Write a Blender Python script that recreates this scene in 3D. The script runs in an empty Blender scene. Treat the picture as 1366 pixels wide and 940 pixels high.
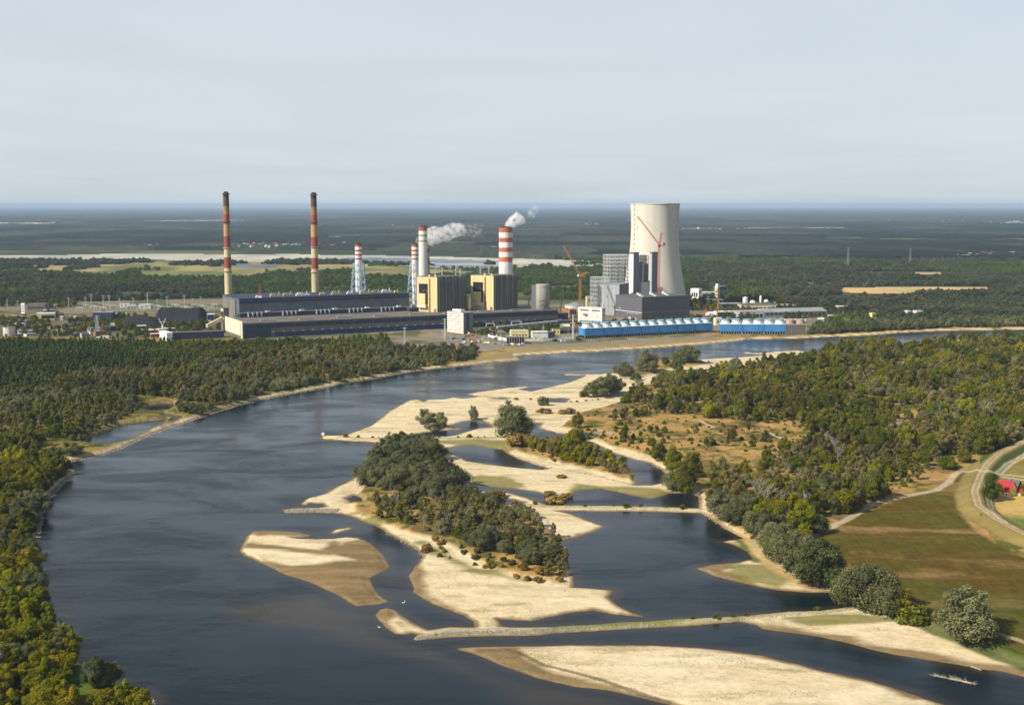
import bpy, math, random
import numpy as np
from mathutils import Vector, Matrix

S = bpy.context.scene
C = S.collection
R = math.radians
rng = np.random.default_rng(7)
random.seed(7)

# ------------------------------------------------------------------ camera, sky, sun
CAM_H, F, HOR, CX, CY = 178.0, 1650.0, 273.5, 683.0, 470.0
TH = math.atan((CY - HOR) / F)
CT, ST = math.cos(TH), math.sin(TH)
cam = bpy.data.cameras.new('camera')
cam.sensor_width = 36.0
cam.lens = F / 1366.0 * 36.0
cam.clip_start, cam.clip_end = 1.0, 400000.0
cam_o = bpy.data.objects.new('camera', cam)
C.objects.link(cam_o)
cam_o.location = (0, 0, CAM_H)
cam_o.rotation_euler = (R(90) - TH, 0, 0)
S.camera = cam_o

SUN_AZ, SUN_EL = R(180 + 61), R(38)          # compass angle from +Y towards +X
sv = Vector((math.sin(SUN_AZ) * math.cos(SUN_EL), math.cos(SUN_AZ) * math.cos(SUN_EL), math.sin(SUN_EL)))
sun = bpy.data.lights.new('sun', 'SUN')
sun.energy, sun.angle, sun.color = 5.0, R(0.55), (1.0, 0.93, 0.80)
sun_o = bpy.data.objects.new('sun', sun)
C.objects.link(sun_o)
sun_o.rotation_euler = sv.to_track_quat('Z', 'Y').to_euler()

W = bpy.data.worlds.new('World')
S.world = W
W.use_nodes = True
wn, wl = W.node_tree.nodes, W.node_tree.links
wn.clear()
w_out = wn.new('ShaderNodeOutputWorld')
w_bg = wn.new('ShaderNodeBackground')
w_sky = wn.new('ShaderNodeTexSky')
w_sky.sky_type = 'NISHITA'
w_sky.sun_disc = False
w_sky.sun_elevation, w_sky.sun_rotation = SUN_EL, SUN_AZ
w_sky.altitude, w_sky.air_density, w_sky.dust_density, w_sky.ozone_density = 180, 1.0, 2.2, 1.0
w_tc = wn.new('ShaderNodeTexCoord')
w_sep = wn.new('ShaderNodeSeparateXYZ')
w_max = wn.new('ShaderNodeMath'); w_max.operation = 'MAXIMUM'; w_max.inputs[1].default_value = 0.004
w_com = wn.new('ShaderNodeCombineXYZ')
wl.new(w_tc.outputs['Generated'], w_sep.inputs[0])
wl.new(w_sep.outputs[2], w_max.inputs[0])
wl.new(w_sep.outputs[0], w_com.inputs[0]); wl.new(w_sep.outputs[1], w_com.inputs[1]); wl.new(w_max.outputs[0], w_com.inputs[2])
wl.new(w_com.outputs[0], w_sky.inputs[0])
# thin high veil of cirrus over the whole sky: bands seen at a flat angle
w_div = wn.new('ShaderNodeMath'); w_div.operation = 'ADD'; w_div.inputs[1].default_value = 0.06
wl.new(w_max.outputs[0], w_div.inputs[0])
w_px = wn.new('ShaderNodeMath'); w_px.operation = 'DIVIDE'
w_py = wn.new('ShaderNodeMath'); w_py.operation = 'DIVIDE'
wl.new(w_sep.outputs[0], w_px.inputs[0]); wl.new(w_div.outputs[0], w_px.inputs[1])
wl.new(w_sep.outputs[1], w_py.inputs[0]); wl.new(w_div.outputs[0], w_py.inputs[1])
w_pl = wn.new('ShaderNodeCombineXYZ')
wl.new(w_px.outputs[0], w_pl.inputs[0]); wl.new(w_py.outputs[0], w_pl.inputs[1])
w_no = wn.new('ShaderNodeTexNoise'); w_no.inputs['Scale'].default_value = 0.40
w_no.inputs['Detail'].default_value = 5; w_no.inputs['Roughness'].default_value = 0.5
w_no.inputs['Distortion'].default_value = 0.6
wl.new(w_pl.outputs[0], w_no.inputs['Vector'])
w_ra = wn.new('ShaderNodeMapRange')
w_ra.inputs[1].default_value, w_ra.inputs[2].default_value = 0.3, 0.75
w_ra.inputs[3].default_value, w_ra.inputs[4].default_value = 0.74, 0.90
wl.new(w_no.outputs['Fac'], w_ra.inputs[0])
w_mix = wn.new('ShaderNodeMix'); w_mix.data_type = 'RGBA'
w_mix.inputs[7].default_value = (6.95, 7.6, 8.3, 1)
w_el = wn.new('ShaderNodeMapRange')
w_el.inputs[1].default_value, w_el.inputs[2].default_value = 0.14, 0.55
w_el.inputs[3].default_value, w_el.inputs[4].default_value = 1.0, 0.12
w_el.interpolation_type = 'SMOOTHSTEP'
wl.new(w_max.outputs[0], w_el.inputs[0])
w_mu = wn.new('ShaderNodeMath'); w_mu.operation = 'MULTIPLY'
wl.new(w_ra.outputs[0], w_mu.inputs[0]); wl.new(w_el.outputs[0], w_mu.inputs[1])
wl.new(w_mu.outputs[0], w_mix.inputs[0])
wl.new(w_sky.outputs[0], w_mix.inputs[6])
wl.new(w_mix.outputs[2], w_bg.inputs[0])
w_bg.inputs[1].default_value = 0.082
wl.new(w_bg.outputs[0], w_out.inputs[0])

S.view_settings.view_transform = 'Standard'
S.view_settings.look = 'None'
S.view_settings.exposure = 0.35
S.view_settings.gamma = 1.0
S.render.engine = 'CYCLES'
cy = S.cycles
cy.max_bounces, cy.diffuse_bounces, cy.glossy_bounces = 12, 2, 2
cy.transmission_bounces, cy.transparent_max_bounces, cy.volume_bounces = 3, 8, 10
cy.use_denoising = True
cy.denoiser = 'OPENIMAGEDENOISE'
cy.denoising_input_passes = 'RGB_ALBEDO_NORMAL'
cy.caustics_reflective = cy.caustics_refractive = False

# ------------------------------------------------------------------ map helpers (photo tracing -> metres on the ground)
def ground(px, py, z=0.0):
    """the point of the level z that was traced at (px, py)"""
    xr = (np.asarray(px, float) - CX) / F
    yr = (CY - np.asarray(py, float)) / F
    dz = yr * CT - ST
    t = (z - CAM_H) / dz
    return xr * t, (CT + yr * ST) * t

def topix(x, y, z=0.0):
    dep = y * CT + (CAM_H - z) * ST
    up = y * ST - (CAM_H - z) * CT
    return CX + F * x / dep, CY - F * up / dep

def zat(py, y):
    yr = (CY - py) / F
    return CAM_H + y * (yr * CT - ST) / (CT + yr * ST)

def xat(px, y, z=3.0):
    return (px - CX) / F * (y * CT + (CAM_H - z) * ST)

GL = 3.0                                        # level of the plain

def vnoise(x, y, seed=0):
    xi, yi = np.floor(x).astype(np.int64), np.floor(y).astype(np.int64)
    fx, fy = x - xi, y - yi
    fx, fy = fx * fx * (3 - 2 * fx), fy * fy * (3 - 2 * fy)
    def h(a, b):
        n = (a * 374761393 + b * 668265263 + seed * 1442695041) & 0xffffffff
        n = ((n ^ (n >> 13)) * 1274126177) & 0xffffffff
        return ((n ^ (n >> 16)) & 0xffff) / 65535.0
    return (h(xi, yi) * (1 - fx) + h(xi + 1, yi) * fx) * (1 - fy) + (h(xi, yi + 1) * (1 - fx) + h(xi + 1, yi + 1) * fx) * fy

def fbm(x, y, seed=0, octaves=4, gain=0.5):
    s, a, t = 0.0, 1.0, 0.0
    for o in range(octaves):
        s = s + a * vnoise(x * 2 ** o, y * 2 ** o, seed + o * 17)
        t += a
        a *= gain
    return s / t

def sstep(a, b, v):
    t = np.clip((v - a) / (b - a), 0, 1)
    return t * t * (3 - 2 * t)

def inpoly(x, y, poly):
    ins = np.zeros(x.shape, bool)
    n = len(poly)
    for i in range(n):
        x0, y0 = poly[i]; x1, y1 = poly[(i + 1) % n]
        if y0 == y1: continue
        c = ((y0 > y) != (y1 > y)) & (x < (x1 - x0) * (y - y0) / (y1 - y0) + x0)
        ins ^= c
    return ins

def sdf(x, y, poly, reach=60.0):
    """signed distance in metres (inside > 0) to a traced outline"""
    g = [ground(a, max(b, 420.0)) for a, b in poly]
    g = [(float(a), float(b)) for a, b in g]
    out = np.full(x.shape, -reach)
    gx = [a for a, b in g]; gy = [b for a, b in g]
    m = (x > min(gx) - reach) & (x < max(gx) + reach) & (y > min(gy) - reach) & (y < max(gy) + reach)
    X, Y = x[m], y[m]
    if X.size == 0: return out
    d2 = np.full(X.shape, reach * reach)
    n = len(g)
    for i in range(n):
        ax, ay = g[i]; bx, by = g[(i + 1) % n]
        ex, ey = bx - ax, by - ay
        L2 = ex * ex + ey * ey
        if L2 < 1e-6: continue
        k = (X > min(ax, bx) - reach) & (X < max(ax, bx) + reach) & (Y > min(ay, by) - reach) & (Y < max(ay, by) + reach)
        if not k.any(): continue
        xx, yy = X[k] - ax, Y[k] - ay
        t = np.clip((xx * ex + yy * ey) / L2, 0, 1)
        q = (xx - t * ex) ** 2 + (yy - t * ey) ** 2
        d2[k] = np.minimum(d2[k], q)
    d = np.sqrt(d2)
    ins = inpoly(X, Y, g)
    out[m] = np.where(ins, d, -d)
    return out

# ------------------------------------------------------------------ traced outlines
LEFT_LINE = [(206, 942), (203, 931), (176, 919), (152, 913), (128, 898), (119, 889), (106, 876), (103, 863), (113, 858), (100, 856), (89, 842), (85, 830), (67, 816), (70, 806), (61, 797), (54, 782), (57, 770), (52, 749), (48, 731), (53, 702), (57, 684), (59, 671), (65, 663), (86, 642), (95, 635), (108, 630), (98, 629), (89, 628), (82, 621), (95, 614), (115, 610), (138, 605), (161, 597), (184, 586), (207, 576), (230, 568), (258, 559), (287, 549), (316, 540), (336, 535.5), (364, 529), (397, 523), (425, 518), (461, 509.5), (495, 505), (531, 498), (564, 493), (600, 489), (634, 486), (656, 483), (680, 481.7), (695.6, 479.5), (687, 477), (688.5, 474), (718, 472.5), (743, 471), (769, 469.5), (796, 469), (813, 467), (860, 464.6), (908, 461), (943, 458.5), (969, 456), (987, 454.4), (992, 452.7), (1060, 451.4), (1100, 449.5), (1160, 447), (1200, 443.5), (1256, 441), (1366, 439.4), (1500, 436), (1900, 430)]
LAND_L = LEFT_LINE + [(1900, 421), (-900, 421), (-900, 1200), (230, 1200)]
LAND_R = [(1900, 437), (1500, 446), (1366, 450), (1277, 452.6), (1234, 455), (1214, 457.7), (1198, 462.5), (1152, 460), (1149, 464), (1110, 469), (1079, 470), (1065, 467.3), (1034, 469), (1013, 471), (996, 470), (983, 470.8), (1004, 472), (1022, 473.5), (996, 476), (969, 477.5), (943, 479), (932, 479.7), (904, 480), (873, 483), (841, 493), (823, 496), (820, 497.5), (796, 499), (778, 499.7), (752, 498.8), (752, 500.6), (780, 501), (776, 503.5), (758, 510.5), (734, 516), (709, 522), (695, 520), (707, 516.7), (704, 515), (674, 517.6), (658, 520), (635, 523), (623, 526), (640, 529), (626, 531), (617, 531.6), (604, 530), (592, 532.5), (569, 533.5), (566, 536), (559, 533), (545, 534), (532, 541), (518, 549), (508, 558), (495, 567.6), (478, 574), (462, 580), (448, 580.8), (430, 581), (431, 585.5), (460, 588), (481, 589), (499, 590), (501, 594), (504, 599), (500, 612), (490, 624), (478, 634), (464, 642), (449, 649), (432, 658), (409, 665), (402, 671), (404, 674), (410, 673), (412.5, 670.5), (423, 671), (434, 675.7), (423, 677.5), (391, 678), (377, 681), (388, 683.5), (423, 683.8), (455, 685), (469, 689), (484, 695), (495, 699.4), (511, 707), (514, 709), (529, 717.6), (550, 729), (559, 735), (563, 742), (557, 751), (545, 767.7), (547, 775.6), (552, 784), (551, 789.6), (564, 797.5), (578, 806), (600, 813), (621, 821), (633, 829), (632, 836), (600, 836), (571, 840), (554, 832), (536, 821), (526.6, 812.5), (515, 810), (506, 813), (500, 819.5), (504.6, 826.5), (515, 837), (526.6, 845), (538, 846), (550, 844), (560, 847), (552, 853), (578, 852), (603, 849.5), (656, 848), (720, 847), (736, 844), (831, 839), (911, 835), (960, 831), (985, 829), (1010, 834), (1019, 839), (1054, 843), (1093, 849), (1123, 855), (1159, 865), (1194, 873), (1233, 879), (1278, 886), (1308, 892), (1337, 895), (1366, 902), (1450, 920), (1600, 960), (1900, 1000)]
LAND_MID = [(319, 734.6), (323, 726), (329, 716), (338.6, 708), (374, 708), (398, 710), (414, 714), (405, 716), (388, 716), (398, 718), (423, 719), (446, 718), (461.6, 716), (479, 717), (497, 726.6), (509, 739), (513.5, 745), (519.6, 755.6), (507, 763.5), (493, 770.5), (495, 777.6), (504, 791.6), (518.6, 802), (506, 805.5), (475.5, 808), (443.6, 790), (434, 786), (412.5, 776), (384, 767), (361.5, 757), (340, 747), (326, 741)]
LAND_MINI = [(440, 711), (446, 706.5), (467, 702.5), (471, 705), (446, 712)]
LAND_S = [(607, 864.5), (640, 862), (681, 862), (780, 860), (863, 860), (927, 863), (975, 868), (1019, 874), (1069, 886), (1099, 895), (1147, 904), (1188, 916), (1233, 931), (1263, 940), (1330, 966), (1400, 1000), (1300, 1100), (1060, 1010), (985, 968), (895, 940), (863, 932), (815, 921), (768, 916), (720, 905), (672, 889), (640, 874.5)]
BARS = [[(1150, 460.5), (1175, 460), (1198, 462.3), (1190, 464), (1160, 463)], [(800, 498), (818, 496), (822, 497), (808, 499.4)], [(885, 681), (866, 684), (862, 682), (874, 680)], [(851, 691), (866, 689.5), (875, 692), (862, 694)]]
WATERS = {
 'lagoon': [(745, 681.5), (804, 681.7), (874, 682.5), (933, 684), (940, 687), (956, 697), (975, 709), (991, 718), (962, 722), (978, 726), (997, 736), (1004, 745), (985, 750), (953, 753), (930, 758), (953, 768), (991, 777), (1016, 783), (1040, 787), (1078, 790), (1105, 790), (1129, 797), (1139, 808), (1099, 814), (1054, 815.5), (1020, 818), (959, 823), (905, 825), (863, 828), (831, 829.5), (780, 834), (736, 836), (680, 836), (670, 835), (663, 825), (694, 827), (710, 828), (732, 822), (768, 815.5), (793, 814), (819, 819), (863, 823), (844, 817), (822, 806), (812, 796), (820, 787), (787, 784.5), (763, 783.6), (763, 767.6), (758, 748.5), (752, 732), (748.5, 720), (768, 716.6), (793, 708.6), (806, 702), (784, 694), (761, 685)],
 'channel': [(612, 642), (644, 648), (667, 650), (688, 652.5), (710, 655), (724, 658), (736, 660), (750, 664), (759, 660), (776, 652), (804, 652), (827, 657), (846, 661), (865, 665), (874, 664), (893, 658), (916, 657), (930, 662), (933, 671), (932, 678.5), (905, 677.5), (874, 676), (804, 674.3), (734, 674), (722, 670.5), (704, 664), (691, 660), (674, 656), (658, 655), (635, 655), (612, 653)],
 'pool': [(659, 669), (663, 665.5), (682, 666), (698, 669.7), (694, 672.6), (663, 672.4)],
 'pond': [(600, 598), (610.5, 595), (632, 593.5), (649, 597), (670, 600), (677, 605.5), (691, 612.5), (712, 619.5), (734, 625), (723, 626.4), (695, 624.4), (674, 622), (653, 619.5), (623, 615), (616, 610), (602, 604.6)],
 'arm': [(698, 565), (722, 564), (716, 571), (740, 578), (762, 580), (792, 592), (818, 604), (846, 613), (865, 617), (883.5, 627), (894, 638), (888, 643), (869.5, 647), (848, 647), (850, 638), (844, 628.5), (832, 617), (812, 608), (780, 600), (740, 588), (705, 583), (684, 582), (682, 572)],
 'inlet': [(596, 568.5), (618.6, 562), (640, 560), (655.5, 567.5), (656, 570), (636, 571.5), (624, 575), (608, 580), (596, 582), (569, 582), (534, 582), (550, 579), (578, 575.5), (620, 571.8), (606, 569.8)],
 'puddle': [(732, 532.5), (749, 531), (757, 532.5), (753, 537), (733.5, 536.3)],
 'puddle2': [(655, 531.8), (668, 530), (680, 531), (672, 532.6)],
 'bay': [(900, 505.5), (912, 504), (915, 505.5), (906, 507)],
 'pond_left': [(115, 589), (121, 582), (138, 575), (161, 566), (187, 563), (224, 559), (218, 566), (198, 574), (178, 585), (161, 591), (144, 594), (126, 593)],
 'pond_left2': [(187, 543), (207, 539), (230, 538), (233, 541), (224, 548), (207, 549), (190, 548)],
 'ditch': [(218, 551), (244, 555.5), (240, 559), (222, 557)],
 'cove': [(424, 672), (430, 671), (434, 675), (418, 674.5)],
 'cove2': [(462, 664), (472, 660.5), (482, 664), (484, 670), (470, 671)],
}
HIGH = [
 [(a - 3, b - 0.6) for a, b in LEFT_LINE] + [(1900, 421), (-900, 421), (-900, 1200), (230, 1200)],
 [(1900, 440), (1500, 448), (1366, 452), (1277, 455), (1215, 460), (1150, 466), (1090, 472), (1040, 486), (985, 489), (975, 500), (945, 500), (905, 505), (880, 510), (850, 520), (835, 535), (800, 545), (775, 552), (755, 563), (748, 572), (775, 582), (818, 599), (865, 612), (890, 625), (905, 640), (925, 652), (940, 668), (950, 683), (972, 705), (1000, 717), (1025, 727), (1050, 745), (1085, 765), (1120, 783), (1150, 802), (1195, 818), (1240, 838), (1290, 858), (1366, 887), (1600, 930), (1900, 950)],
 [(830, 492), (850, 488), (873, 481), (905, 479), (935, 481), (945, 487), (915, 492), (880, 498), (850, 506), (830, 508), (824, 500)],
 [(486, 648), (500, 612), (515, 600), (560, 598), (600, 620), (615, 650), (640, 665), (680, 680), (720, 700), (745, 720), (757, 760), (758, 776), (735, 780), (690, 775), (650, 762), (600, 735), (570, 722), (530, 712), (505, 700), (475, 684), (468, 672)],
 [(672, 590), (700, 580), (740, 586), (790, 598), (825, 612), (845, 632), (847, 644), (820, 640), (790, 632), (750, 622), (720, 614), (690, 606)],
]
SAND_IN = [[(885, 497), (900, 491), (920, 492), (925, 497), (905, 502)], [(940, 492), (975, 489), (978, 500), (960, 504), (945, 502)], [(985, 488), (1030, 482), (1032, 488), (1000, 492)]]
MEADOW = [(1085, 722), (1100, 712), (1150, 690), (1200, 672), (1262, 652), (1283, 633), (1300, 640), (1280, 665), (1280, 690), (1300, 712), (1330, 732), (1366, 749), (1480, 775), (1480, 905), (1366, 880), (1330, 862), (1290, 850), (1230, 828), (1200, 808), (1150, 775), (1110, 745)]
LEVEE = [(1500, 555), (1366, 599), (1333, 615), (1316, 630), (1307, 646), (1299.5, 667), (1304.6, 687), (1328, 704.7), (1366, 726), (1500, 775)]
ROADS = [
 (LEVEE, 1.6, (0.40, 0.32, 0.20)),
 ([(1316.5, 655), (1318, 668), (1321, 686), (1331, 702), (1340, 710)], 1.3, (0.42, 0.34, 0.21)),
 ([(1080, 722), (1090, 718), (1111, 707.6), (1135, 696), (1161, 680), (1178, 673), (1223, 664.5), (1248, 659), (1265, 649), (1274, 637.7), (1282, 633), (1299, 636), (1310, 639.5), (1336, 637.7), (1366, 640.5), (1500, 650)], 1.5, (0.46, 0.38, 0.26)),
 ([(1331, 638), (1344.5, 625), (1366, 612.5), (1450, 572)], 1.7, (0.46, 0.38, 0.26)),
 ([(1338, 641), (1366, 645), (1450, 654)], 1.6, (0.45, 0.38, 0.27)),
 ([(1336, 855), (1366, 866), (1420, 880)], 0.8, (0.4, 0.33, 0.2)),
]
CORN = [(1326, 668), (1345, 665), (1480, 668), (1480, 735), (1366, 714), (1338, 698), (1327, 684)]

# ------------------------------------------------------------------ terrain: one sheet, fine where the photo is fine
def arange(a, b, s): return list(np.arange(a, b, s))
PXS = np.array([-9000, -5000, -3000, -1800, -1100, -700, -450, -300, -220] + arange(-170, 1537, 1.5) + [1590, 1680, 1800, 2000, 2500, 3300, 4600, 7000, 10500], float)
PYS = np.array([277.15, 277.4, 277.8, 278.3, 279] + arange(280, 330, 1.6) + arange(330, 430, 1.0) + arange(430, 500, 0.75) + arange(500, 720, 1.0) + arange(720, 982, 1.3) + [990, 1010, 1050, 1120, 1250, 1500, 2000, 3000], float)
NX, NY = len(PXS), len(PYS)
GPX, GPY = np.meshgrid(PXS, PYS)
GX, GY = ground(GPX, GPY)

near = GPY > 420
NXr, NYr = GX[near], GY[near]
def nz(l, seed, octv=4): return fbm(NXr / l, NYr / l, seed, octv)

sdl = np.full(NXr.shape, -60.0)
for p in [LAND_L, LAND_R, LAND_MID, LAND_MINI, LAND_S] + BARS:
    sdl = np.maximum(sdl, sdf(NXr, NYr, p))
sdw = np.full(NXr.shape, -60.0)
for k, p in WATERS.items():
    sdw = np.maximum(sdw, sdf(NXr, NYr, p))
sd = np.minimum(sdl, -sdw)
rough = np.clip(np.abs(sd) / 3.0, 0.38, 1.0)
sd = sd + ((nz(26, 3) - 0.5) * 4.5 + (nz(6, 5) - 0.5) * 2.2) * rough
hd = np.full(NXr.shape, -60.0)
for p in HIGH: hd = np.maximum(hd, sdf(NXr, NYr, p))
hd = hd + ((nz(18, 8) - 0.5) * 9 + (nz(5, 9) - 0.5) * 3) * np.where((GPY[near] < 492) & (GPX[near] > 560), 0.3, 1.0)
for p in SAND_IN: hd = np.minimum(hd, -sdf(NXr, NYr, p))
hi = sstep(-1.0, 4.0, hd) * sstep(0.0, 3.0, sd)

hz = np.where(sd > 0, np.minimum(0.16 * sd, 0.55 + 0.02 * sd), np.maximum(-2.0, 0.14 * sd))
hz = np.minimum(hz, 1.2)
# smooth ripples and swales of the bars
hz = hz + np.where(sd > 2, (nz(22, 12) - 0.5) * 0.5 + (nz(7, 13) - 0.5) * 0.22, 0)
hz = hz + hi * (1.6 + (nz(30, 14) - 0.5) * 1.2 + (nz(4, 15) - 0.5) * 0.5)
hz = hz * 1.0

def polyline_d(X, Y, line, reach):
    g = [tuple(map(float, ground(a, b))) for a, b in line]
    d2 = np.full(X.shape, reach * reach)
    for (ax, ay), (bx, by) in zip(g, g[1:]):
        ex, ey = bx - ax, by - ay
        k = (X > min(ax, bx) - reach) & (X < max(ax, bx) + reach) & (Y > min(ay, by) - reach) & (Y < max(ay, by) + reach)
        if not k.any(): continue
        xx, yy = X[k] - ax, Y[k] - ay
        t = np.clip((xx * ex + yy * ey) / (ex * ex + ey * ey), 0, 1)
        d2[k] = np.minimum(d2[k], (xx - t * ex) ** 2 + (yy - t * ey) ** 2)
    return np.sqrt(d2)

lev = polyline_d(NXr, NYr, LEVEE, 30)
hz = hz + 3.0 * (1 - sstep(2.2, 11.0, lev))

# low stone dykes stand up a little as ridges
DYKES = [
 [(554, 850), (578, 847), (603, 843.5), (640, 842.5), (700, 842), (736, 840), (785, 836.5), (831, 834.2), (905, 829.8), (960, 827), (1020, 822.5), (1054, 820), (1099, 818), (1140, 812)],
 [(700, 674), (734, 676.6), (804, 677.2), (874, 678.6), (933, 680.8)],
 [(431, 583.3), (460, 584.5), (482, 585.8), (525, 586), (600, 585.6), (660, 585.5)],
 [(380, 681), (400, 680.6), (424, 680.6), (450, 681)],
]
dyk = np.full(NXr.shape, 30.0)
for l in DYKES: dyk = np.minimum(dyk, polyline_d(NXr, NYr, l, 30))
hz = np.where(sd > -0.5, hz + 0.6 * (1 - sstep(0.6, 2.6, dyk)), hz)

far_h = np.full(GX.shape, GL)
far_h[near] = hz
# blend to the flat plain away from the river
bl = sstep(436, 424, GPY)
HZ = far_h * (1 - bl) + GL * bl
# height look-up for everything that stands on the land
def gh(x, y):
    px, py = topix(np.asarray(x, float), np.asarray(y, float))
    i = np.clip(np.interp(px, PXS, np.arange(NX)), 0, NX - 1.001)
    j = np.clip(np.interp(py, PYS, np.arange(NY)), 0, NY - 1.001)
    i0, j0 = i.astype(int), j.astype(int)
    a, b = i - i0, j - j0
    return (HZ[j0, i0] * (1 - a) + HZ[j0, i0 + 1] * a) * (1 - b) + (HZ[j0 + 1, i0] * (1 - a) + HZ[j0 + 1, i0 + 1] * a) * b

# ------------------------------------------------------------------ what covers the ground (albedo per point)
def lerp(a, b, t): return a + (np.asarray(b) - a) * t[:, None]
n_big, n_mid, n_fine = nz(60, 21), nz(16, 22), nz(3.2, 23, 3)
nstr = fbm(NXr / 70, NYr / 9, 24, 4)                      # long flood-laid streaks
sand = np.ones((NXr.size, 3)) * np.array([0.57, 0.465, 0.285])
sand *= (0.90 + 0.2 * nstr)[:, None]
sand = lerp(sand, [0.34, 0.28, 0.17], sstep(0.56, 0.70, n_mid * 0.5 + nstr * 0.5) * 0.55)
# thin green-brown growth on the sand
grow = sstep(0.60, 0.72, fbm(NXr / 26, NYr / 8, 31, 5)) * sstep(2, 6, sd)
sand = lerp(sand, [0.22, 0.20, 0.07], grow * 0.45)
# strand lines left by the falling river
sl = np.abs(((sd + (n_mid - 0.5) * 9 + (n_fine - 0.5) * 1.2) / 6.5) % 1.0 - 0.5)
sand = lerp(sand, [0.36, 0.285, 0.165], (1 - sstep(0.015, 0.07, sl)) * sstep(1, 4, sd) * sstep(0.35, 0.6, nz(30, 33)) * 0.5)
sand = lerp(sand, [0.64, 0.55, 0.37], sstep(0.52, 0.70, fbm(NXr / 55, NYr / 18, 34, 4)) * 0.5)
sand *= (0.93 + 0.14 * nz(1.6, 35, 2))[:, None]
# wet margin
wet = 1 - sstep(0.6, 3.2 + 3 * (n_mid - 0.4), sd + (n_fine - 0.5) * 1.5)
WETP = [[(321, 729), (329, 724), (370, 729), (420, 735), (455, 741), (425, 742), (380, 736), (330, 732)],
        [(425, 735), (446, 722), (455, 728), (480, 719), (500, 727), (522, 756), (497, 778), (521, 803), (476, 809), (434, 789), (384, 769), (345, 751), (350, 747), (390, 755), (420, 753), (470, 748)],
        [(336, 708), (374, 708), (414, 713.5), (410, 716.5), (360, 713), (345, 716)],
        [(603, 864), (690, 861), (730, 865), (700, 868), (704, 880), (745, 898), (800, 912), (850, 927), (815, 923), (768, 918), (720, 907), (672, 891), (640, 876)],
        [(500, 812), (520, 809), (528, 818), (522, 836), (530, 847), (515, 838), (503, 827)],
        [(551, 744), (563, 742), (564, 765), (566, 790), (600, 808), (640, 830), (600, 815), (545, 790)],
        [(928, 757), (985, 748), (1006, 745), (985, 754), (970, 763), (1010, 780), (990, 778), (950, 769)],
        [(1010, 833), (1060, 838), (1125, 850), (1200, 866), (1290, 882), (1366, 893), (1480, 915), (1480, 935), (1366, 906), (1240, 884), (1120, 860), (1010, 842)],
        [(880, 860), (930, 862), (1019, 873), (1150, 903), (1240, 930), (1220, 934), (1130, 906), (1060, 888), (1010, 876), (930, 866)]]
wsd = np.full(NXr.shape, -60.0)
for p in WETP: wsd = np.maximum(wsd, sdf(NXr, NYr, p))
wetp = sstep(-2.5, 3.0, wsd + (nstr - 0.5) * 9)
wet = np.clip(np.maximum(wet, wetp), 0, 1)
wetcol = np.ones_like(sand) * np.array([0.185, 0.130, 0.062]) * (0.45 + 0.6 * nstr + 0.6 * fbm(NXr / 26, NYr / 3.5, 36, 4))[:, None]
sand = sand * (1 - wet[:, None]) + wetcol * wet[:, None]
RIDGE = [[(676, 867), (700, 876), (725, 889), (760, 897), (800, 908), (850, 925), (890, 937)]]
for l in RIDGE:
    rd = polyline_d(NXr, NYr, l, 12)
    sand = lerp(sand, [0.12, 0.085, 0.045], (1 - sstep(0.3, 1.5, rd + (n_fine - 0.5) * 1.4)) * 0.8)
ALG = [[(760, 660), (776, 652), (827, 657), (846, 661), (866, 665), (893, 658), (880, 652), (840, 650), (800, 649), (770, 647)],
       [(617, 640), (640, 634), (690, 640), (700, 650), (680, 652), (640, 648)],
       [(960, 765), (990, 753), (1020, 755), (1060, 775), (1040, 786), (1000, 778)],
       [(1050, 826), (1090, 818), (1150, 818), (1190, 828), (1150, 834), (1080, 836)],
       [(520, 690), (560, 690), (590, 700), (560, 712), (500, 700), (470, 686)],
       [(560, 724), (600, 740), (640, 760), (700, 776), (640, 768), (595, 752), (565, 735)],
       [(720, 838), (830, 826), (905, 825), (905, 829), (830, 834), (740, 841)],
       [(640, 586), (690, 590), (700, 600), (672, 602), (640, 596), (600, 594), (560, 590)]]
asd = np.full(NXr.shape, -60.0)
for p in ALG: asd = np.maximum(asd, sdf(NXr, NYr, p))
alg = sstep(-3, 3, asd + (nstr - 0.5) * 14) * sstep(0.2, 1.5, sd)
sand = lerp(sand, [0.145, 0.135, 0.026], alg * 0.8)
TANB = [[(940, 684), (975, 706), (1020, 722), (1060, 752), (1080, 768), (1105, 785), (1085, 788), (1040, 770), (1010, 752), (1000, 738), (975, 716), (955, 700)]]
for p in TANB: sand = lerp(sand, np.array([0.40, 0.275, 0.115]), sstep(-2, 2, sdf(NXr, NYr, p) + (n_mid - 0.5) * 8) * 0.8)
GRNB = [[(1145, 812), (1190, 826), (1250, 852), (1300, 872), (1366, 897), (1480, 930), (1480, 900), (1366, 878), (1330, 862), (1290, 850), (1230, 832), (1190, 812)], [(940, 688), (960, 700), (990, 722), (1005, 742), (1015, 752), (1003, 752), (985, 725), (960, 706)]]
for p in GRNB: sand = lerp(sand, np.array([0.050, 0.080, 0.008]), sstep(-2, 2, sdf(NXr, NYr, p) + (n_mid - 0.5) * 6) * 0.85)
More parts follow.
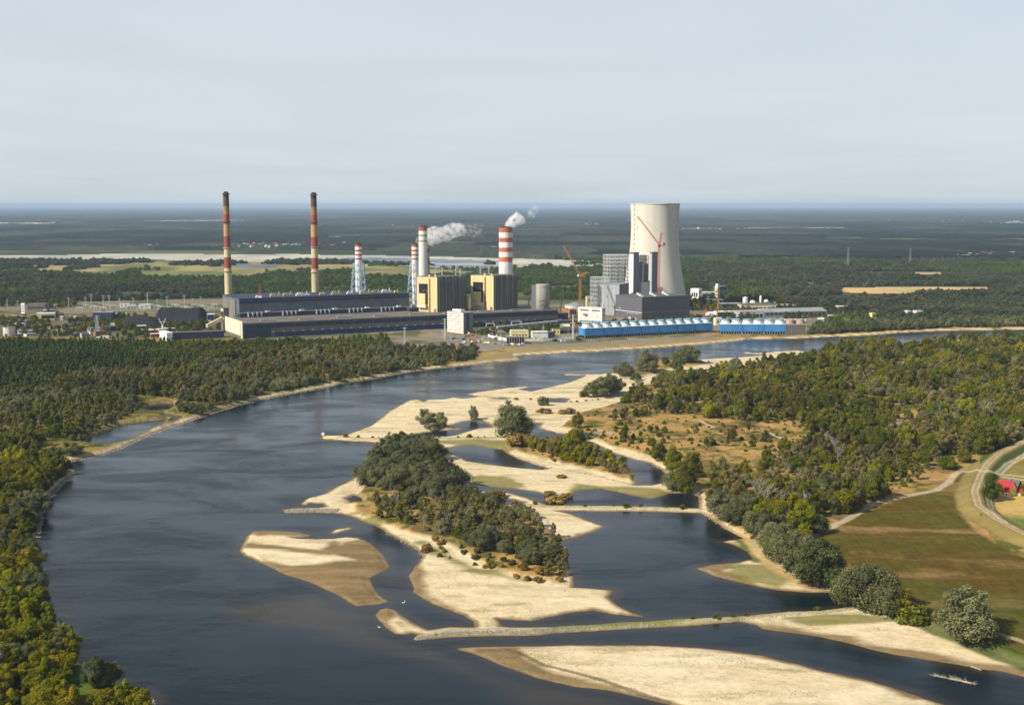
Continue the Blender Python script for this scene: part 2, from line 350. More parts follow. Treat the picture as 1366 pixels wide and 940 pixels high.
# vegetated land
tan = np.array([0.33, 0.205, 0.070]); grn = np.array([0.085, 0.090, 0.016]); soil = np.array([0.095, 0.072, 0.030])
veg = np.ones_like(sand) * tan * (0.8 + 0.5 * n_fine)[:, None]
veg = lerp(veg, grn, sstep(0.47, 0.62, 0.6 * n_mid + 0.4 * n_fine))
veg = lerp(veg, soil, sstep(0.52, 0.66, nz(24, 41)) * 0.7)
px_, py_ = GPX[near], GPY[near]
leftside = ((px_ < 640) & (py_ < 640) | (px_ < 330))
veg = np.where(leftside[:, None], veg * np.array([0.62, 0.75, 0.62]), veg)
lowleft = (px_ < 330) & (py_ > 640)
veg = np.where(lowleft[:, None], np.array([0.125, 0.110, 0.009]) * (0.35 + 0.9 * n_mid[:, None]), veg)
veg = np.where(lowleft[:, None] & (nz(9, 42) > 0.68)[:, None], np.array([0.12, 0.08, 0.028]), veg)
bog = sdf(NXr, NYr, [(86, 905), (105, 900), (118, 910), (112, 935), (84, 945), (76, 930)])
veg = lerp(veg, [0.070, 0.125, 0.022], sstep(-5, 4, bog + (n_mid - 0.5) * 6))
for p in GRNB: veg = lerp(veg, np.array([0.050, 0.080, 0.008]), sstep(-2, 2, sdf(NXr, NYr, p) + (n_mid - 0.5) * 6) * 0.85)
md = sdf(NXr, NYr, MEADOW)
wob = (fbm(NXr / 45, NYr / 45, 53, 3) - 0.5) * 26
mn = fbm(NXr / 55, (NYr + wob * 1.5) / 26, 51, 6, 0.68); mn2 = fbm(NXr / 90, (NYr + NXr * 0.12 + wob) / 13, 52, 6, 0.62)
mcol = np.ones_like(sand) * np.array([0.078, 0.070, 0.011])
mcol = lerp(mcol, [0.098, 0.058, 0.012], sstep(0.30, 0.70, mn) * 0.8)
mcol = lerp(mcol, [0.235, 0.150, 0.062], sstep(0.50, 0.78, mn2) * 0.8)
mcol *= (0.86 + 0.28 * n_fine)[:, None]
mcol = np.where((py_ > 800)[:, None], lerp(mcol, [0.085, 0.088, 0.018], np.full(NXr.size, 0.55)), mcol)
mcol *= (0.9 + 0.35 * (fbm(NXr / 1.2, NYr / 14, 55, 2) - 0.3))[:, None] * (0.75 + 0.5 * fbm(NXr / 5, NYr / 2.5, 54, 4))[:, None]
veg = lerp(veg, mcol, sstep(-2, 3, md))
veg = np.where(((md < 0) & (px_ > 1095) & (py_ > 775))[:, None], lerp(veg, [0.055, 0.075, 0.010], np.full(NXr.size, 0.7)), veg)
lcol = np.ones_like(sand) * np.array([0.215, 0.165, 0.055]) * (0.8 + 0.4 * n_mid)[:, None]
lcol = np.where((px_ > 1306)[:, None] & (py_ < 700)[:, None], lerp(lcol, [0.062, 0.090, 0.020], sstep(3, 5, lev)), lcol)
veg = lerp(veg, lcol, 1 - sstep(10, 13, lev))
east = (px_ > 1318) & (py_ > 596) & (py_ < 720) & (lev > 11)
veg = np.where(east[:, None], np.array([0.20, 0.155, 0.040]) * (0.7 + 0.6 * n_mid[:, None]), veg)
cd = sdf(NXr, NYr, CORN)
ccol = np.ones_like(sand) * np.array([0.44, 0.31, 0.10]) * (0.82 + 0.36 * n_fine)[:, None]
ccol = lerp(ccol, [0.12, 0.15, 0.035], sstep(690, 702, py_ + (n_mid - 0.5) * 14))
veg = lerp(veg, ccol, sstep(-1, 1, cd))
for line, wd, colr in ROADS:
    rd = polyline_d(NXr, NYr, line, 14)
    if line[0][0] == 1080 or len(line) < 4:                # narrow, seen at a flat angle: one pale strip
        tr = (1 - sstep(wd, wd + 1.3, rd)) * (0.72 + 0.4 * (n_fine - 0.5))
    elif wd > 1.2:                                          # two wheel tracks with a grassy middle
        tr = (1 - sstep(wd, wd + 0.7, rd)) * (1 - 0.55 * (1 - sstep(0.15, 0.6, rd)))
    else:
        tr = 1 - sstep(wd * 0.5, wd, rd)
    veg = lerp(veg, np.array(colr), tr * 0.95)
PATHS = [[(1010, 578), (1030, 583), (1045, 590)], [(935, 566), (950, 574)], [(780, 582), (800, 578), (815, 582)]]
for line in PATHS:
    rd = polyline_d(NXr, NYr, line, 8)
    veg = lerp(veg, [0.46, 0.38, 0.26], (1 - sstep(1.0, 2.5, rd)) * 0.8)
# works yard and river wall by the plant
YARD = [(-900, 440), (-900, 424), (640, 424), (1110, 424), (1110, 447), (992, 451), (960, 447), (860, 453), (760, 461), (700, 461), (640, 474), (600, 470), (450, 456), (200, 453), (0, 451)]
yd = sdf(NXr, NYr, YARD)
ycol = np.ones_like(sand) * np.array([0.235, 0.195, 0.135]) * (0.6 + 0.8 * n_mid)[:, None]
ycol *= np.where(px_ < 310, 0.62, 0.9)[:, None]
ycol = lerp(ycol, [0.09, 0.10, 0.045], sstep(0.5, 0.62, nz(35, 61)))
veg = lerp(veg, ycol, sstep(-3, 5, yd))
BANKG = [(640, 478), (700, 466), (770, 464), (900, 455), (985, 450), (985, 456), (900, 463), (800, 470), (690, 480), (600, 488)]
bd = sdf(NXr, NYr, BANKG)
veg = lerp(veg, np.array([0.27, 0.20, 0.085]), sstep(-4, 2, bd) * (0.55 + 0.45 * n_mid))
WALLG = [(628, 463), (745, 461.5), (860, 455), (950, 449.5), (955, 453), (860, 460), (745, 466.5), (628, 468)]
bd = sdf(NXr, NYr, WALLG)
veg = lerp(veg, np.array([0.195, 0.18, 0.155]), sstep(-1, 3, bd) * (0.7 + 0.3 * n_fine))
RIP = polyline_d(NXr, NYr, LEFT_LINE, 12)
stony = (1 - sstep(2.0, 5.5, RIP + (n_fine - 0.5) * 3)) * sstep(0.0, 1.0, sd)
veg = lerp(veg, np.array([0.40, 0.35, 0.26]), stony * 0.75)
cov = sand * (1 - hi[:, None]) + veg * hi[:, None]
dst = (1 - sstep(1.2, 3.0, dyk)) * sstep(-0.5, 0.5, sd)
dkc = np.where(((px_ > 736) & (px_ < 915) & (py_ > 700))[:, None], np.array([0.135, 0.15, 0.04]), np.where(((px_ >= 915) & (py_ > 700))[:, None], np.array([0.24, 0.205, 0.085]), np.where((py_ < 700)[:, None], np.array([0.22, 0.195, 0.085]), np.array([0.29, 0.26, 0.18]))))
cov = cov + (dkc * (0.7 + 0.6 * n_fine[:, None]) - cov) * (dst * 0.75)[:, None]
bedcol = np.array([0.10, 0.08, 0.045])
cov = np.where((sd < 0)[:, None], bedcol, cov)

# the far plain
fx, fy, fpx, fpy = GX[~near], GY[~near], GPX[~near], GPY[~near]
fc = np.ones((fx.size, 3)) * np.array([0.034, 0.046, 0.026])
fn = fbm(fx / 420, fy / 420, 71, 4)
fc = lerp(fc, [0.10, 0.105, 0.045], sstep(0.5, 0.68, fn))
fn2 = fbm(fx / 1500, fy / 1500, 72, 4)
fc = lerp(fc, [0.16, 0.15, 0.07], sstep(0.60, 0.72, fn2) * 0.7)
FARP = [
 ([(-300, 343), (60, 341), (150, 339), (400, 340), (560, 343), (700, 346), (812, 351), (808, 357), (680, 360), (560, 357.5), (400, 352), (200, 347), (0, 348), (-300, 349)], (0.42, 0.40, 0.33)),
 ([(470, 344.6), (560, 346), (640, 348.5), (690, 351), (600, 353), (520, 351), (450, 348)], (0.17, 0.21, 0.27)),
 ([(560, 354), (640, 355), (690, 357), (650, 360), (600, 359)], (0.20, 0.24, 0.30)),
 ([(-300, 353), (60, 352), (200, 349.5), (300, 350), (440, 352), (540, 358), (600, 362), (640, 365), (600, 371), (450, 369), (320, 371), (180, 370), (60, 363), (-300, 362)], (0.245, 0.215, 0.085)),
 ([(310, 354), (380, 355), (372, 359), (320, 359)], (0.14, 0.18, 0.22)),
 ([(180, 363), (300, 364), (330, 368), (260, 370), (190, 368)], (0.13, 0.15, 0.05)),
 ([(1118, 386), (1200, 384), (1320, 384.4), (1322, 387.6), (1230, 388.2), (1212, 394), (1150, 393), (1120, 391)], (0.47, 0.34, 0.15)),
 ([(1218, 365), (1262, 364.6), (1258, 367.2), (1215, 367)], (0.42, 0.33, 0.16)),
 ([(1120, 350.5), (1255, 349), (1255, 350.2), (1120, 351.6)], (0.34, 0.30, 0.22)),
 ([(-20, 297), (82, 297.6), (60, 299.4), (-20, 299.4)], (0.42, 0.36, 0.26)),
 ([(190, 294.4), (330, 293.6), (330, 295), (190, 295.6)], (0.36, 0.31, 0.22)),
 ([(440, 316.4), (476, 316), (474, 318.4), (440, 318.6)], (0.42, 0.38, 0.30)),
 ([(905, 305), (1130, 303.6), (1130, 305.4), (905, 306.8)], (0.30, 0.28, 0.20)),
 ([(1340, 296), (1420, 296), (1420, 298), (1340, 298)], (0.42, 0.38, 0.30)),
]
for poly, colr in FARP:
    wob = (fbm(fx / 160, fy / 300, 75, 3) - 0.5)
    m = inpoly(fpx + wob * 24, fpy + wob * 2.6, poly)
    fm = fbm(fx / 90, fy / 260, 76, 5)
    fc[m] = np.array(colr) * (0.55 + 0.9 * fm[m])[:, None]
    if colr[0] < 0.25 and colr[0] > 0.24:
        fc[m] = lerp(fc[m], [0.33, 0.25, 0.12], sstep(.5, .62, fbm(fx / 300, fy / 500, 78, 4)[m]) * .8)
        fc[m] = lerp(fc[m], [0.10, 0.115, 0.045], sstep(.5, .6, fbm(fx / 200, fy / 420, 79, 4)[m]) * .8)
ROADW = [(8, 367), (14, 363), (25, 360), (22, 357), (17, 354)]
ym = inpoly(fpx, fpy, [(-900, 425), (-900, 413), (60, 404), (200, 401), (300, 399), (560, 399), (760, 404), (930, 398), (1000, 402), (1110, 412), (1130, 425)])
yn = fbm(fx / 60, fy / 60, 77, 4)
fc[ym] = lerp(np.ones((ym.sum(), 3)) * np.array([0.19, 0.16, 0.115]), [0.09, 0.10, 0.045], sstep(0.45, 0.6, yn[ym])) 
ALB = np.zeros((NY, NX, 3))
ALB[near] = cov; ALB[~near] = fc

# ------------------------------------------------------------------ materials
def new_mat(name):
    m = bpy.data.materials.new(name); m.use_nodes = True
    nt = m.node_tree; b = nt.nodes['Principled BSDF']
    return m, nt, b

def plain(name, col, rough=0.7, metal=0.0, grime=0.25, scale=0.35, spec=0.3, streak=False):
    """a painted / cladded surface with weather stains from noise"""
    m, nt, b = new_mat(name)
    tc = nt.nodes.new('ShaderNodeTexCoord')
    mp = nt.nodes.new('ShaderNodeMapping')
    mp.inputs['Scale'].default_value = (scale, scale, scale * (0.12 if streak else 1.0))
    n1 = nt.nodes.new('ShaderNodeTexNoise'); n1.inputs['Scale'].default_value = 1.0
    n1.inputs['Detail'].default_value = 6; n1.inputs['Roughness'].default_value = 0.65
    nt.links.new(tc.outputs['Object'], mp.inputs[0]); nt.links.new(mp.outputs[0], n1.inputs['Vector'])
    mr = nt.nodes.new('ShaderNodeMapRange')
    mr.inputs[1].default_value, mr.inputs[2].default_value = 0.3, 0.7
    mr.inputs[3].default_value, mr.inputs[4].default_value = 1 - grime, 1 + grime * 0.4
    nt.links.new(n1.outputs['Fac'], mr.inputs[0])
    mx = nt.nodes.new('ShaderNodeMix'); mx.data_type = 'RGBA'; mx.blend_type = 'MULTIPLY'
    mx.inputs[0].default_value = 1.0
    mx.inputs[6].default_value = (*col, 1)
    oi = nt.nodes.new('ShaderNodeObjectInfo')            # no two panels quite the same tone
    rv = nt.nodes.new('ShaderNodeMapRange'); rv.inputs[3].default_value, rv.inputs[4].default_value = 0.88, 1.08
    nt.links.new(oi.outputs['Random'], rv.inputs[0])
    mm = nt.nodes.new('ShaderNodeMath'); mm.operation = 'MULTIPLY'
    nt.links.new(mr.outputs[0], mm.inputs[0]); nt.links.new(rv.outputs[0], mm.inputs[1])
    nt.links.new(mm.outputs[0], mx.inputs[7])
    nt.links.new(mx.outputs[2], b.inputs['Base Color'])
    b.inputs['Roughness'].default_value = rough
    b.inputs['Metallic'].default_value = metal
    b.inputs['Specular IOR Level'].default_value = spec
    return m

def ground_material():
    m, nt, b = new_mat('land_cover')
    at = nt.nodes.new('ShaderNodeAttribute'); at.attribute_name = 'cover'
    ge = nt.nodes.new('ShaderNodeNewGeometry')
    def noise(scale, det, anis=1.0):
        mp = nt.nodes.new('ShaderNodeMapping'); mp.inputs['Scale'].default_value = (scale, scale * anis, scale)
        n = nt.nodes.new('ShaderNodeTexNoise'); n.inputs['Scale'].default_value = 1; n.inputs['Detail'].default_value = det
        n.inputs['Roughness'].default_value = 0.6
        nt.links.new(ge.outputs['Position'], mp.inputs[0]); nt.links.new(mp.outputs[0], n.inputs['Vector'])
        return n
    a, c = noise(0.5, 6), noise(0.06, 5, 2.2)
    ad = nt.nodes.new('ShaderNodeMath'); ad.operation = 'ADD'
    nt.links.new(a.outputs['Fac'], ad.inputs[0]); nt.links.new(c.outputs['Fac'], ad.inputs[1])
    mr = nt.nodes.new('ShaderNodeMapRange')
    mr.inputs[1].default_value, mr.inputs[2].default_value = 0.7, 1.3
    mr.inputs[3].default_value, mr.inputs[4].default_value = 0.80, 1.20
    nt.links.new(ad.outputs[0], mr.inputs[0])
    mx = nt.nodes.new('ShaderNodeMix'); mx.data_type = 'RGBA'; mx.blend_type = 'MULTIPLY'; mx.inputs[0].default_value = 1
    nt.links.new(at.outputs['Color'], mx.inputs[6]); nt.links.new(mr.outputs[0], mx.inputs[7])
    nt.links.new(mx.outputs[2], b.inputs['Base Color'])
    b.inputs['Roughness'].default_value = 0.95
    b.inputs['Specular IOR Level'].default_value = 0.03
    bp = nt.nodes.new('ShaderNodeBump'); bp.inputs['Distance'].default_value = 0.25; bp.inputs['Strength'].default_value = 0.55
    nt.links.new(a.outputs['Fac'], bp.inputs['Height']); nt.links.new(bp.outputs[0], b.inputs['Normal'])
    return m

def grid_mesh(name, X, Y, Z, mat, attrs=None, keep=None):
    ny, nx = X.shape
    v = np.stack([X, Y, Z], -1).reshape(-1, 3)
    idx = np.arange(nx * ny).reshape(ny, nx)
    q = np.stack([idx[:-1, :-1], idx[1:, :-1], idx[1:, 1:], idx[:-1, 1:]], -1).reshape(-1, 4)
    if keep is not None: q = q[keep.reshape(-1)]
    me = bpy.data.meshes.new(name)
    me.vertices.add(len(v)); me.vertices.foreach_set('co', v.astype(np.float32).ravel())
    me.loops.add(q.size); me.loops.foreach_set('vertex_index', q.astype(np.int32).ravel())
    me.polygons.add(len(q)); me.polygons.foreach_set('loop_start', np.arange(0, q.size, 4, dtype=np.int32))
    me.polygons.foreach_set('use_smooth', np.ones(len(q), bool))
    me.update(calc_edges=True)
    for an, arr in (attrs or {}).items():
        a = me.attributes.new(an, 'FLOAT_COLOR' if arr.shape[-1] == 4 else 'FLOAT', 'POINT')
        a.data.foreach_set('color' if arr.shape[-1] == 4 else 'value', arr.astype(np.float32).ravel())
    me.materials.append(mat)
    o = bpy.data.objects.new(name, me)
    C.objects.link(o)
    return o

rgba = np.concatenate([ALB, np.ones((NY, NX, 1))], -1)
terrain = grid_mesh('ground', GX, GY, HZ, ground_material(), {'cover': rgba})
terrain['kind'] = 'structure'
terrain['label'] = 'river plain with pale sandbars, dry grass, meadow and distant fields'

# ------------------------------------------------------------------ river
SHOAL = [[(270, 806), (360, 794), (430, 787), (480, 808), (540, 812), (505, 830), (560, 853), (600, 862), (690, 895), (820, 925), (900, 945), (900, 1000), (700, 940), (600, 905), (500, 872), (400, 847), (300, 828)],
         [(500, 722), (530, 730), (545, 765), (545, 790), (560, 800), (520, 802), (500, 775), (520, 757)],
         [(570, 527), (600, 524), (640, 526), (600, 529)], [(840, 684), (880, 683), (885, 692), (850, 692)],
         [(430, 700), (480, 700), (520, 715), (480, 717), (440, 713)], [(740, 690), (800, 700), (770, 718), (748, 722)],
         [(516, 795), (540, 794), (556, 806), (530, 811), (512, 806)], [(460, 850), (560, 856), (700, 902), (860, 950), (700, 950), (560, 890)]]
wpx = np.arange(-420, 1900, 3.0); wpy = np.concatenate([np.arange(430, 990, 2.0), [1010, 1060, 1150, 1400, 2000]])
WPX, WPY = np.meshgrid(wpx, wpy)
WX, WY = ground(WPX, WPY)
wx, wy = WX.ravel(), WY.ravel()
sh = np.full(wx.shape, -60.0)
for p in SHOAL: sh = np.maximum(sh, sdf(wx, wy, p))
shv = sstep(-5, 17, sh + (fbm(wx / 40, wy / 12, 81, 3) - 0.5) * 14)
shv = np.maximum(shv, 0.75 * sstep(-1.1, -0.05, gh(wx, wy)) * (wy < 1150))
DARK = [[(545, 745), (563, 740), (560, 720), (530, 715), (505, 705), (497, 715), (520, 728)], [(700, 572), (720, 566), (716, 572)]]

def water_material():
    m, nt, b = new_mat('river_water')
    at = nt.nodes.new('ShaderNodeAttribute'); at.attribute_name = 'shoal'
    ge = nt.nodes.new('ShaderNodeNewGeometry')
    def noise(sx, sy, det, rough=0.55, dist=0.0):
        mp = nt.nodes.new('ShaderNodeMapping'); mp.inputs['Scale'].default_value = (sx, sy, 1)
        mp.inputs['Rotation'].default_value = (0, 0, R(20))
        n = nt.nodes.new('ShaderNodeTexNoise'); n.inputs['Scale'].default_value = 1; n.inputs['Detail'].default_value = det
        n.inputs['Roughness'].default_value = rough; n.inputs['Distortion'].default_value = dist
        nt.links.new(ge.outputs['Position'], mp.inputs[0]); nt.links.new(mp.outputs[0], n.inputs['Vector'])
        return n
    mc = nt.nodes.new('ShaderNodeMix'); mc.data_type = 'RGBA'
    mc.inputs[6].default_value = (0.0040, 0.0100, 0.0140, 1); mc.inputs[7].default_value = (0.034, 0.027, 0.018, 1)
    nt.links.new(at.outputs['Fac'], mc.inputs[0])
    nt.links.new(mc.outputs[2], b.inputs['Base Color'])
    patch = noise(0.012, 0.022, 5, 0.6, 0.8)           # wind-ruffled and slick patches
    rp = nt.nodes.new('ShaderNodeMapRange')
    rp.inputs[1].default_value, rp.inputs[2].default_value = 0.40, 0.62
    rp.inputs[3].default_value, rp.inputs[4].default_value = 0.16, 0.32
    nt.links.new(patch.outputs['Fac'], rp.inputs[0]); nt.links.new(rp.outputs[0], b.inputs['Roughness'])
    w1, w2 = noise(0.35, 0.6, 4), noise(0.05, 0.12, 4)
    ad = nt.nodes.new('ShaderNodeMath'); ad.operation = 'MULTIPLY_ADD'; ad.inputs[1].default_value = 0.16
    nt.links.new(w1.outputs['Fac'], ad.inputs[0]); nt.links.new(w2.outputs['Fac'], ad.inputs[2])
    st = nt.nodes.new('ShaderNodeMapRange')
    st.inputs[1].default_value, st.inputs[2].default_value = 0.40, 0.62
    st.inputs[3].default_value, st.inputs[4].default_value = 0.06, 0.28
    nt.links.new(patch.outputs['Fac'], st.inputs[0])
    bp = nt.nodes.new('ShaderNodeBump'); bp.inputs['Distance'].default_value = 1.0
    nt.links.new(st.outputs[0], bp.inputs['Strength'])
    nt.links.new(ad.outputs[0], bp.inputs['Height']); nt.links.new(bp.outputs[0], b.inputs['Normal'])
    b.inputs['IOR'].default_value = 1.33
    sp = nt.nodes.new('ShaderNodeMapRange')             # waves turned to the viewer mirror less
    sp.inputs[1].default_value, sp.inputs[2].default_value = 0.38, 0.64
    sp.inputs[3].default_value, sp.inputs[4].default_value = 0.36, 0.20
    nt.links.new(patch.outputs['Fac'], sp.inputs[0]); nt.links.new(sp.outputs[0], b.inputs['Specular IOR Level'])
    return m
river = grid_mesh('river', WX, WY, np.zeros_like(WX), water_material(), {'shoal': shv.reshape(WX.shape + (1,))})
river['kind'] = 'structure'
river['label'] = 'wide blue-grey river winding past the sandbars'

# ------------------------------------------------------------------ mesh helpers
class MB:
    """collects shapes and links them as ONE mesh object"""
    def __init__(self): self.v, self.f, self.m = [], [], []
    def add(self, vs, fs, m=0):
        o = len(self.v)
        self.v += [tuple(p) for p in vs]
        self.f += [tuple(i + o for i in q) for q in fs]
        self.m += [m] * len(fs)
        return self
    def box(self, x0, x1, y0, y1, z0, z1, m=0):
        return self.add([(x0, y0, z0), (x1, y0, z0), (x1, y1, z0), (x0, y1, z0), (x0, y0, z1), (x1, y0, z1), (x1, y1, z1), (x0, y1, z1)],
                        [(3, 2, 1, 0), (4, 5, 6, 7), (0, 1, 5, 4), (1, 2, 6, 5), (2, 3, 7, 6), (3, 0, 4, 7)], m)
    def bar(self, p, q, r, m=0, n=4, r1=None):
        p, q = Vector(p), Vector(q)
        d = (q - p).normalized()
        a = d.orthogonal().normalized(); b = d.cross(a)
        r1 = r if r1 is None else r1
        vs = [p + (a * math.cos(2 * math.pi * k / n) + b * math.sin(2 * math.pi * k / n)) * r for k in range(n)] + \
             [q + (a * math.cos(2 * math.pi * k / n) + b * math.sin(2 * math.pi * k / n)) * r1 for k in range(n)]
        fs = [(k, (k + 1) % n, n + (k + 1) % n, n + k) for k in range(n)] + [tuple(range(n))[::-1], tuple(range(n, 2 * n))]
        return self.add(vs, fs, m)
    def lathe(self, prof, n=24, m=0, cx=0, cy=0, cap=True):
        vs = [(cx + r * math.cos(2 * math.pi * k / n), cy + r * math.sin(2 * math.pi * k / n), z) for r, z in prof for k in range(n)]
        fs = [(i * n + k, i * n + (k + 1) % n, (i + 1) * n + (k + 1) % n, (i + 1) * n + k) for i in range(len(prof) - 1) for k in range(n)]
        if cap:
            fs += [tuple(range(n))[::-1], tuple(range((len(prof) - 1) * n, len(prof) * n))]
        return self.add(vs, fs, m)
    def prism(self, pts, z0, z1, m=0):
        n = len(pts)
        return self.add([(x, y, z0) for x, y in pts] + [(x, y, z1) for x, y in pts],
                        [(k, (k + 1) % n, n + (k + 1) % n, n + k) for k in range(n)] + [tuple(range(n))[::-1], tuple(range(n, 2 * n))], m)
    def mesh(self, name, mats, smooth=False):
        me = bpy.data.meshes.new(name)
        me.from_pydata(self.v, [], self.f)
        for mt in (mats if isinstance(mats, (list, tuple)) else [mats]): me.materials.append(mt)
        if any(self.m): me.polygons.foreach_set('material_index', self.m)
        if smooth: me.polygons.foreach_set('use_smooth', [True] * len(me.polygons))
        return me
    def build(self, name, mats, parent=None, smooth=False, **tags):
        o = bpy.data.objects.new(name, self.mesh(name, mats, smooth))
        C.objects.link(o)
        if parent is not None: o.parent = parent
        for k, val in tags.items(): o[k] = val
        return o

def thing(name, label, cat, loc=(0, 0, 0), rz=0.0, group=None):
    o = bpy.data.objects.new(name, None)
    C.objects.link(o)
    o.location = loc; o.rotation_euler = (0, 0, rz)
    o['label'] = label; o['category'] = cat
    if group: o['group'] = group
    return o

def dup(root, loc, rz=0.0, scale=None, label=None, group=None):
    r = root.copy(); C.objects.link(r); r.location = loc; r.rotation_euler = (0, 0, rz)
    if scale is not None: r.scale = scale
    if label: r['label'] = label
    if group: r['group'] = group
    for ch in list(root.children):
        c = ch.copy(); C.objects.link(c); c.parent = r
        for g in list(ch.children):
            d = g.copy(); C.objects.link(d); d.parent = c
    return r

# ------------------------------------------------------------------ foliage
def leaf_mat(name, cols, trans=0.22):
    """leaf colour picked per tree, lighter and darker leaves within a tree"""
    m, nt, b = new_mat(name)
    oi = nt.nodes.new('ShaderNodeObjectInfo')
    rp = nt.nodes.new('ShaderNodeValToRGB')
    rp.color_ramp.interpolation = 'LINEAR'
    while len(rp.color_ramp.elements) < len(cols): rp.color_ramp.elements.new(0.5)
    for i, c in enumerate(cols):
        rp.color_ramp.elements[i].position = i / max(1, len(cols) - 1)
        rp.color_ramp.elements[i].color = (*c, 1)
    nt.links.new(oi.outputs['Random'], rp.inputs[0])
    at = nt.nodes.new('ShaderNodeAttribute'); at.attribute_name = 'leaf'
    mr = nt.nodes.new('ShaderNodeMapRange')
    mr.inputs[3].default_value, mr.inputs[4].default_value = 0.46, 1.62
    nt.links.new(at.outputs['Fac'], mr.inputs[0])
    mx = nt.nodes.new('ShaderNodeMix'); mx.data_type = 'RGBA'; mx.blend_type = 'MULTIPLY'; mx.inputs[0].default_value = 1
    lo = nt.nodes.new('ShaderNodeTexNoise'); lo.inputs['Scale'].default_value = 0.007; lo.inputs['Detail'].default_value = 4
    nt.links.new(oi.outputs['Location'], lo.inputs['Vector'])
    lr = nt.nodes.new('ShaderNodeMapRange'); lr.inputs[1].default_value, lr.inputs[2].default_value = 0.33, 0.67
    lr.inputs[3].default_value, lr.inputs[4].default_value = 0.66, 1.36
    nt.links.new(lo.outputs['Fac'], lr.inputs[0])
    lm2 = nt.nodes.new('ShaderNodeMath'); lm2.operation = 'MULTIPLY'
    nt.links.new(mr.outputs[0], lm2.inputs[0]); nt.links.new(lr.outputs[0], lm2.inputs[1])
    nt.links.new(rp.outputs[0], mx.inputs[6]); nt.links.new(lm2.outputs[0], mx.inputs[7])
    nt.links.new(mx.outputs[2], b.inputs['Base Color'])
    b.inputs['Roughness'].default_value = 0.75
    b.inputs['Specular IOR Level'].default_value = 0.02
    tl = nt.nodes.new('ShaderNodeBsdfTranslucent')
    nt.links.new(mx.outputs[2], tl.inputs['Color'])
    ms = nt.nodes.new('ShaderNodeMixShader'); ms.inputs[0].default_value = trans
    out = nt.nodes['Material Output']
    nt.links.new(b.outputs[0], ms.inputs[1]); nt.links.new(tl.outputs[0], ms.inputs[2]); nt.links.new(ms.outputs[0], out.inputs[0])
    return m

bark = plain('bark', (0.13, 0.10, 0.07), 0.9, grime=0.5, scale=2.0)
pale_bark = plain('pale_bark', (0.34, 0.31, 0.26), 0.9, grime=0.5, scale=2.0)
LM = {
 'willow': leaf_mat('willow_leaves', [(0.0825, 0.0947, 0.0299), (0.1467, 0.1494, 0.0649), (0.1064, 0.1164, 0.0440), (0.1792, 0.1730, 0.0860)]),
 'broad': leaf_mat('broad_leaves', [(0.0639, 0.0861, 0.0071), (0.1198, 0.1302, 0.0116), (0.0936, 0.0972, 0.0125), (0.1711, 0.1434, 0.0160)]),
 'poplar': leaf_mat('poplar_leaves', [(0.1875, 0.1444, 0.0450), (0.1374, 0.1326, 0.0294), (0.2124, 0.1657, 0.0669), (0.1149, 0.1241, 0.0263)]),
 'pine': leaf_mat('pine_needles', [(0.0434, 0.0825, 0.0140), (0.0670, 0.1013, 0.0174), (0.0514, 0.0750, 0.0174), (0.0987, 0.1237, 0.0209)], 0.1),
 'lime': leaf_mat('yellow_green_leaves', [(0.1447, 0.1579, 0.0046), (0.1980, 0.1710, 0.0059), (0.0914, 0.1118, 0.0052), (0.1599, 0.1316, 0.0072)]),  # yellow-green is the leaf colour of this kind
 'tan': leaf_mat('dry_leaves', [(0.2677, 0.1776, 0.0472), (0.1751, 0.1122, 0.0315), (0.3295, 0.2244, 0.0566)]),
 'mix': leaf_mat('wood_leaves', [(0.038, 0.058, 0.026), (0.054, 0.072, 0.030), (0.088, 0.080, 0.040), (0.044, 0.062, 0.034), (0.066, 0.078, 0.030)], 0.12),
}

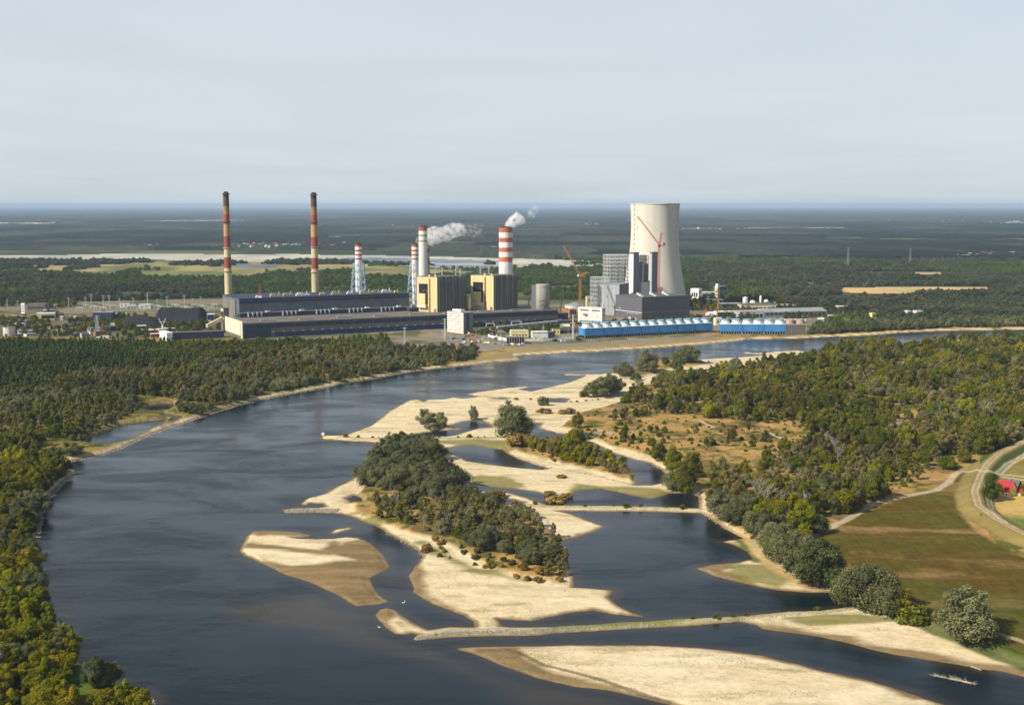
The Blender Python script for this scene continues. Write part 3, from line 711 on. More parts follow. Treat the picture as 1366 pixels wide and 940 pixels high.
def crown_mesh(name, seed, H, rad, z0, shape, lobes, leaves, size, mat):
    """lobed crown: overlapping clumps of leaf-sized faces over a few dark inner masses"""
    r = np.random.default_rng(seed)
    L = []
    for i in range(lobes):
        a = r.uniform(0, 2 * math.pi)
        u = (i + 0.5) / lobes
        z = z0 + (H - z0) * (0.10 + 0.82 * u)
        if shape == 'round': w = math.sin(math.pi * min(0.97, 0.16 + 0.80 * u)) ** 0.7
        elif shape == 'cone': w = (1 - u) ** 0.8 * 1.0 + 0.06
        elif shape == 'tall': w = math.sin(math.pi * min(0.95, 0.2 + 0.75 * u)) ** 0.8
        else: w = math.sqrt(max(0.05, 1 - u * u))
        k = r.uniform(0.42, 0.92) * w * (1 + 0.22 * math.sin(a * 2 + seed) * (shape == 'round'))
        lr = rad * r.uniform(0.22, 0.44) * (0.55 + 0.45 * w)
        if shape in ('cone', 'tall'): lr *= 1.15
        L.append((math.cos(a) * rad * k, math.sin(a) * rad * k, z, lr))
    if shape == 'round':
        L.append((0, 0, z0 + (H - z0) * 0.45, rad * 0.55))
    L = np.array(L)
    if shape == 'round':                                 # several leaders: lopsided outline, uneven top
        ang = np.arctan2(L[:, 1], L[:, 0]); ph = r.uniform(0, 6.28)
        L[:, :2] *= (1 + 0.26 * np.sin(2 * ang + ph) + 0.16 * np.sin(3 * ang + 2 * ph))[:, None]
        L[:, 2] += r.uniform(-0.09, 0.09, len(L)) * (H - z0)
        side = np.cos(ang - ph) > 0.15
        L[side, 2] -= 0.16 * H * (L[side, 2] / H); L[side, 0] += 0.22 * rad * math.cos(ph); L[side, 1] += 0.22 * rad * math.sin(ph)
        L[:, 2] = np.maximum(L[:, 2], L[:, 3] * 0.7)
    # inner masses
    ico_v = []; ico_f = []
    t = (1 + 5 ** 0.5) / 2
    iv = np.array([(-1, t, 0), (1, t, 0), (-1, -t, 0), (1, -t, 0), (0, -1, t), (0, 1, t), (0, -1, -t), (0, 1, -t), (t, 0, -1), (t, 0, 1), (-t, 0, -1), (-t, 0, 1)]) / math.hypot(1, t)
    fi = np.array([(0, 11, 5), (0, 5, 1), (0, 1, 7), (0, 7, 10), (0, 10, 11), (1, 5, 9), (5, 11, 4), (11, 10, 2), (10, 7, 6), (7, 1, 8), (3, 9, 4), (3, 4, 2), (3, 2, 6), (3, 6, 8), (3, 8, 9), (4, 9, 5), (2, 4, 11), (6, 2, 10), (8, 6, 7), (9, 8, 1)])
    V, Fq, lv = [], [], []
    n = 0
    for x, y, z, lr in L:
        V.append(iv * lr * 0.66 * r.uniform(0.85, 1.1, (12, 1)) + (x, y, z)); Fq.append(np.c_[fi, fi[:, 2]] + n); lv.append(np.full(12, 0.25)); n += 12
    tris = len(L) * 20
    # leaves
    wts = L[:, 3] ** 2; wts = wts / wts.sum()
    li = r.choice(len(L), leaves * 2, p=wts)
    d = r.normal(size=(leaves * 2, 3)); d[:, 2] += 0.25
    d /= np.linalg.norm(d, axis=1)[:, None]
    P = L[li, :3] + d * (L[li, 3] * r.uniform(0.62, 1.24, leaves * 2))[:, None] * np.array([1, 1, 0.92])
    dist = np.linalg.norm(P[:, None, :] - L[None, :, :3], axis=2) / L[None, :, 3]
    ok = (dist.min(1) > 0.76) & (P[:, 2] > 0.15)
    P, d, li = P[ok][:leaves], d[ok][:leaves], li[ok][:leaves]
    k = len(P)
    nrm = d * 0.95 + r.normal(size=(k, 3)) * 0.5 + np.array([0, 0, 0.18])
    nrm /= np.linalg.norm(nrm, axis=1)[:, None]
    tg = np.cross(nrm, r.normal(size=(k, 3))); tg /= np.linalg.norm(tg, axis=1)[:, None]
    bt = np.cross(nrm, tg)
    s = (size * r.uniform(0.55, 1.3, k))[:, None]
    asp = r.uniform(0.45, 0.9, k)[:, None]
    q = np.stack([P - tg * s, P - bt * s * asp - nrm * s * 0.15, P + tg * s, P + bt * s * asp + nrm * s * 0.15], 1)
    V.append(q.reshape(-1, 3)); Fq.append(np.arange(4 * k).reshape(-1, 4) + n)
    lobe_tone = r.uniform(0.0, 1.0, len(L))
    lv.append(np.repeat(np.clip(lobe_tone[li] * 0.7 + r.uniform(0, 0.45, k), 0, 1), 4))
    V = np.concatenate(V); lv = np.concatenate(lv)
    tri = Fq[:len(L)]; quad = Fq[len(L)]
    loops = np.concatenate([np.concatenate(tri)[:, :3].ravel(), quad.ravel()])
    starts = np.concatenate([np.arange(tris) * 3, tris * 3 + np.arange(k) * 4])
    me = bpy.data.meshes.new(name)
    me.vertices.add(len(V)); me.vertices.foreach_set('co', V.astype(np.float32).ravel())
    me.loops.add(len(loops)); me.loops.foreach_set('vertex_index', loops.astype(np.int32))
    me.polygons.add(len(starts)); me.polygons.foreach_set('loop_start', starts.astype(np.int32))
    me.update(calc_edges=True)
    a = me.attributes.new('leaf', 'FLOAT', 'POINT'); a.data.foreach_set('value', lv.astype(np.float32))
    me.materials.append(mat)
    return me

def trunk_mesh(name, H, r0, seed, mat, fork=True):
    r = random.Random(seed)
    b = MB()
    top = H * 0.72
    p = [(0, 0, -0.6)]
    for i in range(1, 5):
        p.append((r.uniform(-.04, .04) * H * i / 4, r.uniform(-.04, .04) * H * i / 4, top * i / 4))
    for i in range(4):
        b.bar(p[i], p[i + 1], r0 * (1 - 0.22 * i), 0, 6, r0 * (1 - 0.22 * (i + 1)))
    if fork:
        for k in range(5):
            s = p[1 + k % 3]
            a = r.uniform(0, 6.28); l = H * r.uniform(.2, .34)
            b.bar(s, (s[0] + math.cos(a) * l * .8, s[1] + math.sin(a) * l * .8, s[2] + l * .8), r0 * .5, 0, 5, r0 * .12)
    return b.mesh(name, mat)

def bare_mesh(name, H, rad, seed):
    r = random.Random(seed); b = MB()
    def grow(p, d, l, w, n):
        q = p + d * l
        b.bar(p, q, w, 0, 4 if n else 3, w * .6)
        if n == 0: return
        for _ in range(3 if n > 1 else 4):
            e = (d + Vector((r.uniform(-1, 1), r.uniform(-1, 1), r.uniform(-.3, .7))) * .75).normalized()
            grow(p + d * l * r.uniform(.45, 1), e, l * r.uniform(.5, .75), w * .55, n - 1)
    for k in range(5):
        a = k * 1.26 + r.random()
        grow(Vector((0, 0, H * r.uniform(.15, .45))), Vector((math.cos(a) * .6, math.sin(a) * .6, 1)).normalized(), H * .28, .11, 3)
    return b.mesh(name, pale_bark)

# kind: (object name, category, height, radius, crown start, shape, lobes, leaves, leaf size, leaf material, variants, bark)
KINDS = {
 'willow': ('willow_tree', 'tree', 12, 6.2, 0.8, 'round', 44, 8000, 0.27, 'willow', 5, bark),
 'broad': ('broadleaf_tree', 'tree', 13, 5.0, 1.2, 'round', 34, 6500, 0.28, 'broad', 5, bark),
 'poplar': ('poplar_tree', 'tree', 14, 4.0, 1.0, 'tall', 20, 4200, 0.26, 'poplar', 4, pale_bark),
 'pine': ('pine_tree', 'tree', 13, 3.0, 2.0, 'cone', 18, 1800, 0.42, 'pine', 4, bark),
 'lime': ('leafy_tree', 'tree', 8, 4.2, 0.3, 'round', 30, 5200, 0.25, 'lime', 4, bark),
 'bare': ('bare_tree', 'tree', 11, 3.4, 1.0, 'bare', 0, 0, 0, 'pale', 3, pale_bark),
 'shrub': ('shrub', 'shrub', 3.4, 2.4, 0.1, 'dome', 12, 1000, 0.30, 'broad', 3, bark),
 'grey': ('willow_shrub', 'shrub', 3.6, 2.4, 0.1, 'dome', 12, 1000, 0.30, 'willow', 3, bark),
 'tan': ('dry_bush', 'bush', 2.6, 2.6, 0.0, 'dome', 11, 900, 0.30, 'tan', 3, bark),
 'clump': ('wood', 'wood', 13, 9.0, 0.5, 'round', 26, 900, 1.05, 'mix', 5, bark),
 'pineclump': ('pine_wood', 'wood', 13, 7.0, 0.5, 'round', 22, 900, 0.8, 'pine', 3, bark),
}
CROWN, TRUNK = {}, {}
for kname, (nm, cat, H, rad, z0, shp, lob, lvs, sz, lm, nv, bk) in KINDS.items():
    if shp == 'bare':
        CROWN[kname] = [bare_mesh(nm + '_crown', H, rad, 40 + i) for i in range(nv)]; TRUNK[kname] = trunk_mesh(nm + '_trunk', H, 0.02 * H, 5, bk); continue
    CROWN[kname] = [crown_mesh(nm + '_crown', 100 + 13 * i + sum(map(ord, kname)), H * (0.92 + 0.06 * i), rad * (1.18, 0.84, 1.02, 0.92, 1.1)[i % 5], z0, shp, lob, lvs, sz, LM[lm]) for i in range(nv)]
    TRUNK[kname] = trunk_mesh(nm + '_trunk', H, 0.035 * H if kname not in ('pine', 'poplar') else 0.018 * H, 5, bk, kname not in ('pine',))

PARTED = {'bare', 'willow', 'broad', 'poplar', 'pine', 'lime'}
PROTO_OBJ = {}
def plant(kind, x, y, h, label, group=None, wide=1.0, rz=None, z=None, variant=None):
    """one individual tree or bush of the height h"""
    nm, cat, H = KINDS[kind][:3]
    v = random.randrange(KINDS[kind][10]) if variant is None else variant
    s = h / H
    z = float(gh(x, y)) - 0.1 if z is None else z
    rz = random.uniform(0, 6.28) if rz is None else rz
    key = (kind, v)
    o = bpy.data.objects.new(nm, None if kind in PARTED else CROWN[kind][v])
    C.objects.link(o)
    o.location, o.rotation_euler, o.scale = (x, y, z), (0, 0, rz), (s * wide, s * wide, s)
    o['label'], o['category'] = label, cat
    if group: o['group'] = group
    if kind in PARTED:
        c = bpy.data.objects.new('crown', CROWN[kind][v]); C.objects.link(c); c.parent = o
        t = bpy.data.objects.new('trunk', TRUNK[kind]); C.objects.link(t); t.parent = o
    return o

def pick(poly, spacing, jitter=0.0, seed=0, gap=None, n=60000):
    """points strewn over a traced outline, no two nearer than the spacing (metres)"""
    r = np.random.default_rng(seed)
    g = np.array([[float(q) for q in ground(a, b)] for a, b in poly])
    x0, y0 = g.min(0); x1, y1 = g.max(0)
    area = (x1 - x0) * (y1 - y0)
    n = int(min(n, area / spacing ** 2 * 5))
    x, y = r.uniform(x0, x1, n), r.uniform(y0, y1, n)
    px, py = topix(x, y)
    ok = inpoly(x, y, [tuple(q) for q in g])
    if gap is not None: ok &= gap(x, y, px, py)
    x, y = x[ok], y[ok]
    cells = {}; out = []
    for a, b in zip(x, y):
        i, j = int(a // spacing), int(b // spacing)
        if any((a - p) ** 2 + (b - q) ** 2 < spacing ** 2 for di in (-1, 0, 1) for dj in (-1, 0, 1) for p, q in cells.get((i + di, j + dj), ())): continue
        cells.setdefault((i, j), []).append((a, b)); out.append((a, b))
    return out

# geometry-node scatter for the masses nobody could count
def scatter(name, pts, kind, scales, label, zs=None):
    """one object that repeats crown meshes over many points"""
    pts = np.asarray(pts, float)
    k = len(pts)
    zs = gh(pts[:, 0], pts[:, 1]) - 0.3 if zs is None else zs
    me = bpy.data.meshes.new(name)
    me.vertices.add(k)
    me.vertices.foreach_set('co', np.c_[pts[:, :2], zs].astype(np.float32).ravel())
    for an, arr in (('size', scales), ('turn', rng.uniform(0, 6.28, k))):
        a = me.attributes.new(an, 'FLOAT', 'POINT'); a.data.foreach_set('value', np.asarray(arr, np.float32))
    a = me.attributes.new('pick', 'INT', 'POINT'); a.data.foreach_set('value', rng.integers(0, len(CROWN[kind]), k).astype(np.int32))
    o = bpy.data.objects.new(name, me); C.objects.link(o)
    o['kind'] = 'stuff'; o['label'] = label
    ng = bpy.data.node_groups.new(name, 'GeometryNodeTree')
    ng.interface.new_socket('Geometry', in_out='INPUT', socket_type='NodeSocketGeometry')
    ng.interface.new_socket('Geometry', in_out='OUTPUT', socket_type='NodeSocketGeometry')
    N, Lk = ng.nodes, ng.links
    gi, go = N.new('NodeGroupInput'), N.new('NodeGroupOutput')
    ip = N.new('GeometryNodeInstanceOnPoints')
    gt = N.new('GeometryNodeJoinGeometry')
    for m in reversed(CROWN[kind]):
        so = SRC[m.name]
        oi = N.new('GeometryNodeObjectInfo'); oi.inputs[0].default_value = so
        oi.inputs['As Instance'].default_value = True
        Lk.new(oi.outputs['Geometry'], gt.inputs[0])
    def attr(n, t):
        a = N.new('GeometryNodeInputNamedAttribute'); a.data_type = t; a.inputs[0].default_value = n
        return a.outputs[0]
    cx = N.new('ShaderNodeCombineXYZ'); Lk.new(attr('turn', 'FLOAT'), cx.inputs[2])
    Lk.new(gi.outputs[0], ip.inputs['Points']); Lk.new(gt.outputs[0], ip.inputs['Instance'])
    ip.inputs['Pick Instance'].default_value = True
    Lk.new(attr('pick', 'INT'), ip.inputs['Instance Index'])
    Lk.new(cx.outputs[0], ip.inputs['Rotation']); Lk.new(attr('size', 'FLOAT'), ip.inputs['Scale'])
    Lk.new(ip.outputs[0], go.inputs[0])
    md_ = o.modifiers.new('scatter', 'NODES'); md_.node_group = ng
    return o

# ---- single trees and bushes that stand out, traced one by one: (kind, px, py of the foot, height in photo px, width factor, label)
LAND = [
 ('willow', 1283, 846, 62, 1.22, 'large round grey-green willow standing alone on the meadow edge with its own shadow'),
 ('willow', 1092, 780, 62, 0.95, 'tall grey willow overhanging the inlet at the west end of the bank row'),
 ('willow', 1066, 757, 52, 1.0, 'grey willow on the bank beside the pale grass tip of the inlet'),
 ('willow', 1140, 800, 52, 0.95, 'silvery willow of the bank row just right of the gap in the trees'),
 ('willow', 1158, 810, 66, 0.95, 'tallest silvery willow of the bank row beside the end of the stone dyke'),
 ('willow', 1182, 815, 60, 0.9, 'dense grey willow in the bank row behind the dyke root'),
 ('broad', 1203, 822, 40, 1.0, 'dark green leaning tree at the meadow end of the willow row'),
 ('shrub', 1215, 826, 24, 1.2, 'bright green bush under the dark leaning tree by the meadow'),
 ('shrub', 1228, 830, 18, 1.2, 'low dark bush between the willow row and the lone meadow willow'),
 ('willow', 1047, 745, 44, 1.0, 'grey-green willow on the inlet bank where the shore bends'),
 ('willow', 1030, 730, 40, 1.0, 'slender grey willow at the top of the inlet bank'),
 ('willow', 1108, 770, 40, 0.9, 'small grey willow behind the tall inlet willow'),
 ('broad', 1322, 667, 30, 1.0, 'dark round tree shading the red-roofed cottage'),
 ('lime', 1265, 626, 17, 1.5, 'rounded bright green bush alone beside the track bend'),
 ('broad', 1284, 617, 20, 0.9, 'dark tree at the wood edge above the track bend'),
 ('willow', 569, 568, 26, 0.8, 'left of the two small leaning willows on the upper sandbar'),
 ('willow', 588, 568, 22, 0.8, 'right of the two small leaning willows on the upper sandbar'),
 ('grey', 577, 570, 9, 1.8, 'low grey bush at the foot of the two leaning sandbar willows'),
 ('willow', 632, 557, 19, 0.6, 'thin forked young willow alone on the upper sandbar'),
 ('willow', 683, 580, 40, 1.05, 'big dark willow rising from the sandbar next to a blue pool'),
 ('grey', 721, 539, 12, 0.9, 'left of a pair of small round shrubs on the upper sand'),
 ('grey', 728, 539, 11, 0.9, 'right of a pair of small round shrubs on the upper sand'),
 ('tan', 724, 550, 6, 1.6, 'flat brown bush on the sand right of the big dark willow'),
 ('tan', 757, 550, 7, 1.8, 'larger flat brown bush further right on the upper sand'),
 ('willow', 792, 528, 20, 1.1, 'left end of the wide willow clump on the upper sandbar'),
 ('willow', 802, 528, 24, 1.1, 'middle of the wide willow clump on the upper sandbar'),
 ('willow', 814, 526, 26, 1.1, 'highest willow of the wide clump on the upper sandbar'),
 ('willow', 822, 523, 20, 1.0, 'right end of the wide willow clump on the upper sandbar'),
 ('grey', 779, 528, 9, 1.2, 'small shrub leaning out left of the wide willow clump'),
 ('willow', 833, 502, 18, 1.0, 'grey willow at the river tip of the northern bar'),
 ('willow', 863, 496, 24, 1.05, 'pale rounded willow on the crest of the northern bar'),
 ('willow', 917, 484, 22, 1.25, 'broad domed willow by the water on the northern bar'),
 ('willow', 905, 494, 19, 0.8, 'blue-grey willow in front of the domed one on the northern bar'),
 ('grey', 849, 506, 10, 1.0, 'blue-grey shrub on the front slope of the northern bar'),
 ('broad', 888, 488, 12, 1.2, 'low olive tree between the willows of the northern bar'),
 ('tan', 692, 596, 17, 1.2, 'straw-coloured bush at the pond end of the brushy islet'),
 ('tan', 705, 590, 10, 1.2, 'second straw-coloured bush behind the pale one by the pond'),
 ('tan', 664, 660, 9, 1.3, 'round yellow bush standing in the narrow channel'),
 ('tan', 742, 664, 9, 1.8, 'yellow brush heap at the point between two channels'),
 ('tan', 735, 656, 6, 1.8, 'low yellow brush on the sand above the channel point'),
 ('tan', 757, 658, 6, 1.6, 'small yellow brush at the right of the channel point'),
 ('tan', 748, 635, 3.5, 2.2, 'flat tuft of dry brush on the middle sand tongue'),
 ('lime', 765, 590, 24, 0.7, 'bright green oval bush in the dry grass clearing'),
 ('broad', 770, 572, 20, 1.0, 'dark tree at the river end of the dry grass clearing'),
 ('willow', 774, 583, 16, 0.9, 'small grey tree with bare stem in the dry clearing near the parked cars'),
 ('broad', 834, 588, 22, 0.7, 'small oval green tree in the clearing right of the parked cars'),
 ('broad', 977, 590, 18, 0.8, 'dark round tree alone in the middle of the dry clearing'),
 ('shrub', 946, 595, 12, 1.1, 'low dark bush in the dry clearing left of the round tree'),
 ('poplar', 928, 582, 14, 0.9, 'thin bare brownish tree in the dry clearing'),
 ('poplar', 997, 578, 20, 0.7, 'slim pale tree on the upper edge of the dry clearing'),
 ('broad', 915, 654, 40, 0.95, 'tall green tree hanging over the dark pool at the channel end'),
 ('willow', 905, 650, 30, 0.9, 'grey willow dipping to the channel end below the green trees'),
 ('broad', 897, 628, 34, 1.0, 'broad green tree at the bend of the side channel'),
 ('broad', 880, 615, 28, 1.0, 'green tree on the eroded bank of the side channel'),
 ('broad', 925, 638, 36, 0.9, 'dark green tree behind the channel-end willows'),
 ('willow', 130, 918, 40, 0.75, 'grey-green willow on the lower left shore next to the bog'),
 ('willow', 148, 913, 30, 0.9, 'low grey willow leaning to the water on the lower left shore'),
 ('lime', 165, 945, 34, 1.0, 'yellow-green tree at the bottom left shore, its top in view'),
 ('lime', 188, 948, 30, 0.9, 'outermost yellow-green tree at the bottom left shore'),
 ('lime', 140, 950, 30, 1.1, 'yellow-green tree at the bottom edge left of the shore trees'),
 ('willow', 80, 880, 34, 0.9, 'grey willow on the left bank above the small sand spit'),
 ('willow', 88, 866, 30, 0.9, 'grey willow right at the small sand spit of the left bank'),
 ('willow', 97, 606, 16, 1.6, 'wide grey willow between the sandy cove and the left pond'),
 ('grey', 72, 606, 10, 1.5, 'low grey willow bush by the sandy cove on the left bank'),
 ('broad', 508, 462, 17, 0.8, 'tall dark pine-like tree at the end of the wood below the turbine hall'),
 ('grey', 772, 455, 7, 1.3, 'single dark bush on the river wall left of the blue cooling row'),
]
for kind, px, py, hpx, wide, label in LAND:
    x, y = map(float, ground(px, py, 2.0))
    plant(kind, x, y, hpx * y / F * 1.03, label, None, wide, z=None)

# ---- bush rows on the dykes and sand
for line, step, group, label, kind in [
    (DYKES[1], 9, 'bushes along the middle dyke', 'small round bush growing on the middle stone dyke', 'shrub'),
    (DYKES[2], 8, 'bushes along the upper dyke', 'small bush growing on the upper stone dyke with the boat at its tip', 'shrub'),
    ([(905, 829), (960, 826.5), (1020, 821), (1054, 817), (1099, 815), (1140, 811)], 8, 'bushes along the near dyke', 'small bush on the grassy half of the near stone dyke', 'shrub'),
    ([(757, 538), (765, 537), (775, 536.5), (785, 536), (798, 535)], 5, 'shrubs by the sand pool', 'grey shrub in the strip right of the small sand pool', 'grey'),
    ([(945, 484), (960, 485), (975, 486)], 7, 'shrubs on the northern sand', 'green shrub in a row on the far northern sand', 'shrub'),
    ([(672, 533), (690, 534), (712, 534)], 7, 'shrubs on the upper sand', 'low shrub in the thin line on the upper sand', 'shrub')]:
    g = [tuple(map(float, ground(a, b))) for a, b in line]
    for (ax, ay), (bx, by) in zip(g, g[1:]):
        n = max(1, int(math.hypot(bx - ax, by - ay) / step))
        for i in range(n):
            if random.random() < 0.25: continue
            t = (i + random.random()) / n
            plant(kind, ax + (bx - ax) * t + random.uniform(-1, 1), ay + (by - ay) * t + random.uniform(-1.2, 1.2), random.uniform(0.9, 2.6), label, group, random.uniform(0.9, 1.5))

# ---- woods: (outline, spacing, mix of kinds with weights, height range, label stem, group)
def nogap(x, y, px, py): return np.ones(x.shape, bool)
def gaps(th, lx=40, seed=90):
    return lambda x, y, px, py: fbm(x / lx, y / lx, seed, 3) > th
def dry(x, y, inset=1.5):
    return gh(x, y) > 0.9

SRC = {}
for kname in KINDS:                          # first object that carries each crown mesh serves the scatter as its source
    for m in CROWN[kname]:
        for o in bpy.data.objects:
            if o.data is m: SRC[m.name] = o; break

WOODS = [
 # left bank, lower corner, yellow-green growth
 ([(-160, 1000), (-160, 800), (0, 790), (55, 800), (62, 822), (82, 838), (92, 860), (100, 890), (86, 900), (76, 930), (90, 960), (120, 970)], 5.6, {'lime': 7, 'broad': 2, 'willow': 1.5}, (5.5, 12), 'yellow-green tree on the lower left bank', 'trees on the lower left bank', 0.22),
 ([(-160, 800), (-160, 640), (0, 606), (40, 622), (88, 632), (80, 642), (58, 662), (48, 690), (46, 725), (49, 750), (52, 785), (55, 800), (0, 790)], 6.6, {'willow': 5, 'broad': 4, 'lime': 2.5}, (6, 12), 'tree in the dense growth along the left bend of the river', 'trees along the left bend', 0.0),
 ([(-160, 640), (-160, 525), (0, 528), (80, 520), (150, 528), (185, 541), (150, 558), (112, 572), (95, 590), (70, 590), (40, 618), (0, 606)], 7.2, {'willow': 4, 'broad': 3, 'poplar': 3, 'shrub': 1}, (6, 12), 'tree in the mixed wood behind the left pond', 'trees behind the left pond', 0.27),
 ([(150, 528), (80, 520), (100, 505), (200, 497), (330, 478), (470, 470), (560, 468), (632, 470), (634, 482), (590, 488), (520, 498), (440, 512), (380, 523), (330, 532), (290, 545), (235, 536)], 8.0, {'willow': 5, 'poplar': 3, 'broad': 3, 'bare': .3}, (6, 11.5), 'tree in the grey-green wood strip along the left river bank', 'trees along the left river bank', 0.22),
 ([(95, 592), (112, 573), (150, 560), (187, 541), (187, 550), (160, 563), (138, 572), (120, 580), (112, 594)], 5.5, {'shrub': 3, 'willow': 4, 'broad': 2}, (3, 7), 'tree on the rim of the left pond', 'trees on the rim of the left pond', 0.2),
 ([(233, 542), (290, 547), (336, 534.5), (290, 548), (262, 556), (240, 553)], 5.5, {'shrub': 3, 'willow': 4, 'broad': 2}, (3, 7), 'tree between the left ponds and the river', 'trees between the left ponds and the river', 0.2),
 # grove islands
 ([(488, 652), (500, 622), (515, 605), (545, 598), (572, 605), (592, 625), (606, 648), (604, 662), (560, 660), (515, 658)], 6.4, {'willow': 6, 'broad': 3, 'poplar': 0.5}, (8, 12.5), 'tree in the dense rounded grove on the river island', 'grove trees on the island', 0.0),
 ([(505, 696), (500, 676), (540, 664), (600, 662), (640, 672), (690, 686), (725, 706), (745, 725), (754, 750), (755, 772), (735, 774), (690, 752), (650, 742), (600, 722), (545, 706)], 6.2, {'poplar': 6, 'bare': 1, 'willow': 3, 'broad': 1}, (5.0, 9.0), 'slim olive tree in the long belt on the river island', 'belt trees on the island', 0.0),
 ([(694, 592), (740, 590), (790, 602), (822, 616), (840, 632), (830, 638), (790, 628), (740, 618), (712, 608)], 6.0, {'poplar': 4, 'lime': 3, 'shrub': 3, 'tan': 2}, (4, 9), 'brushy tree on the islet between pond and side channel', 'trees on the brushy islet', 0.15),
 # right bank
 ([(778, 562), (800, 550), (835, 538), (852, 522), (900, 508), (945, 503), (985, 493), (1040, 489), (1090, 474), (1150, 468), (1215, 463), (1290, 458), (1560, 452), (1560, 585), (1366, 592), (1310, 612), (1270, 612), (1230, 636), (1190, 650), (1130, 600), (1060, 575), (1000, 566), (930, 560), (880, 556), (820, 566)], 7.8, {'broad': 6.5, 'bare': .5, 'poplar': 2.6, 'lime': 2.5, 'willow': 2}, (7, 15), 'tree in the wide wood on the right bank', 'wood on the right bank', 0.38),
 ([(940, 676), (945, 660), (960, 640), (1000, 625), (1050, 610), (1110, 600), (1180, 640), (1225, 645), (1180, 668), (1140, 686), (1100, 708), (1085, 722), (1066, 742), (1020, 722), (975, 702), (955, 690)], 7.4, {'broad': 5, 'bare': 1.1, 'poplar': 3.2, 'lime': 2, 'willow': 2.5}, (7, 14.5), 'tree in the wood between the lagoon and the meadow', 'wood between lagoon and meadow', 0.30),
 ([(780, 575), (830, 568), (930, 562), (1050, 578), (1120, 604), (1000, 622), (945, 640), (905, 628), (860, 606), (820, 596), (780, 585)], 9.5, {'broad': 2, 'shrub': 5, 'bare': 1.5, 'poplar': 2, 'tan': 1}, (2.5, 9), 'scattered small tree in the dry clearing on the right bank', 'scattered trees in the dry clearing', 0.50),
 # wood edge near the inlet
 ([(945, 688), (985, 704), (1020, 722), (1045, 738), (1080, 770), (1100, 782), (1085, 784), (1050, 752), (1015, 730), (970, 708)], 6, {'shrub': 5, 'grey': 4}, (1.5, 3.5), 'low bush on the lagoon bank below the wood', 'bushes on the lagoon bank', 0.3),
 ([(560, 738), (620, 752), (700, 778), (755, 780), (740, 774), (690, 760), (620, 738), (575, 722)], 6, {'grey': 5, 'tan': 5, 'shrub': 1}, (1.5, 4.0), 'low bush between the island belt and the big sandbar', 'bushes on the island edge', 0.3),
]
near_list = []
wood_y = {}
for wi, (poly, sp, mixk, (h0, h1), lab, grp, th) in enumerate(WOODS):
    gapf = (lambda x, y, px, py, th=th, wi=wi: (fbm(x / 45, y / 45, 90 + wi, 3) > th) & (gh(x, y) > 0.7) & ((fbm(x / 16, y / 16, 70 + wi, 2) > (0.36 if wi in (9, 10) else 0.0))))
    names = list(mixk); w = np.array([mixk[k] for k in names], float); w /= w.sum()
    for (x, y) in pick(poly, sp, seed=200 + wi, gap=gapf):
        # neighbours tend to be of one kind
        t = float(fbm(np.array(x / 38.0), np.array(y / 38.0), 120 + wi, 2))
        u = min(0.999, max(0.0, (t - 0.2) / 0.6 * 0.6 + random.random() * 0.4))
        kind = names[int(np.searchsorted(np.cumsum(w), u))] if u < 1 else names[-1]
        h = random.uniform(h0, h1) * (0.45 + 1.1 * float(fbm(np.array(x / 55.0), np.array(y / 55.0), 133 + wi, 3)))
        if kind in ('shrub', 'grey', 'tan'): h = min(h, random.uniform(1.6, 3.8))
        near_list.append((y, x, kind, h, lab, grp)); wood_y.setdefault(grp, []).append(y)
near_list.sort()
count, rest = {}, {}
for y, x, kind, h, lab, grp in near_list:
    base = KINDS[kind][0]
    px, py = topix(x, y)
    inview = -25 < px < 1391 and py < 990
    if inview and count.get(kind, 0) < (290 if kind not in ('shrub', 'grey') else 140):
        count[kind] = count.get(kind, 0) + 1
        adj = {'bare': 'bare grey ', 'willow': 'grey-green willow ', 'broad': 'dark green ', 'poplar': 'slim olive-brown ', 'lime': 'bright green ', 'shrub': 'small green ', 'grey': 'small grey ', 'tan': 'straw-coloured '}[kind]
        l2 = lab
        for wd in ('yellow-green ', 'slim olive ', 'brushy ', 'scattered small '): l2 = l2.replace(wd, '')
        if kind == 'willow': l2 = l2.replace('tree ', '', 1) if l2.startswith('tree ') else l2
        if kind in ('shrub', 'grey', 'tan') and l2.startswith('tree '): l2 = 'bush ' + l2[5:]
        if l2.startswith('low bush '): l2 = l2[4:]
        q = np.searchsorted(np.sort(wood_y[grp]), y) / len(wood_y[grp])
        hm = (2.6 if kind in ('shrub', 'grey', 'tan') else 8.5)
        adj = ('tall ' if h > hm else 'low ') + adj.replace('small ', '')
        l2 = l2 + (', near side' if q < .33 else ', middle' if q < .66 else ', far side')
        lfull = adj + l2
        if len(lfull.replace('-', ' ').split()) > 16: lfull = lfull.replace('tree in the dense growth', 'tree').replace('in the wide wood ', 'of the wood ').replace('the grey-green wood strip', 'the wood').replace('the dense rounded grove', 'the grove').replace('slim ', '')
        plant(kind, x, y, h, lfull, grp + ', ' + KINDS[kind][0].replace('_', ' ') + 's', random.uniform(0.85, 1.2))
    else:
        rest.setdefault(kind, []).append((x, y, h))
for kname in KINDS:
    for m in CROWN[kname]:
        if m.name not in SRC:
            for o in bpy.data.objects:
                if o.data is m: SRC[m.name] = o; break
print('individual trees', count, 'rest', {k: len(v) for k, v in rest.items()})
RESTLAB = {'willow': ('far_willows', 'far grey willows of the river woods'), 'broad': ('far_broadleaf_wood', 'far dark green broadleaf trees of the right bank wood'),
           'poplar': ('far_poplars', 'far slim olive trees of the river woods'), 'lime': ('far_leafy_trees', 'far bright green trees of the river woods'),
           'shrub': ('undergrowth', 'low undergrowth in the river woods'), 'grey': ('willow_scrub', 'grey willow scrub in the river woods'), 'bare': ('bare_trees', 'bare grey trees of the river woods'), 'tan': ('dry_scrub', 'dry straw-coloured scrub')}
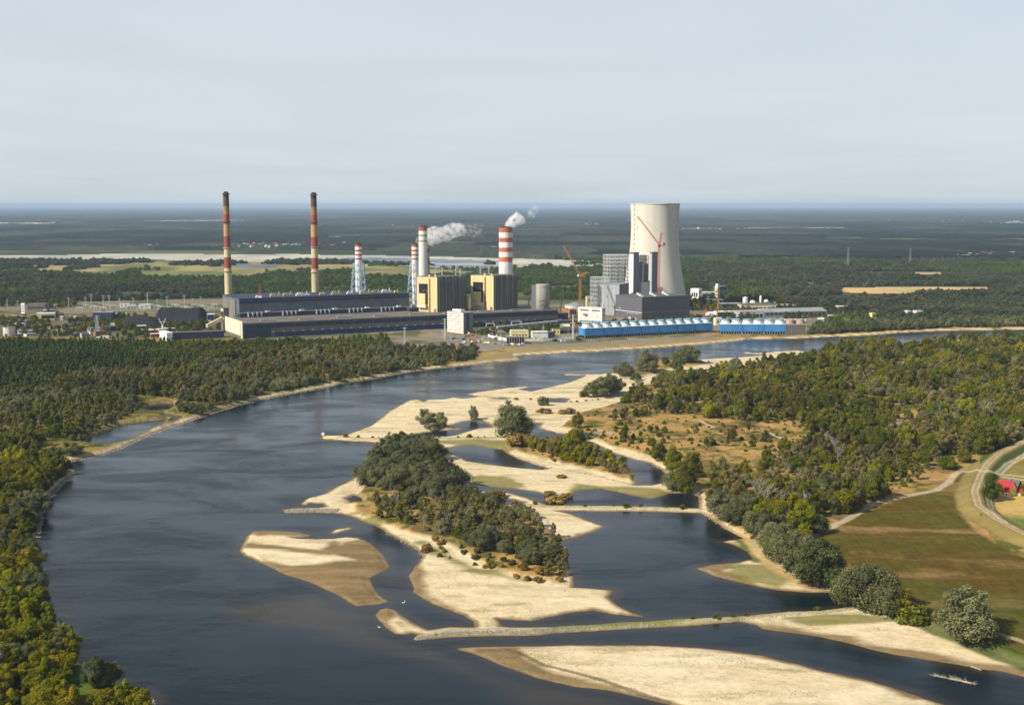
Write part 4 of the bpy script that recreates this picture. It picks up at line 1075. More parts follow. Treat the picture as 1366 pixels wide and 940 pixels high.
for kind, pts in rest.items():
    a = np.array(pts)
    scatter(RESTLAB[kind][0], a, kind, a[:, 2] / KINDS[kind][2], RESTLAB[kind][1])
# understorey: low growth under and between the trees
ug = []
for wi, (poly, sp, mixk, hh, lab, grp, th) in enumerate(WOODS[:12]):
    dens = 5.2 if wi not in (11,) else 9
    ug += pick(poly, dens, seed=400 + wi, gap=lambda x, y, px, py: (fbm(x / 22, y / 22, 140, 3) > 0.44) & (gh(x, y) > 0.6))
ug = np.array(ug)
scatter('woodland_undergrowth', ug, 'shrub', rng.uniform(0.25, 0.75, len(ug)), 'green undergrowth between the trees on both banks')

# weeds and flood litter on the bars
wd = []
for k, poly in enumerate([LAND_S, [(560, 745), (600, 765), (700, 785), (760, 788), (840, 815), (700, 826), (620, 815), (570, 790)], [(470, 578), (545, 540), (620, 535), (740, 545), (760, 560), (650, 566), (560, 580)], [(620, 622), (690, 632), (780, 645), (850, 658), (800, 650), (700, 648), (620, 636)], [(660, 680), (760, 690), (790, 704), (740, 715), (690, 695)], [(640, 528), (770, 512), (800, 520), (760, 535), (660, 534)], [(1030, 835), (1130, 828), (1250, 860), (1350, 890), (1200, 868), (1100, 848)], [(965, 765), (1000, 752), (1060, 775), (1000, 778)]]):
    wd += pick(poly, 0.9, seed=500 + k, gap=lambda x, y, px, py: (fbm(x / 26, y / 8, 31, 5) > 0.60) & (gh(x, y) > 0.25) & (gh(x, y) < 1.4), n=90000)
wd = np.array(wd)
if len(wd) > 3500: wd = wd[rng.permutation(len(wd))[:3500]]
scatter('sand_weeds', wd, 'tan', rng.uniform(0.03, 0.08, len(wd)), 'low weeds and flood litter in streaks on the sandbars', gh(wd[:, 0], wd[:, 1]) - .02)

# ---- pine plantation on the left bank in front of the works
PINES = [(-160, 527), (0, 528), (80, 518), (100, 504), (200, 494), (330, 482), (440, 474), (520, 468), (516, 460), (440, 463), (330, 466), (200, 465), (0, 463), (-160, 463)]
pp = sorted(pick(PINES, 5.6, seed=300, gap=lambda x, y, px, py: (fbm(x / 50, y / 50, 150, 3) > 0.2)), key=lambda t: t[1])
n_ind, restp = 0, []
for x, y in pp:
    px, _ = topix(x, y)
    h = random.uniform(9, 14)
    if n_ind < 295 and px > -20:
        n_ind += 1
        pos = 'front rows' if n_ind < 100 else 'second rows' if n_ind < 200 else 'third rows'
        plant('pine', x, y, h, ('tall' if h > 11.5 else 'shorter') + ' dark green pine in the ' + pos + ' of the left bank plantation', 'pines in the plantation', random.uniform(0.85, 1.2))
    else: restp.append((x, y, h))
for m in CROWN['pine']:
    SRC[m.name] = next(o for o in bpy.data.objects if o.data is m)
a = np.array(restp)
sel = fbm(a[:, 0] / 60, a[:, 1] / 60, 151, 2) > 0.56
scatter('pine_plantation', a[~sel], 'pine', a[~sel][:, 2] / 13, 'dense dark pine plantation on the left bank')
if 'broad' in CROWN and sel.any():
    scatter('plantation_broadleaves', a[sel], 'broad', a[sel][:, 2] / 15, 'broadleaf patches inside the pine plantation')

# ---- far woods: clumps of canopy out to a few kilometres, then a canopy sheet
for kname in ('clump', 'pineclump'):
    pass
def hold(kind):
    """a clump of real trees that the far scatter repeats, standing in the wood itself"""
    for v, m in enumerate(CROWN[kind]):
        x, y = map(float, ground(1180 + 22 * v, 424 + 2 * v, GL))
        o = bpy.data.objects.new(KINDS[kind][0], m); C.objects.link(o)
        o.location = (x, y, GL - 0.3)
        o['kind'] = 'stuff'; o['label'] = 'clump of far trees across the river behind the works'
        SRC[m.name] = o
hold('clump'); hold('pineclump')
def farmask(x, y, px, py):
    ok = np.ones(x.shape, bool)
    lone = fbm(x / 75, y / 230, 163, 3) > 0.60
    line = (fbm(x / 140, y / 500, 164, 3) > 0.43) & (py > 349.5) & (py < 354) & (px < 640)
    for k, (poly, c) in enumerate(FARP): ok &= ~((inpoly(px, py + 1.0, poly) | inpoly(px, py - 2.0, poly) | ((k > 5) & (inpoly(px, py - 4.0, poly) | inpoly(px, py - 6.0, poly)))) & ~((k in (0, 3)) & ((lone & (py > 351)) | line)))
    ok &= ~inpoly(px, py, [(-900, 470), (-900, 417), (60, 406), (200, 402), (300, 399), (560, 398), (760, 402), (930, 398), (1000, 404), (1080, 414), (1112, 422), (1080, 470)])
    return ok & ((fbm(x / 330, y / 330, 160, 4) > 0.36) | line | lone)
fpts = pick([(-320, 344), (1700, 344), (1750, 437), (1366, 437.5), (1250, 439), (1160, 444), (1100, 447), (1080, 449), (1080, 440), (-320, 440)], 12.0, seed=310, gap=farmask, n=330000)
fpts = np.array(fpts)
selp = fbm(fpts[:, 0] / 400, fpts[:, 1] / 400, 161, 3) > 0.5
scatter('far_wood', fpts[~selp], 'clump', rng.uniform(0.42, 0.98, (~selp).sum()), 'far mixed woods around and beyond the works', np.full((~selp).sum(), GL - 0.4))
scatter('far_pine_wood', fpts[selp], 'pineclump', rng.uniform(0.5, 0.95, selp.sum()), 'far dark pine woods beyond the works', np.full(selp.sum(), GL - 0.4))
# river-bank scrub right of the cooling rows
rb = np.array(pick([(1080, 448.5), (1110, 447.5), (1160, 444.5), (1260, 439), (1380, 437.5), (1380, 430), (1240, 431), (1160, 436), (1090, 440)], 8, seed=311))
scatter('far_bank_trees', rb, 'willow', rng.uniform(0.6, 1.0, len(rb)), 'grey willows on the far right river bank')
print('far clumps', len(fpts))

yt = pick([(-60, 452), (-60, 428), (120, 424), (290, 430), (300, 447), (200, 453)], 9, seed=320, gap=lambda x, y, px, py: fbm(x / 45, y / 45, 165, 3) > 0.50)
yt += pick([(640, 450), (650, 441), (740, 438), (752, 446), (740, 452), (690, 448)], 8, seed=321, gap=lambda x, y, px, py: fbm(x / 30, y / 30, 166, 3) > 0.56)
yt += pick([(925, 430), (920, 398), (975, 396), (1110, 404), (1120, 424), (1082, 432), (960, 436)], 9, seed=322, gap=lambda x, y, px, py: fbm(x / 45, y / 45, 167, 3) > 0.52)
yt += pick([(-60, 422), (-60, 408), (100, 404), (100, 412)], 10, seed=323, gap=lambda x, y, px, py: fbm(x / 45, y / 45, 168, 3) > 0.48)
yt += pick([(820, 441), (930, 434), (925, 429), (815, 436)], 8, seed=324)
yt = np.array(yt)
scatter('yard_trees', yt, 'broad', rng.uniform(0.35, 0.8, len(yt)), 'green trees and bushes growing between the yard buildings of the works', np.full(len(yt), GL - .2))
# canopy sheet of the horizon woods
cpx = np.arange(-500, 1900, 2.2)
cpy = np.concatenate([np.arange(278.4, 300, 0.5), np.arange(300, 353, 0.55)])
KX, KY = np.meshgrid(cpx, cpy)
QX, QY = ground(KX, KY)
dens = fbm(QX / 900, QY / 900, 170, 5) * 0.6 + fbm(QX / 260, QY / 260, 171, 3) * 0.4
cov_m = sstep(0.36, 0.42, dens)
for poly, c in FARP:
    for dk in (0, 1.2): cov_m = np.where(inpoly(KX + (fbm(QX / 160, QY / 300, 75, 3) - 0.5) * 14, KY - dk, poly), 0, cov_m)
cov_m = np.where((KX < 640) & (KY > 335), 0, cov_m)
cov_m = np.where(KY > 345.5 + 5 * fbm(QX / 120, QY / 300, 175, 2), 0, cov_m)
QZ = GL - 6 + cov_m * (6 + 9 + 9 * fbm(QX / 22, QY / 60, 172, 3))
blk = vnoise(np.floor(QX / 420 + 0.6 * fbm(QX / 900, QY / 900, 176, 2)) * 7.13, np.floor(QY / 520 + 0.8 * fbm(QX / 900, QY / 900, 177, 2)) * 5.71, 178)
tone = 0.55 * fbm(QX / 700, QY / 1200, 173, 5) + 0.45 * blk; tn2 = fbm(QX / 30, QY / 90, 174, 3)
ccol = np.ones(QX.shape + (3,)) * np.array([0.010, 0.018, 0.013])
ccol = ccol + (np.array([0.050, 0.056, 0.036]) - ccol) * sstep(0.40, 0.72, tone)[..., None]
ccol = ccol * (0.6 + 0.8 * tn2)[..., None]
canopy = grid_mesh('horizon_wood', QX, QY, QZ, bpy.data.materials['land_cover'], {'cover': np.concatenate([ccol, np.ones(QX.shape + (1,))], -1)},
                   keep=((cov_m[:-1, :-1] + cov_m[1:, 1:]) > 0.05))
canopy['kind'] = 'stuff'; canopy['label'] = 'endless dark woods reaching to the horizon'

# ================================================================== the power station
M = {
 'white': plain('white_paint', (0.76, 0.75, 0.70), 0.6, grime=0.28, scale=0.25, streak=True),
 'cream': plain('cream_cladding', (0.66, 0.60, 0.46), 0.7, grime=0.2, scale=0.2, streak=True),
 'yellow': plain('yellow_cladding', (0.66, 0.54, 0.27), 0.65, grime=0.16, scale=0.15, streak=True),
 'chimneycream': plain('chimney_cream', (0.58, 0.48, 0.27), 0.8, grime=0.3, scale=0.3, streak=True),
 'brick': plain('red_band', (0.30, 0.068, 0.040), 0.8, grime=0.3, scale=0.3, streak=True),
 'rust': plain('rusty_band', (0.38, 0.19, 0.06), 0.85, grime=0.45, scale=0.2, streak=True),
 'soot': plain('sooty_concrete', (0.045, 0.040, 0.036), 0.9, grime=0.5, scale=0.2, streak=True),
 'red': plain('red_paint', (0.44, 0.10, 0.06), 0.6, grime=0.4, scale=0.3, streak=True),
 'orangered': plain('orange_red_paint', (0.50, 0.15, 0.08), 0.6, grime=0.35, scale=0.3, streak=True),
 'concrete': plain('pale_concrete', (0.58, 0.545, 0.455), 0.85, grime=0.15, scale=0.06, streak=True),
 'greyconcrete': plain('grey_concrete', (0.34, 0.32, 0.275), 0.85, grime=0.3, scale=0.2, streak=True),
 'silo': plain('dark_silo_concrete', (0.125, 0.118, 0.100), 0.85, grime=0.35, scale=0.15, streak=True),
 'hall': plain('hall_cladding', (0.185, 0.165, 0.135), 0.7, grime=0.25, scale=0.12, streak=True),
 'boiler': plain('boiler_house_cladding', (0.115, 0.13, 0.145), 0.7, grime=0.4, scale=0.1),
 'roof': plain('bitumen_roof', (0.145, 0.125, 0.105), 0.9, grime=0.35, scale=0.06),
 'roofgrey': plain('grey_roof', (0.28, 0.29, 0.30), 0.8, grime=0.25, scale=0.08),
 'glass': plain('dark_blue_glazing', (0.018, 0.028, 0.065), 0.35, grime=0.4, scale=0.3, spec=0.35),
 'blueglass': plain('blue_glazing', (0.016, 0.035, 0.13), 0.35, grime=0.4, scale=0.3, spec=0.35),
 'pipe': plain('pale_blue_pipe', (0.50, 0.62, 0.70), 0.5, grime=0.2),
 'lattice': plain('pale_blue_steel', (0.36, 0.50, 0.62), 0.6, grime=0.2),
 'steel': plain('galvanised_steel', (0.55, 0.56, 0.56), 0.5, grime=0.25),
 'darksteel': plain('dark_steel', (0.10, 0.105, 0.11), 0.6, grime=0.3),
 'orange': plain('orange_steel', (0.46, 0.215, 0.05), 0.6, grime=0.2),
 'cranered': plain('red_steel', (0.52, 0.09, 0.05), 0.6, grime=0.2),
 'grey1': plain('light_grey_cladding', (0.36, 0.375, 0.39), 0.6, grime=0.12, scale=0.1, streak=True),
 'grey2': plain('mid_grey_cladding', (0.19, 0.20, 0.22), 0.6, grime=0.12, scale=0.1, streak=True),
 'grey3': plain('anthracite_cladding', (0.115, 0.115, 0.13), 0.6, grime=0.12, scale=0.1, streak=True),
 'fanring': plain('fan_ring', (0.16, 0.30, 0.38), 0.5, grime=0.15, scale=0.3),
 'blue': plain('bright_blue_cladding', (0.055, 0.225, 0.50), 0.55, grime=0.12, scale=0.2, streak=True),
 'fan': plain('fan_stack_grp', (0.66, 0.72, 0.74), 0.5, grime=0.15, scale=0.3),
 'fanbrown': plain('bare_fan_stack', (0.36, 0.28, 0.225), 0.7, grime=0.2, scale=0.3),
 'dark': plain('dark_opening', (0.012, 0.012, 0.014), 0.9, grime=0.3),
 'coal': plain('coal', (0.018, 0.018, 0.022), 0.9, grime=0.5, scale=0.2),
 'bankstone': plain('bank_stone', (0.36, 0.32, 0.24), 0.9, grime=0.5, scale=0.8),
 'redroof': plain('red_tiles', (0.33, 0.022, 0.020), 0.7, grime=0.2, scale=0.5),
 'lemon': plain('lemon_render', (0.72, 0.64, 0.20), 0.8, grime=0.1, scale=0.3),
 'darkblue': plain('navy_cladding', (0.030, 0.040, 0.075), 0.6, grime=0.3, scale=0.2),
 'rubble': plain('dyke_stone', (0.33, 0.30, 0.225), 0.9, grime=0.45, scale=0.8),
 'palestone': plain('pale_yellow_stone', (0.66, 0.58, 0.30), 0.9, grime=0.35, scale=0.8),
 'wood': plain('bleached_wood', (0.34, 0.29, 0.22), 0.9, grime=0.5, scale=1.5),
 'rubber': plain('rubber', (0.02, 0.02, 0.02), 0.9),
 'greensteel': plain('green_steel', (0.2, 0.34, 0.08), 0.6),
}
nt = M['concrete'].node_tree                     # lift rings of the slip-formed shell
wv = nt.nodes.new('ShaderNodeTexWave'); wv.bands_direction = 'Z'; wv.inputs['Scale'].default_value = 0.055; wv.inputs['Distortion'].default_value = 0.6; wv.inputs['Detail'].default_value = 2
wm_ = nt.nodes.new('ShaderNodeMapRange'); wm_.inputs[3].default_value, wm_.inputs[4].default_value = 0.975, 1.0
tcw = next(n for n in nt.nodes if n.type == 'TEX_COORD'); mxw = next(n for n in nt.nodes if n.type == 'MIX')
nt.links.new(tcw.outputs['Object'], wv.inputs['Vector']); nt.links.new(wv.outputs['Fac'], wm_.inputs[0])
m2 = nt.nodes.new('ShaderNodeMix'); m2.data_type = 'RGBA'; m2.blend_type = 'MULTIPLY'; m2.inputs[0].default_value = 1
nt.links.new(mxw.outputs[2], m2.inputs[6]); nt.links.new(wm_.outputs[0], m2.inputs[7]); nt.links.new(m2.outputs[2], nt.nodes['Principled BSDF'].inputs['Base Color'])
PA = R(27)

class Block:
    """a building of rectangular plan from the photo positions of its left end, near corner and right end"""
    def __init__(s, name, label, cat, pl, pc, pr, yb, yt, yaw, depth=None, group=None, base=GL, dist=None, length=None):
        Y = dist if dist else float(ground(pc, yb, base)[1])
        s.X, s.Y, s.H = xat(pc, Y, base), Y, zat(yt, Y) - base
        e1, e2 = (math.cos(yaw), math.sin(yaw)), (-math.sin(yaw), math.cos(yaw))
        def run(px, e):
            k = (px - CX) / F
            return (k * (s.Y * CT + (CAM_H - base) * ST) - s.X) / (e[0] - k * e[1] * CT)
        s.L = length if length else run(pr, e1)
        s.D = depth if depth else run(pl, e2)
        s.t = thing(name, label, cat, (s.X, s.Y, base), yaw, group)
    def shell(s, wall, roof=None, gable=False, parapet=0.6):
        MB().box(0, s.L, 0, s.D, -2, s.H).build('wall', wall, s.t)
        if roof is not None:
            if gable:
                h = s.D * 0.12
                MB().add([(-.4, -.4, s.H + .05), (s.L + .4, -.4, s.H + .05), (s.L + .4, s.D + .4, s.H + .05), (-.4, s.D + .4, s.H + .05), (-.4, s.D / 2, s.H + h), (s.L + .4, s.D / 2, s.H + h)],
                         [(0, 1, 5, 4), (2, 3, 4, 5), (1, 2, 5), (3, 0, 4), (3, 2, 1, 0)]).build('roof', roof, s.t)
            else:
                MB().box(-.25, s.L + .25, -.25, s.D + .25, s.H + .03, s.H + parapet).build('roof', roof, s.t)
        return s
    def front(s, name, mat, cells, proud=0.3, **kw):
        """each cell (u0, u1, v0, v1 as shares of length and height) is a part on the long side"""
        for u0, u1, v0, v1 in cells:
            MB().box(u0 * s.L, u1 * s.L, -proud, 0.2, v0 * s.H, v1 * s.H).build(name, mat, s.t, **kw)
        return s
    def side(s, name, mat, cells, proud=0.3, **kw):
        for u0, u1, v0, v1 in cells:
            MB().box(-proud, 0.2, u0 * s.D, u1 * s.D, v0 * s.H, v1 * s.H).build(name, mat, s.t, **kw)
        return s
    def part(s, name, mat, x0, x1, y0, y1, z0, z1, **kw):
        return MB().box(x0, x1, y0, y1, z0, z1).build(name, mat, s.t, **kw)

def row(n, a, b, fill, v0, v1):
    w = (b - a) / n
    return [(a + w * i + w * (1 - fill) / 2, a + w * (i + 1) - w * (1 - fill) / 2, v0, v1) for i in range(n)]

def lattice(b, w0, w1, z0, z1, n, r, r2=None, cx=0, cy=0):
    r2 = r2 or r * 0.7
    def c(i, k):
        t = i / n; w = w0 + (w1 - w0) * t; z = z0 + (z1 - z0) * t
        sx, sy = [(-1, -1), (1, -1), (1, 1), (-1, 1)][k % 4]
        return (cx + sx * w / 2, cy + sy * w / 2, z)
    for k in range(4): b.bar(c(0, k), c(n, k), r)
    for i in range(n):
        for k in range(4):
            b.bar(c(i, k), c(i + 1, k + 1), r2, n=3)
            b.bar(c(i + 1, k), c(i + 1, k + 1), r2, n=3)
            b.bar(c(i, k + 1), c(i + 1, k), r2, n=3)
    return b

def beam(b, p, q, w, n, r, up=(0, 0, 1)):
    """lattice boom between two points"""
    p, q = Vector(p), Vector(q)
    d = (q - p).normalized(); u = Vector(up); a = d.cross(u).normalized(); u = a.cross(d)
    def c(i, k):
        o = p + (q - p) * (i / n)
        s = [(-.5, -.4), (.5, -.4), (0, .6)][k % 3]
        return o + a * s[0] * w + u * s[1] * w
    for k in range(3): b.bar(c(0, k), c(n, k), r)
    for i in range(n):
        for k in range(3): b.bar(c(i, k), c(i + 1, k + 1), r * .6, n=3)
    return b

# ---- turbine hall
hall = Block('turbine_hall', 'long low turbine hall with brown roof, dark glazing bands and a cream gable end', 'power hall', 301, 324, 744, 451.6, 432, PA)
hall.shell(M['hall'], M['roof'])
hall.part('end_wall', M['cream'], -0.5, -0.02, -0.3, hall.D + .2, 0.15 * hall.H, hall.H + 3.2)
hall.part('end_wall_foot', M['cream'], -0.5, -0.02, -0.3, 9, 0, 0.15 * hall.H - 0.05)
hall.part('downpipe', M['rust'], -0.8, -0.5, 7.5, 8.2, 0, hall.H + 2.4)
hall.front('window', M['glass'], row(34, 0.004, 0.998, 0.95, 0.66, 0.93))
hall.front('window', M['blueglass'], row(30, 0.09, 0.998, 0.95, 0.03, 0.34))
hall.front('cladding_panel', M['darkblue'], [(0.004, 0.080, 0.02, 0.64)])
for i in range(30):
    MB().box(0, 3.2, -0.5, -.31, 0, 0.8).build('vent_light', M['white'], hall.t).location = (40 + i * 13.6, -0.02, 0.37 * hall.H)
for i in range(8):
    o = MB().box(0, 20, 0, 5, 0, 1.6).build('roof_light', M['roofgrey'], hall.t); o.location = (30 + i * 54, 20, hall.H + 0.55)

def on_hall(a, v, z=0.0):
    return (hall.X + a * math.cos(PA) - v * math.sin(PA), hall.Y + a * math.sin(PA) + v * math.cos(PA), GL + z)

# ---- boiler house
class Local(Block):
    def __init__(s, name, label, cat, a, v, L, D, H, yaw=PA, group=None):
        p = on_hall(a, v); s.X, s.Y, s.H, s.L, s.D = p[0], p[1], H, L, D
        s.t = thing(name, label, cat, p, yaw, group)
Yq = hall.Y + (hall.D + 1) * math.cos(PA)
bay = Block('bunker_bay', 'dark navy bunker bay with groups of pale blue pipes behind the turbine hall', 'power hall', None, 321, 597, None, 421, PA, depth=12, dist=Yq)
bay.H = 25.5
bay.shell(M['darkblue'], M['roof'])
for g in range(6):
    for k in range(4):
        b = MB().bar((0, 0, 0), (0, 0, 6.0), 0.75, n=6); b.box(-1.1, 1.1, -1, 1, 5.2, 6.4)
        b.build('pipe', M['pipe'], bay.t).location = ((.035 + g * .157) * bay.L + k * 6.3, -1.5, 21.0)
    bay.part('pipe_bridge', M['steel'], (.12 + g * .157) * bay.L, (.14 + g * .157) * bay.L, 2, 9, bay.H + .62, bay.H + 2.4)
boil = Block('boiler_house', 'long tall blue-grey boiler house with dark roof bands in front of the striped chimneys', 'power hall', 298, 320, 546, None, 399, PA, dist=Yq + 12)
boil.shell(M['boiler'], M['darkblue'])
boil.front('window_band', M['darkblue'], row(12, 0.0, 1.0, 0.985, 0.86, 0.93))
boil.front('window_band', M['darkblue'], row(12, 0.0, 1.0, 0.985, 0.95, 0.995))
boil.front('cladding_panel', M['boiler'], row(12, 0.0, 1.0, 0.985, 0.50, 0.85), proud=0.12)
boil.side('stair_tower', M['grey2'], [(0.18, 0.26, 0.45, 0.96)], proud=1.5)
boil.side('cladding_panel', M['hall'], [(0.3, 0.62, 0.0, 0.95), (0.64, 0.98, 0.0, 0.92)])
for i, (a, w, h) in enumerate([(26, 9, 3), (48, 16, 5), (68, 14, 4), (84, 20, 4.5), (120, 8, 3), (135, 14, 5), (160, 10, 3.5), (176, 18, 5), (196, 14, 4), (214, 16, 4.5), (230, 7, 3)]):
    b = MB().box(0, w, 0, 4, 0, h * .55); b.box(w * .1, w * .5, .5, 3.5, h * .55, h); b.bar((w * .8, 2, h * .5), (w * .8, 2, h * 1.4), .6, n=6)
    b.build('roof_duct', M['chimneycream'] if i % 3 else M['white'], boil.t).location = (a * boil.L / 246, 10 + (i * 7) % 16, boil.H + .62)
ann = Block('boiler_annex', 'low dark annex between the boiler house and the left yellow block', 'power hall', None, 547.5, 584, None, 411, PA, depth=30, dist=1805)
ann.shell(M['darkblue'], M['roof'])
for i in range(5): ann.part('roof_duct', M['roofgrey'], (.1 + i * .18) * ann.L, (.2 + i * .18) * ann.L, 4, 10, ann.H + .65, ann.H + 4.5 - (i % 2) * 1.5)
ct = Local('transfer_tower', 'brown conveyor transfer tower above the cream gable end', 'tower', -2, hall.D + .6, 7.5, 15, 33)
ct.shell(M['hall'], M['roof']); ct.side('opening', M['dark'], [(0.15, 0.8, 0.62, 0.86)]); ct.side('cladding_panel', M['cream'], [(0.05, 0.95, 0.55, 0.61), (0.05, 0.95, 0.88, 0.97)])
mast = thing('aerial_mast', 'thin red lattice mast on the boiler house roof', 'mast', (xat(348, 1740), 1740, boil.H + GL + .6))
lattice(MB(), 3.6, 0.6, 0, 17, 7, .22).build('mast_frame', M['red'], mast)
MB().box(-2.6, 2.6, -2.6, 2.6, -0.1, 2.2).build('base', M['white'], mast)

# conveyor gallery
p0 = Vector((xat(276, 1690), 1690, zat(435.5, 1690))); p1 = Vector((xat(304, 1716), 1716, zat(421.5, 1716)))
cv = thing('conveyor_gallery', 'sloping yellow conveyor gallery climbing to the transfer tower', 'conveyor', (p0.x, p0.y, GL))
d = p1 - p0; d0 = Vector((0, 0, p0.z - GL))
MB().bar(d0, d0 + d, 2.4, n=4).build('gallery', M['yellow'], cv)
MB().bar(d0 + Vector((0, 0, 2.0)), d0 + d + Vector((0, 0, 2.0)), 1.9, n=3).build('roof', M['cream'], cv)
tb = d0 + d * 0.32
lattice(MB(), 7, 3, 0, tb.z - 1, 4, .35, cx=tb.x, cy=tb.y).build('trestle', M['steel'], cv)

# ---- tall chimneys
def chimney(label, px, Y, wt, wb, yt, bands, group=None, extra=None, name='chimney', top='soot', rings=()):
    """bands: (photo row of top, photo row of bottom, material)"""
    t = thing(name, label, 'chimney', (xat(px, Y), Y, GL), 0, group)
    H = zat(yt, Y) - GL
    m = Y / F
    def rad(z): return (wb + (wt - wb) * (z / H)) * m / 2
    for k, (a, b, mat) in enumerate(bands):
        z1, z0 = zat(a, Y) - GL, (zat(b, Y) - GL if b is not None else -1.0)
        MB().lathe([(rad(z0), z0), (rad(z1), z1)], 28, cap=False).build('band' if k else 'top_band', M[mat], t, True)
    ms = [o for o in t.children]
    for y in rings:
        z = zat(y, Y) - GL
        MB().lathe([(rad(z) + .3, z - .8), (rad(z) + 1.5, z - .2), (rad(z) + 1.5, z + .7), (rad(z) + .2, z + .9)], 24).build('platform', M['darksteel'] if y < 300 else M['greyconcrete'], t)
    MB().lathe([(rad(H) * .72, H - 0.5), (rad(H) * .72, H + 1.6), (rad(H) * .5, H + 1.6), (rad(H) * .5, H - 0.4)], 20).build('flue', M['soot'], t)
    return t, H, rad
TALL = [(257, 263.5, 'soot'), (263.5, 275, 'rustdark'), (275, 286, 'rust'), (286, 299, 'brick'), (299, 315, 'rustlight'), (315, 330, 'brick'), (330, 343, 'chimneycream'), (343, 357.5, 'brick'), (357.5, None, 'chimneycream')]
M['rustdark'] = plain('sooty_rust', (0.12, 0.075, 0.04), 0.9, grime=0.5, scale=0.2, streak=True)
M['rustlight'] = plain('ochre_band', (0.46, 0.28, 0.11), 0.85, grime=0.4, scale=0.25, streak=True)
chimney('tall slender red and cream striped chimney with blackened top, by the conveyor end', 306, 1832, 7.4, 10.6, 257, TALL, 'tall striped chimneys', rings=(259, 296, 331, 362))
t2 = [(a + 1, None if b is None else b + 1, m) for a, b, m in TALL]
chimney('tall slender red and cream striped chimney with blackened top, behind the boiler house middle', 421.5, 1850, 7.6, 10.6, 258, t2, 'tall striped chimneys', rings=(260, 296.5, 330, 363))
# lattice-braced stacks
def braced(label, px, Y, yt):
    s = 10
    bands = [(yt, yt + 3.3, 'red'), (yt + 3.3, yt + 7, 'white'), (yt + 7, yt + 9.4, 'red'), (yt + 9.4, yt + 12.6, 'white'), (yt + 12.6, yt + 15, 'red'), (yt + 15, yt + 18.2, 'white'), (yt + 18.2, yt + 20.4, 'red'), (yt + 20.4, None, 'white')]
    t, H, rad = chimney(label, px, Y, 9.0, 9.4, yt, bands, 'lattice-braced stacks', name='braced_stack')
    zt = zat(yt + 24, Y) - GL
    lattice(MB(), 31, 14, 0, zt, 9, .45, .28).build('lattice_frame', M['lattice'], t)
    return t
braced('short red and white stack in a pale blue lattice, alone behind the boiler house', 479.5, 1860, 326)
braced('short red and white stack in a pale blue lattice, smoking beside the white chimney', 554.5, 1900, 326)
chimney('plain white chimney with a faded red rim behind the first yellow block', 565.2, 1862, 11.0, 13.0, 302.5,
        [(302.5, 308, 'red'), (308, 313, 'white'), (313, 315.2, 'rustlight'), (315.2, 320.5, 'white'), (320.5, 322.5, 'rustlight'), (322.5, None, 'white')])
chimney('dark red and white banded chimney mostly hidden behind the white one', 568.4, 1960, 10.2, 11.0, 303.5,
        [(303.5, 309, 'brick'), (309, 314, 'greyconcrete'), (314, 325, 'brick'), (325, 331, 'greyconcrete'), (331, 337, 'brick'), (337, 344, 'greyconcrete'), (344, 352, 'brick'), (352, None, 'greyconcrete')])
chimney('thick red and white banded chimney with a white plume, behind the second yellow block', 674.7, 1905, 18.2, 18.6, 303.5,
        [(303.5, 310, 'orangered'), (310, 317, 'white'), (317, 323, 'orangered'), (323, 330, 'white'), (330, 336, 'orangered'), (336, 342.5, 'white'), (342.5, 349, 'orangered'), (349, None, 'white')])

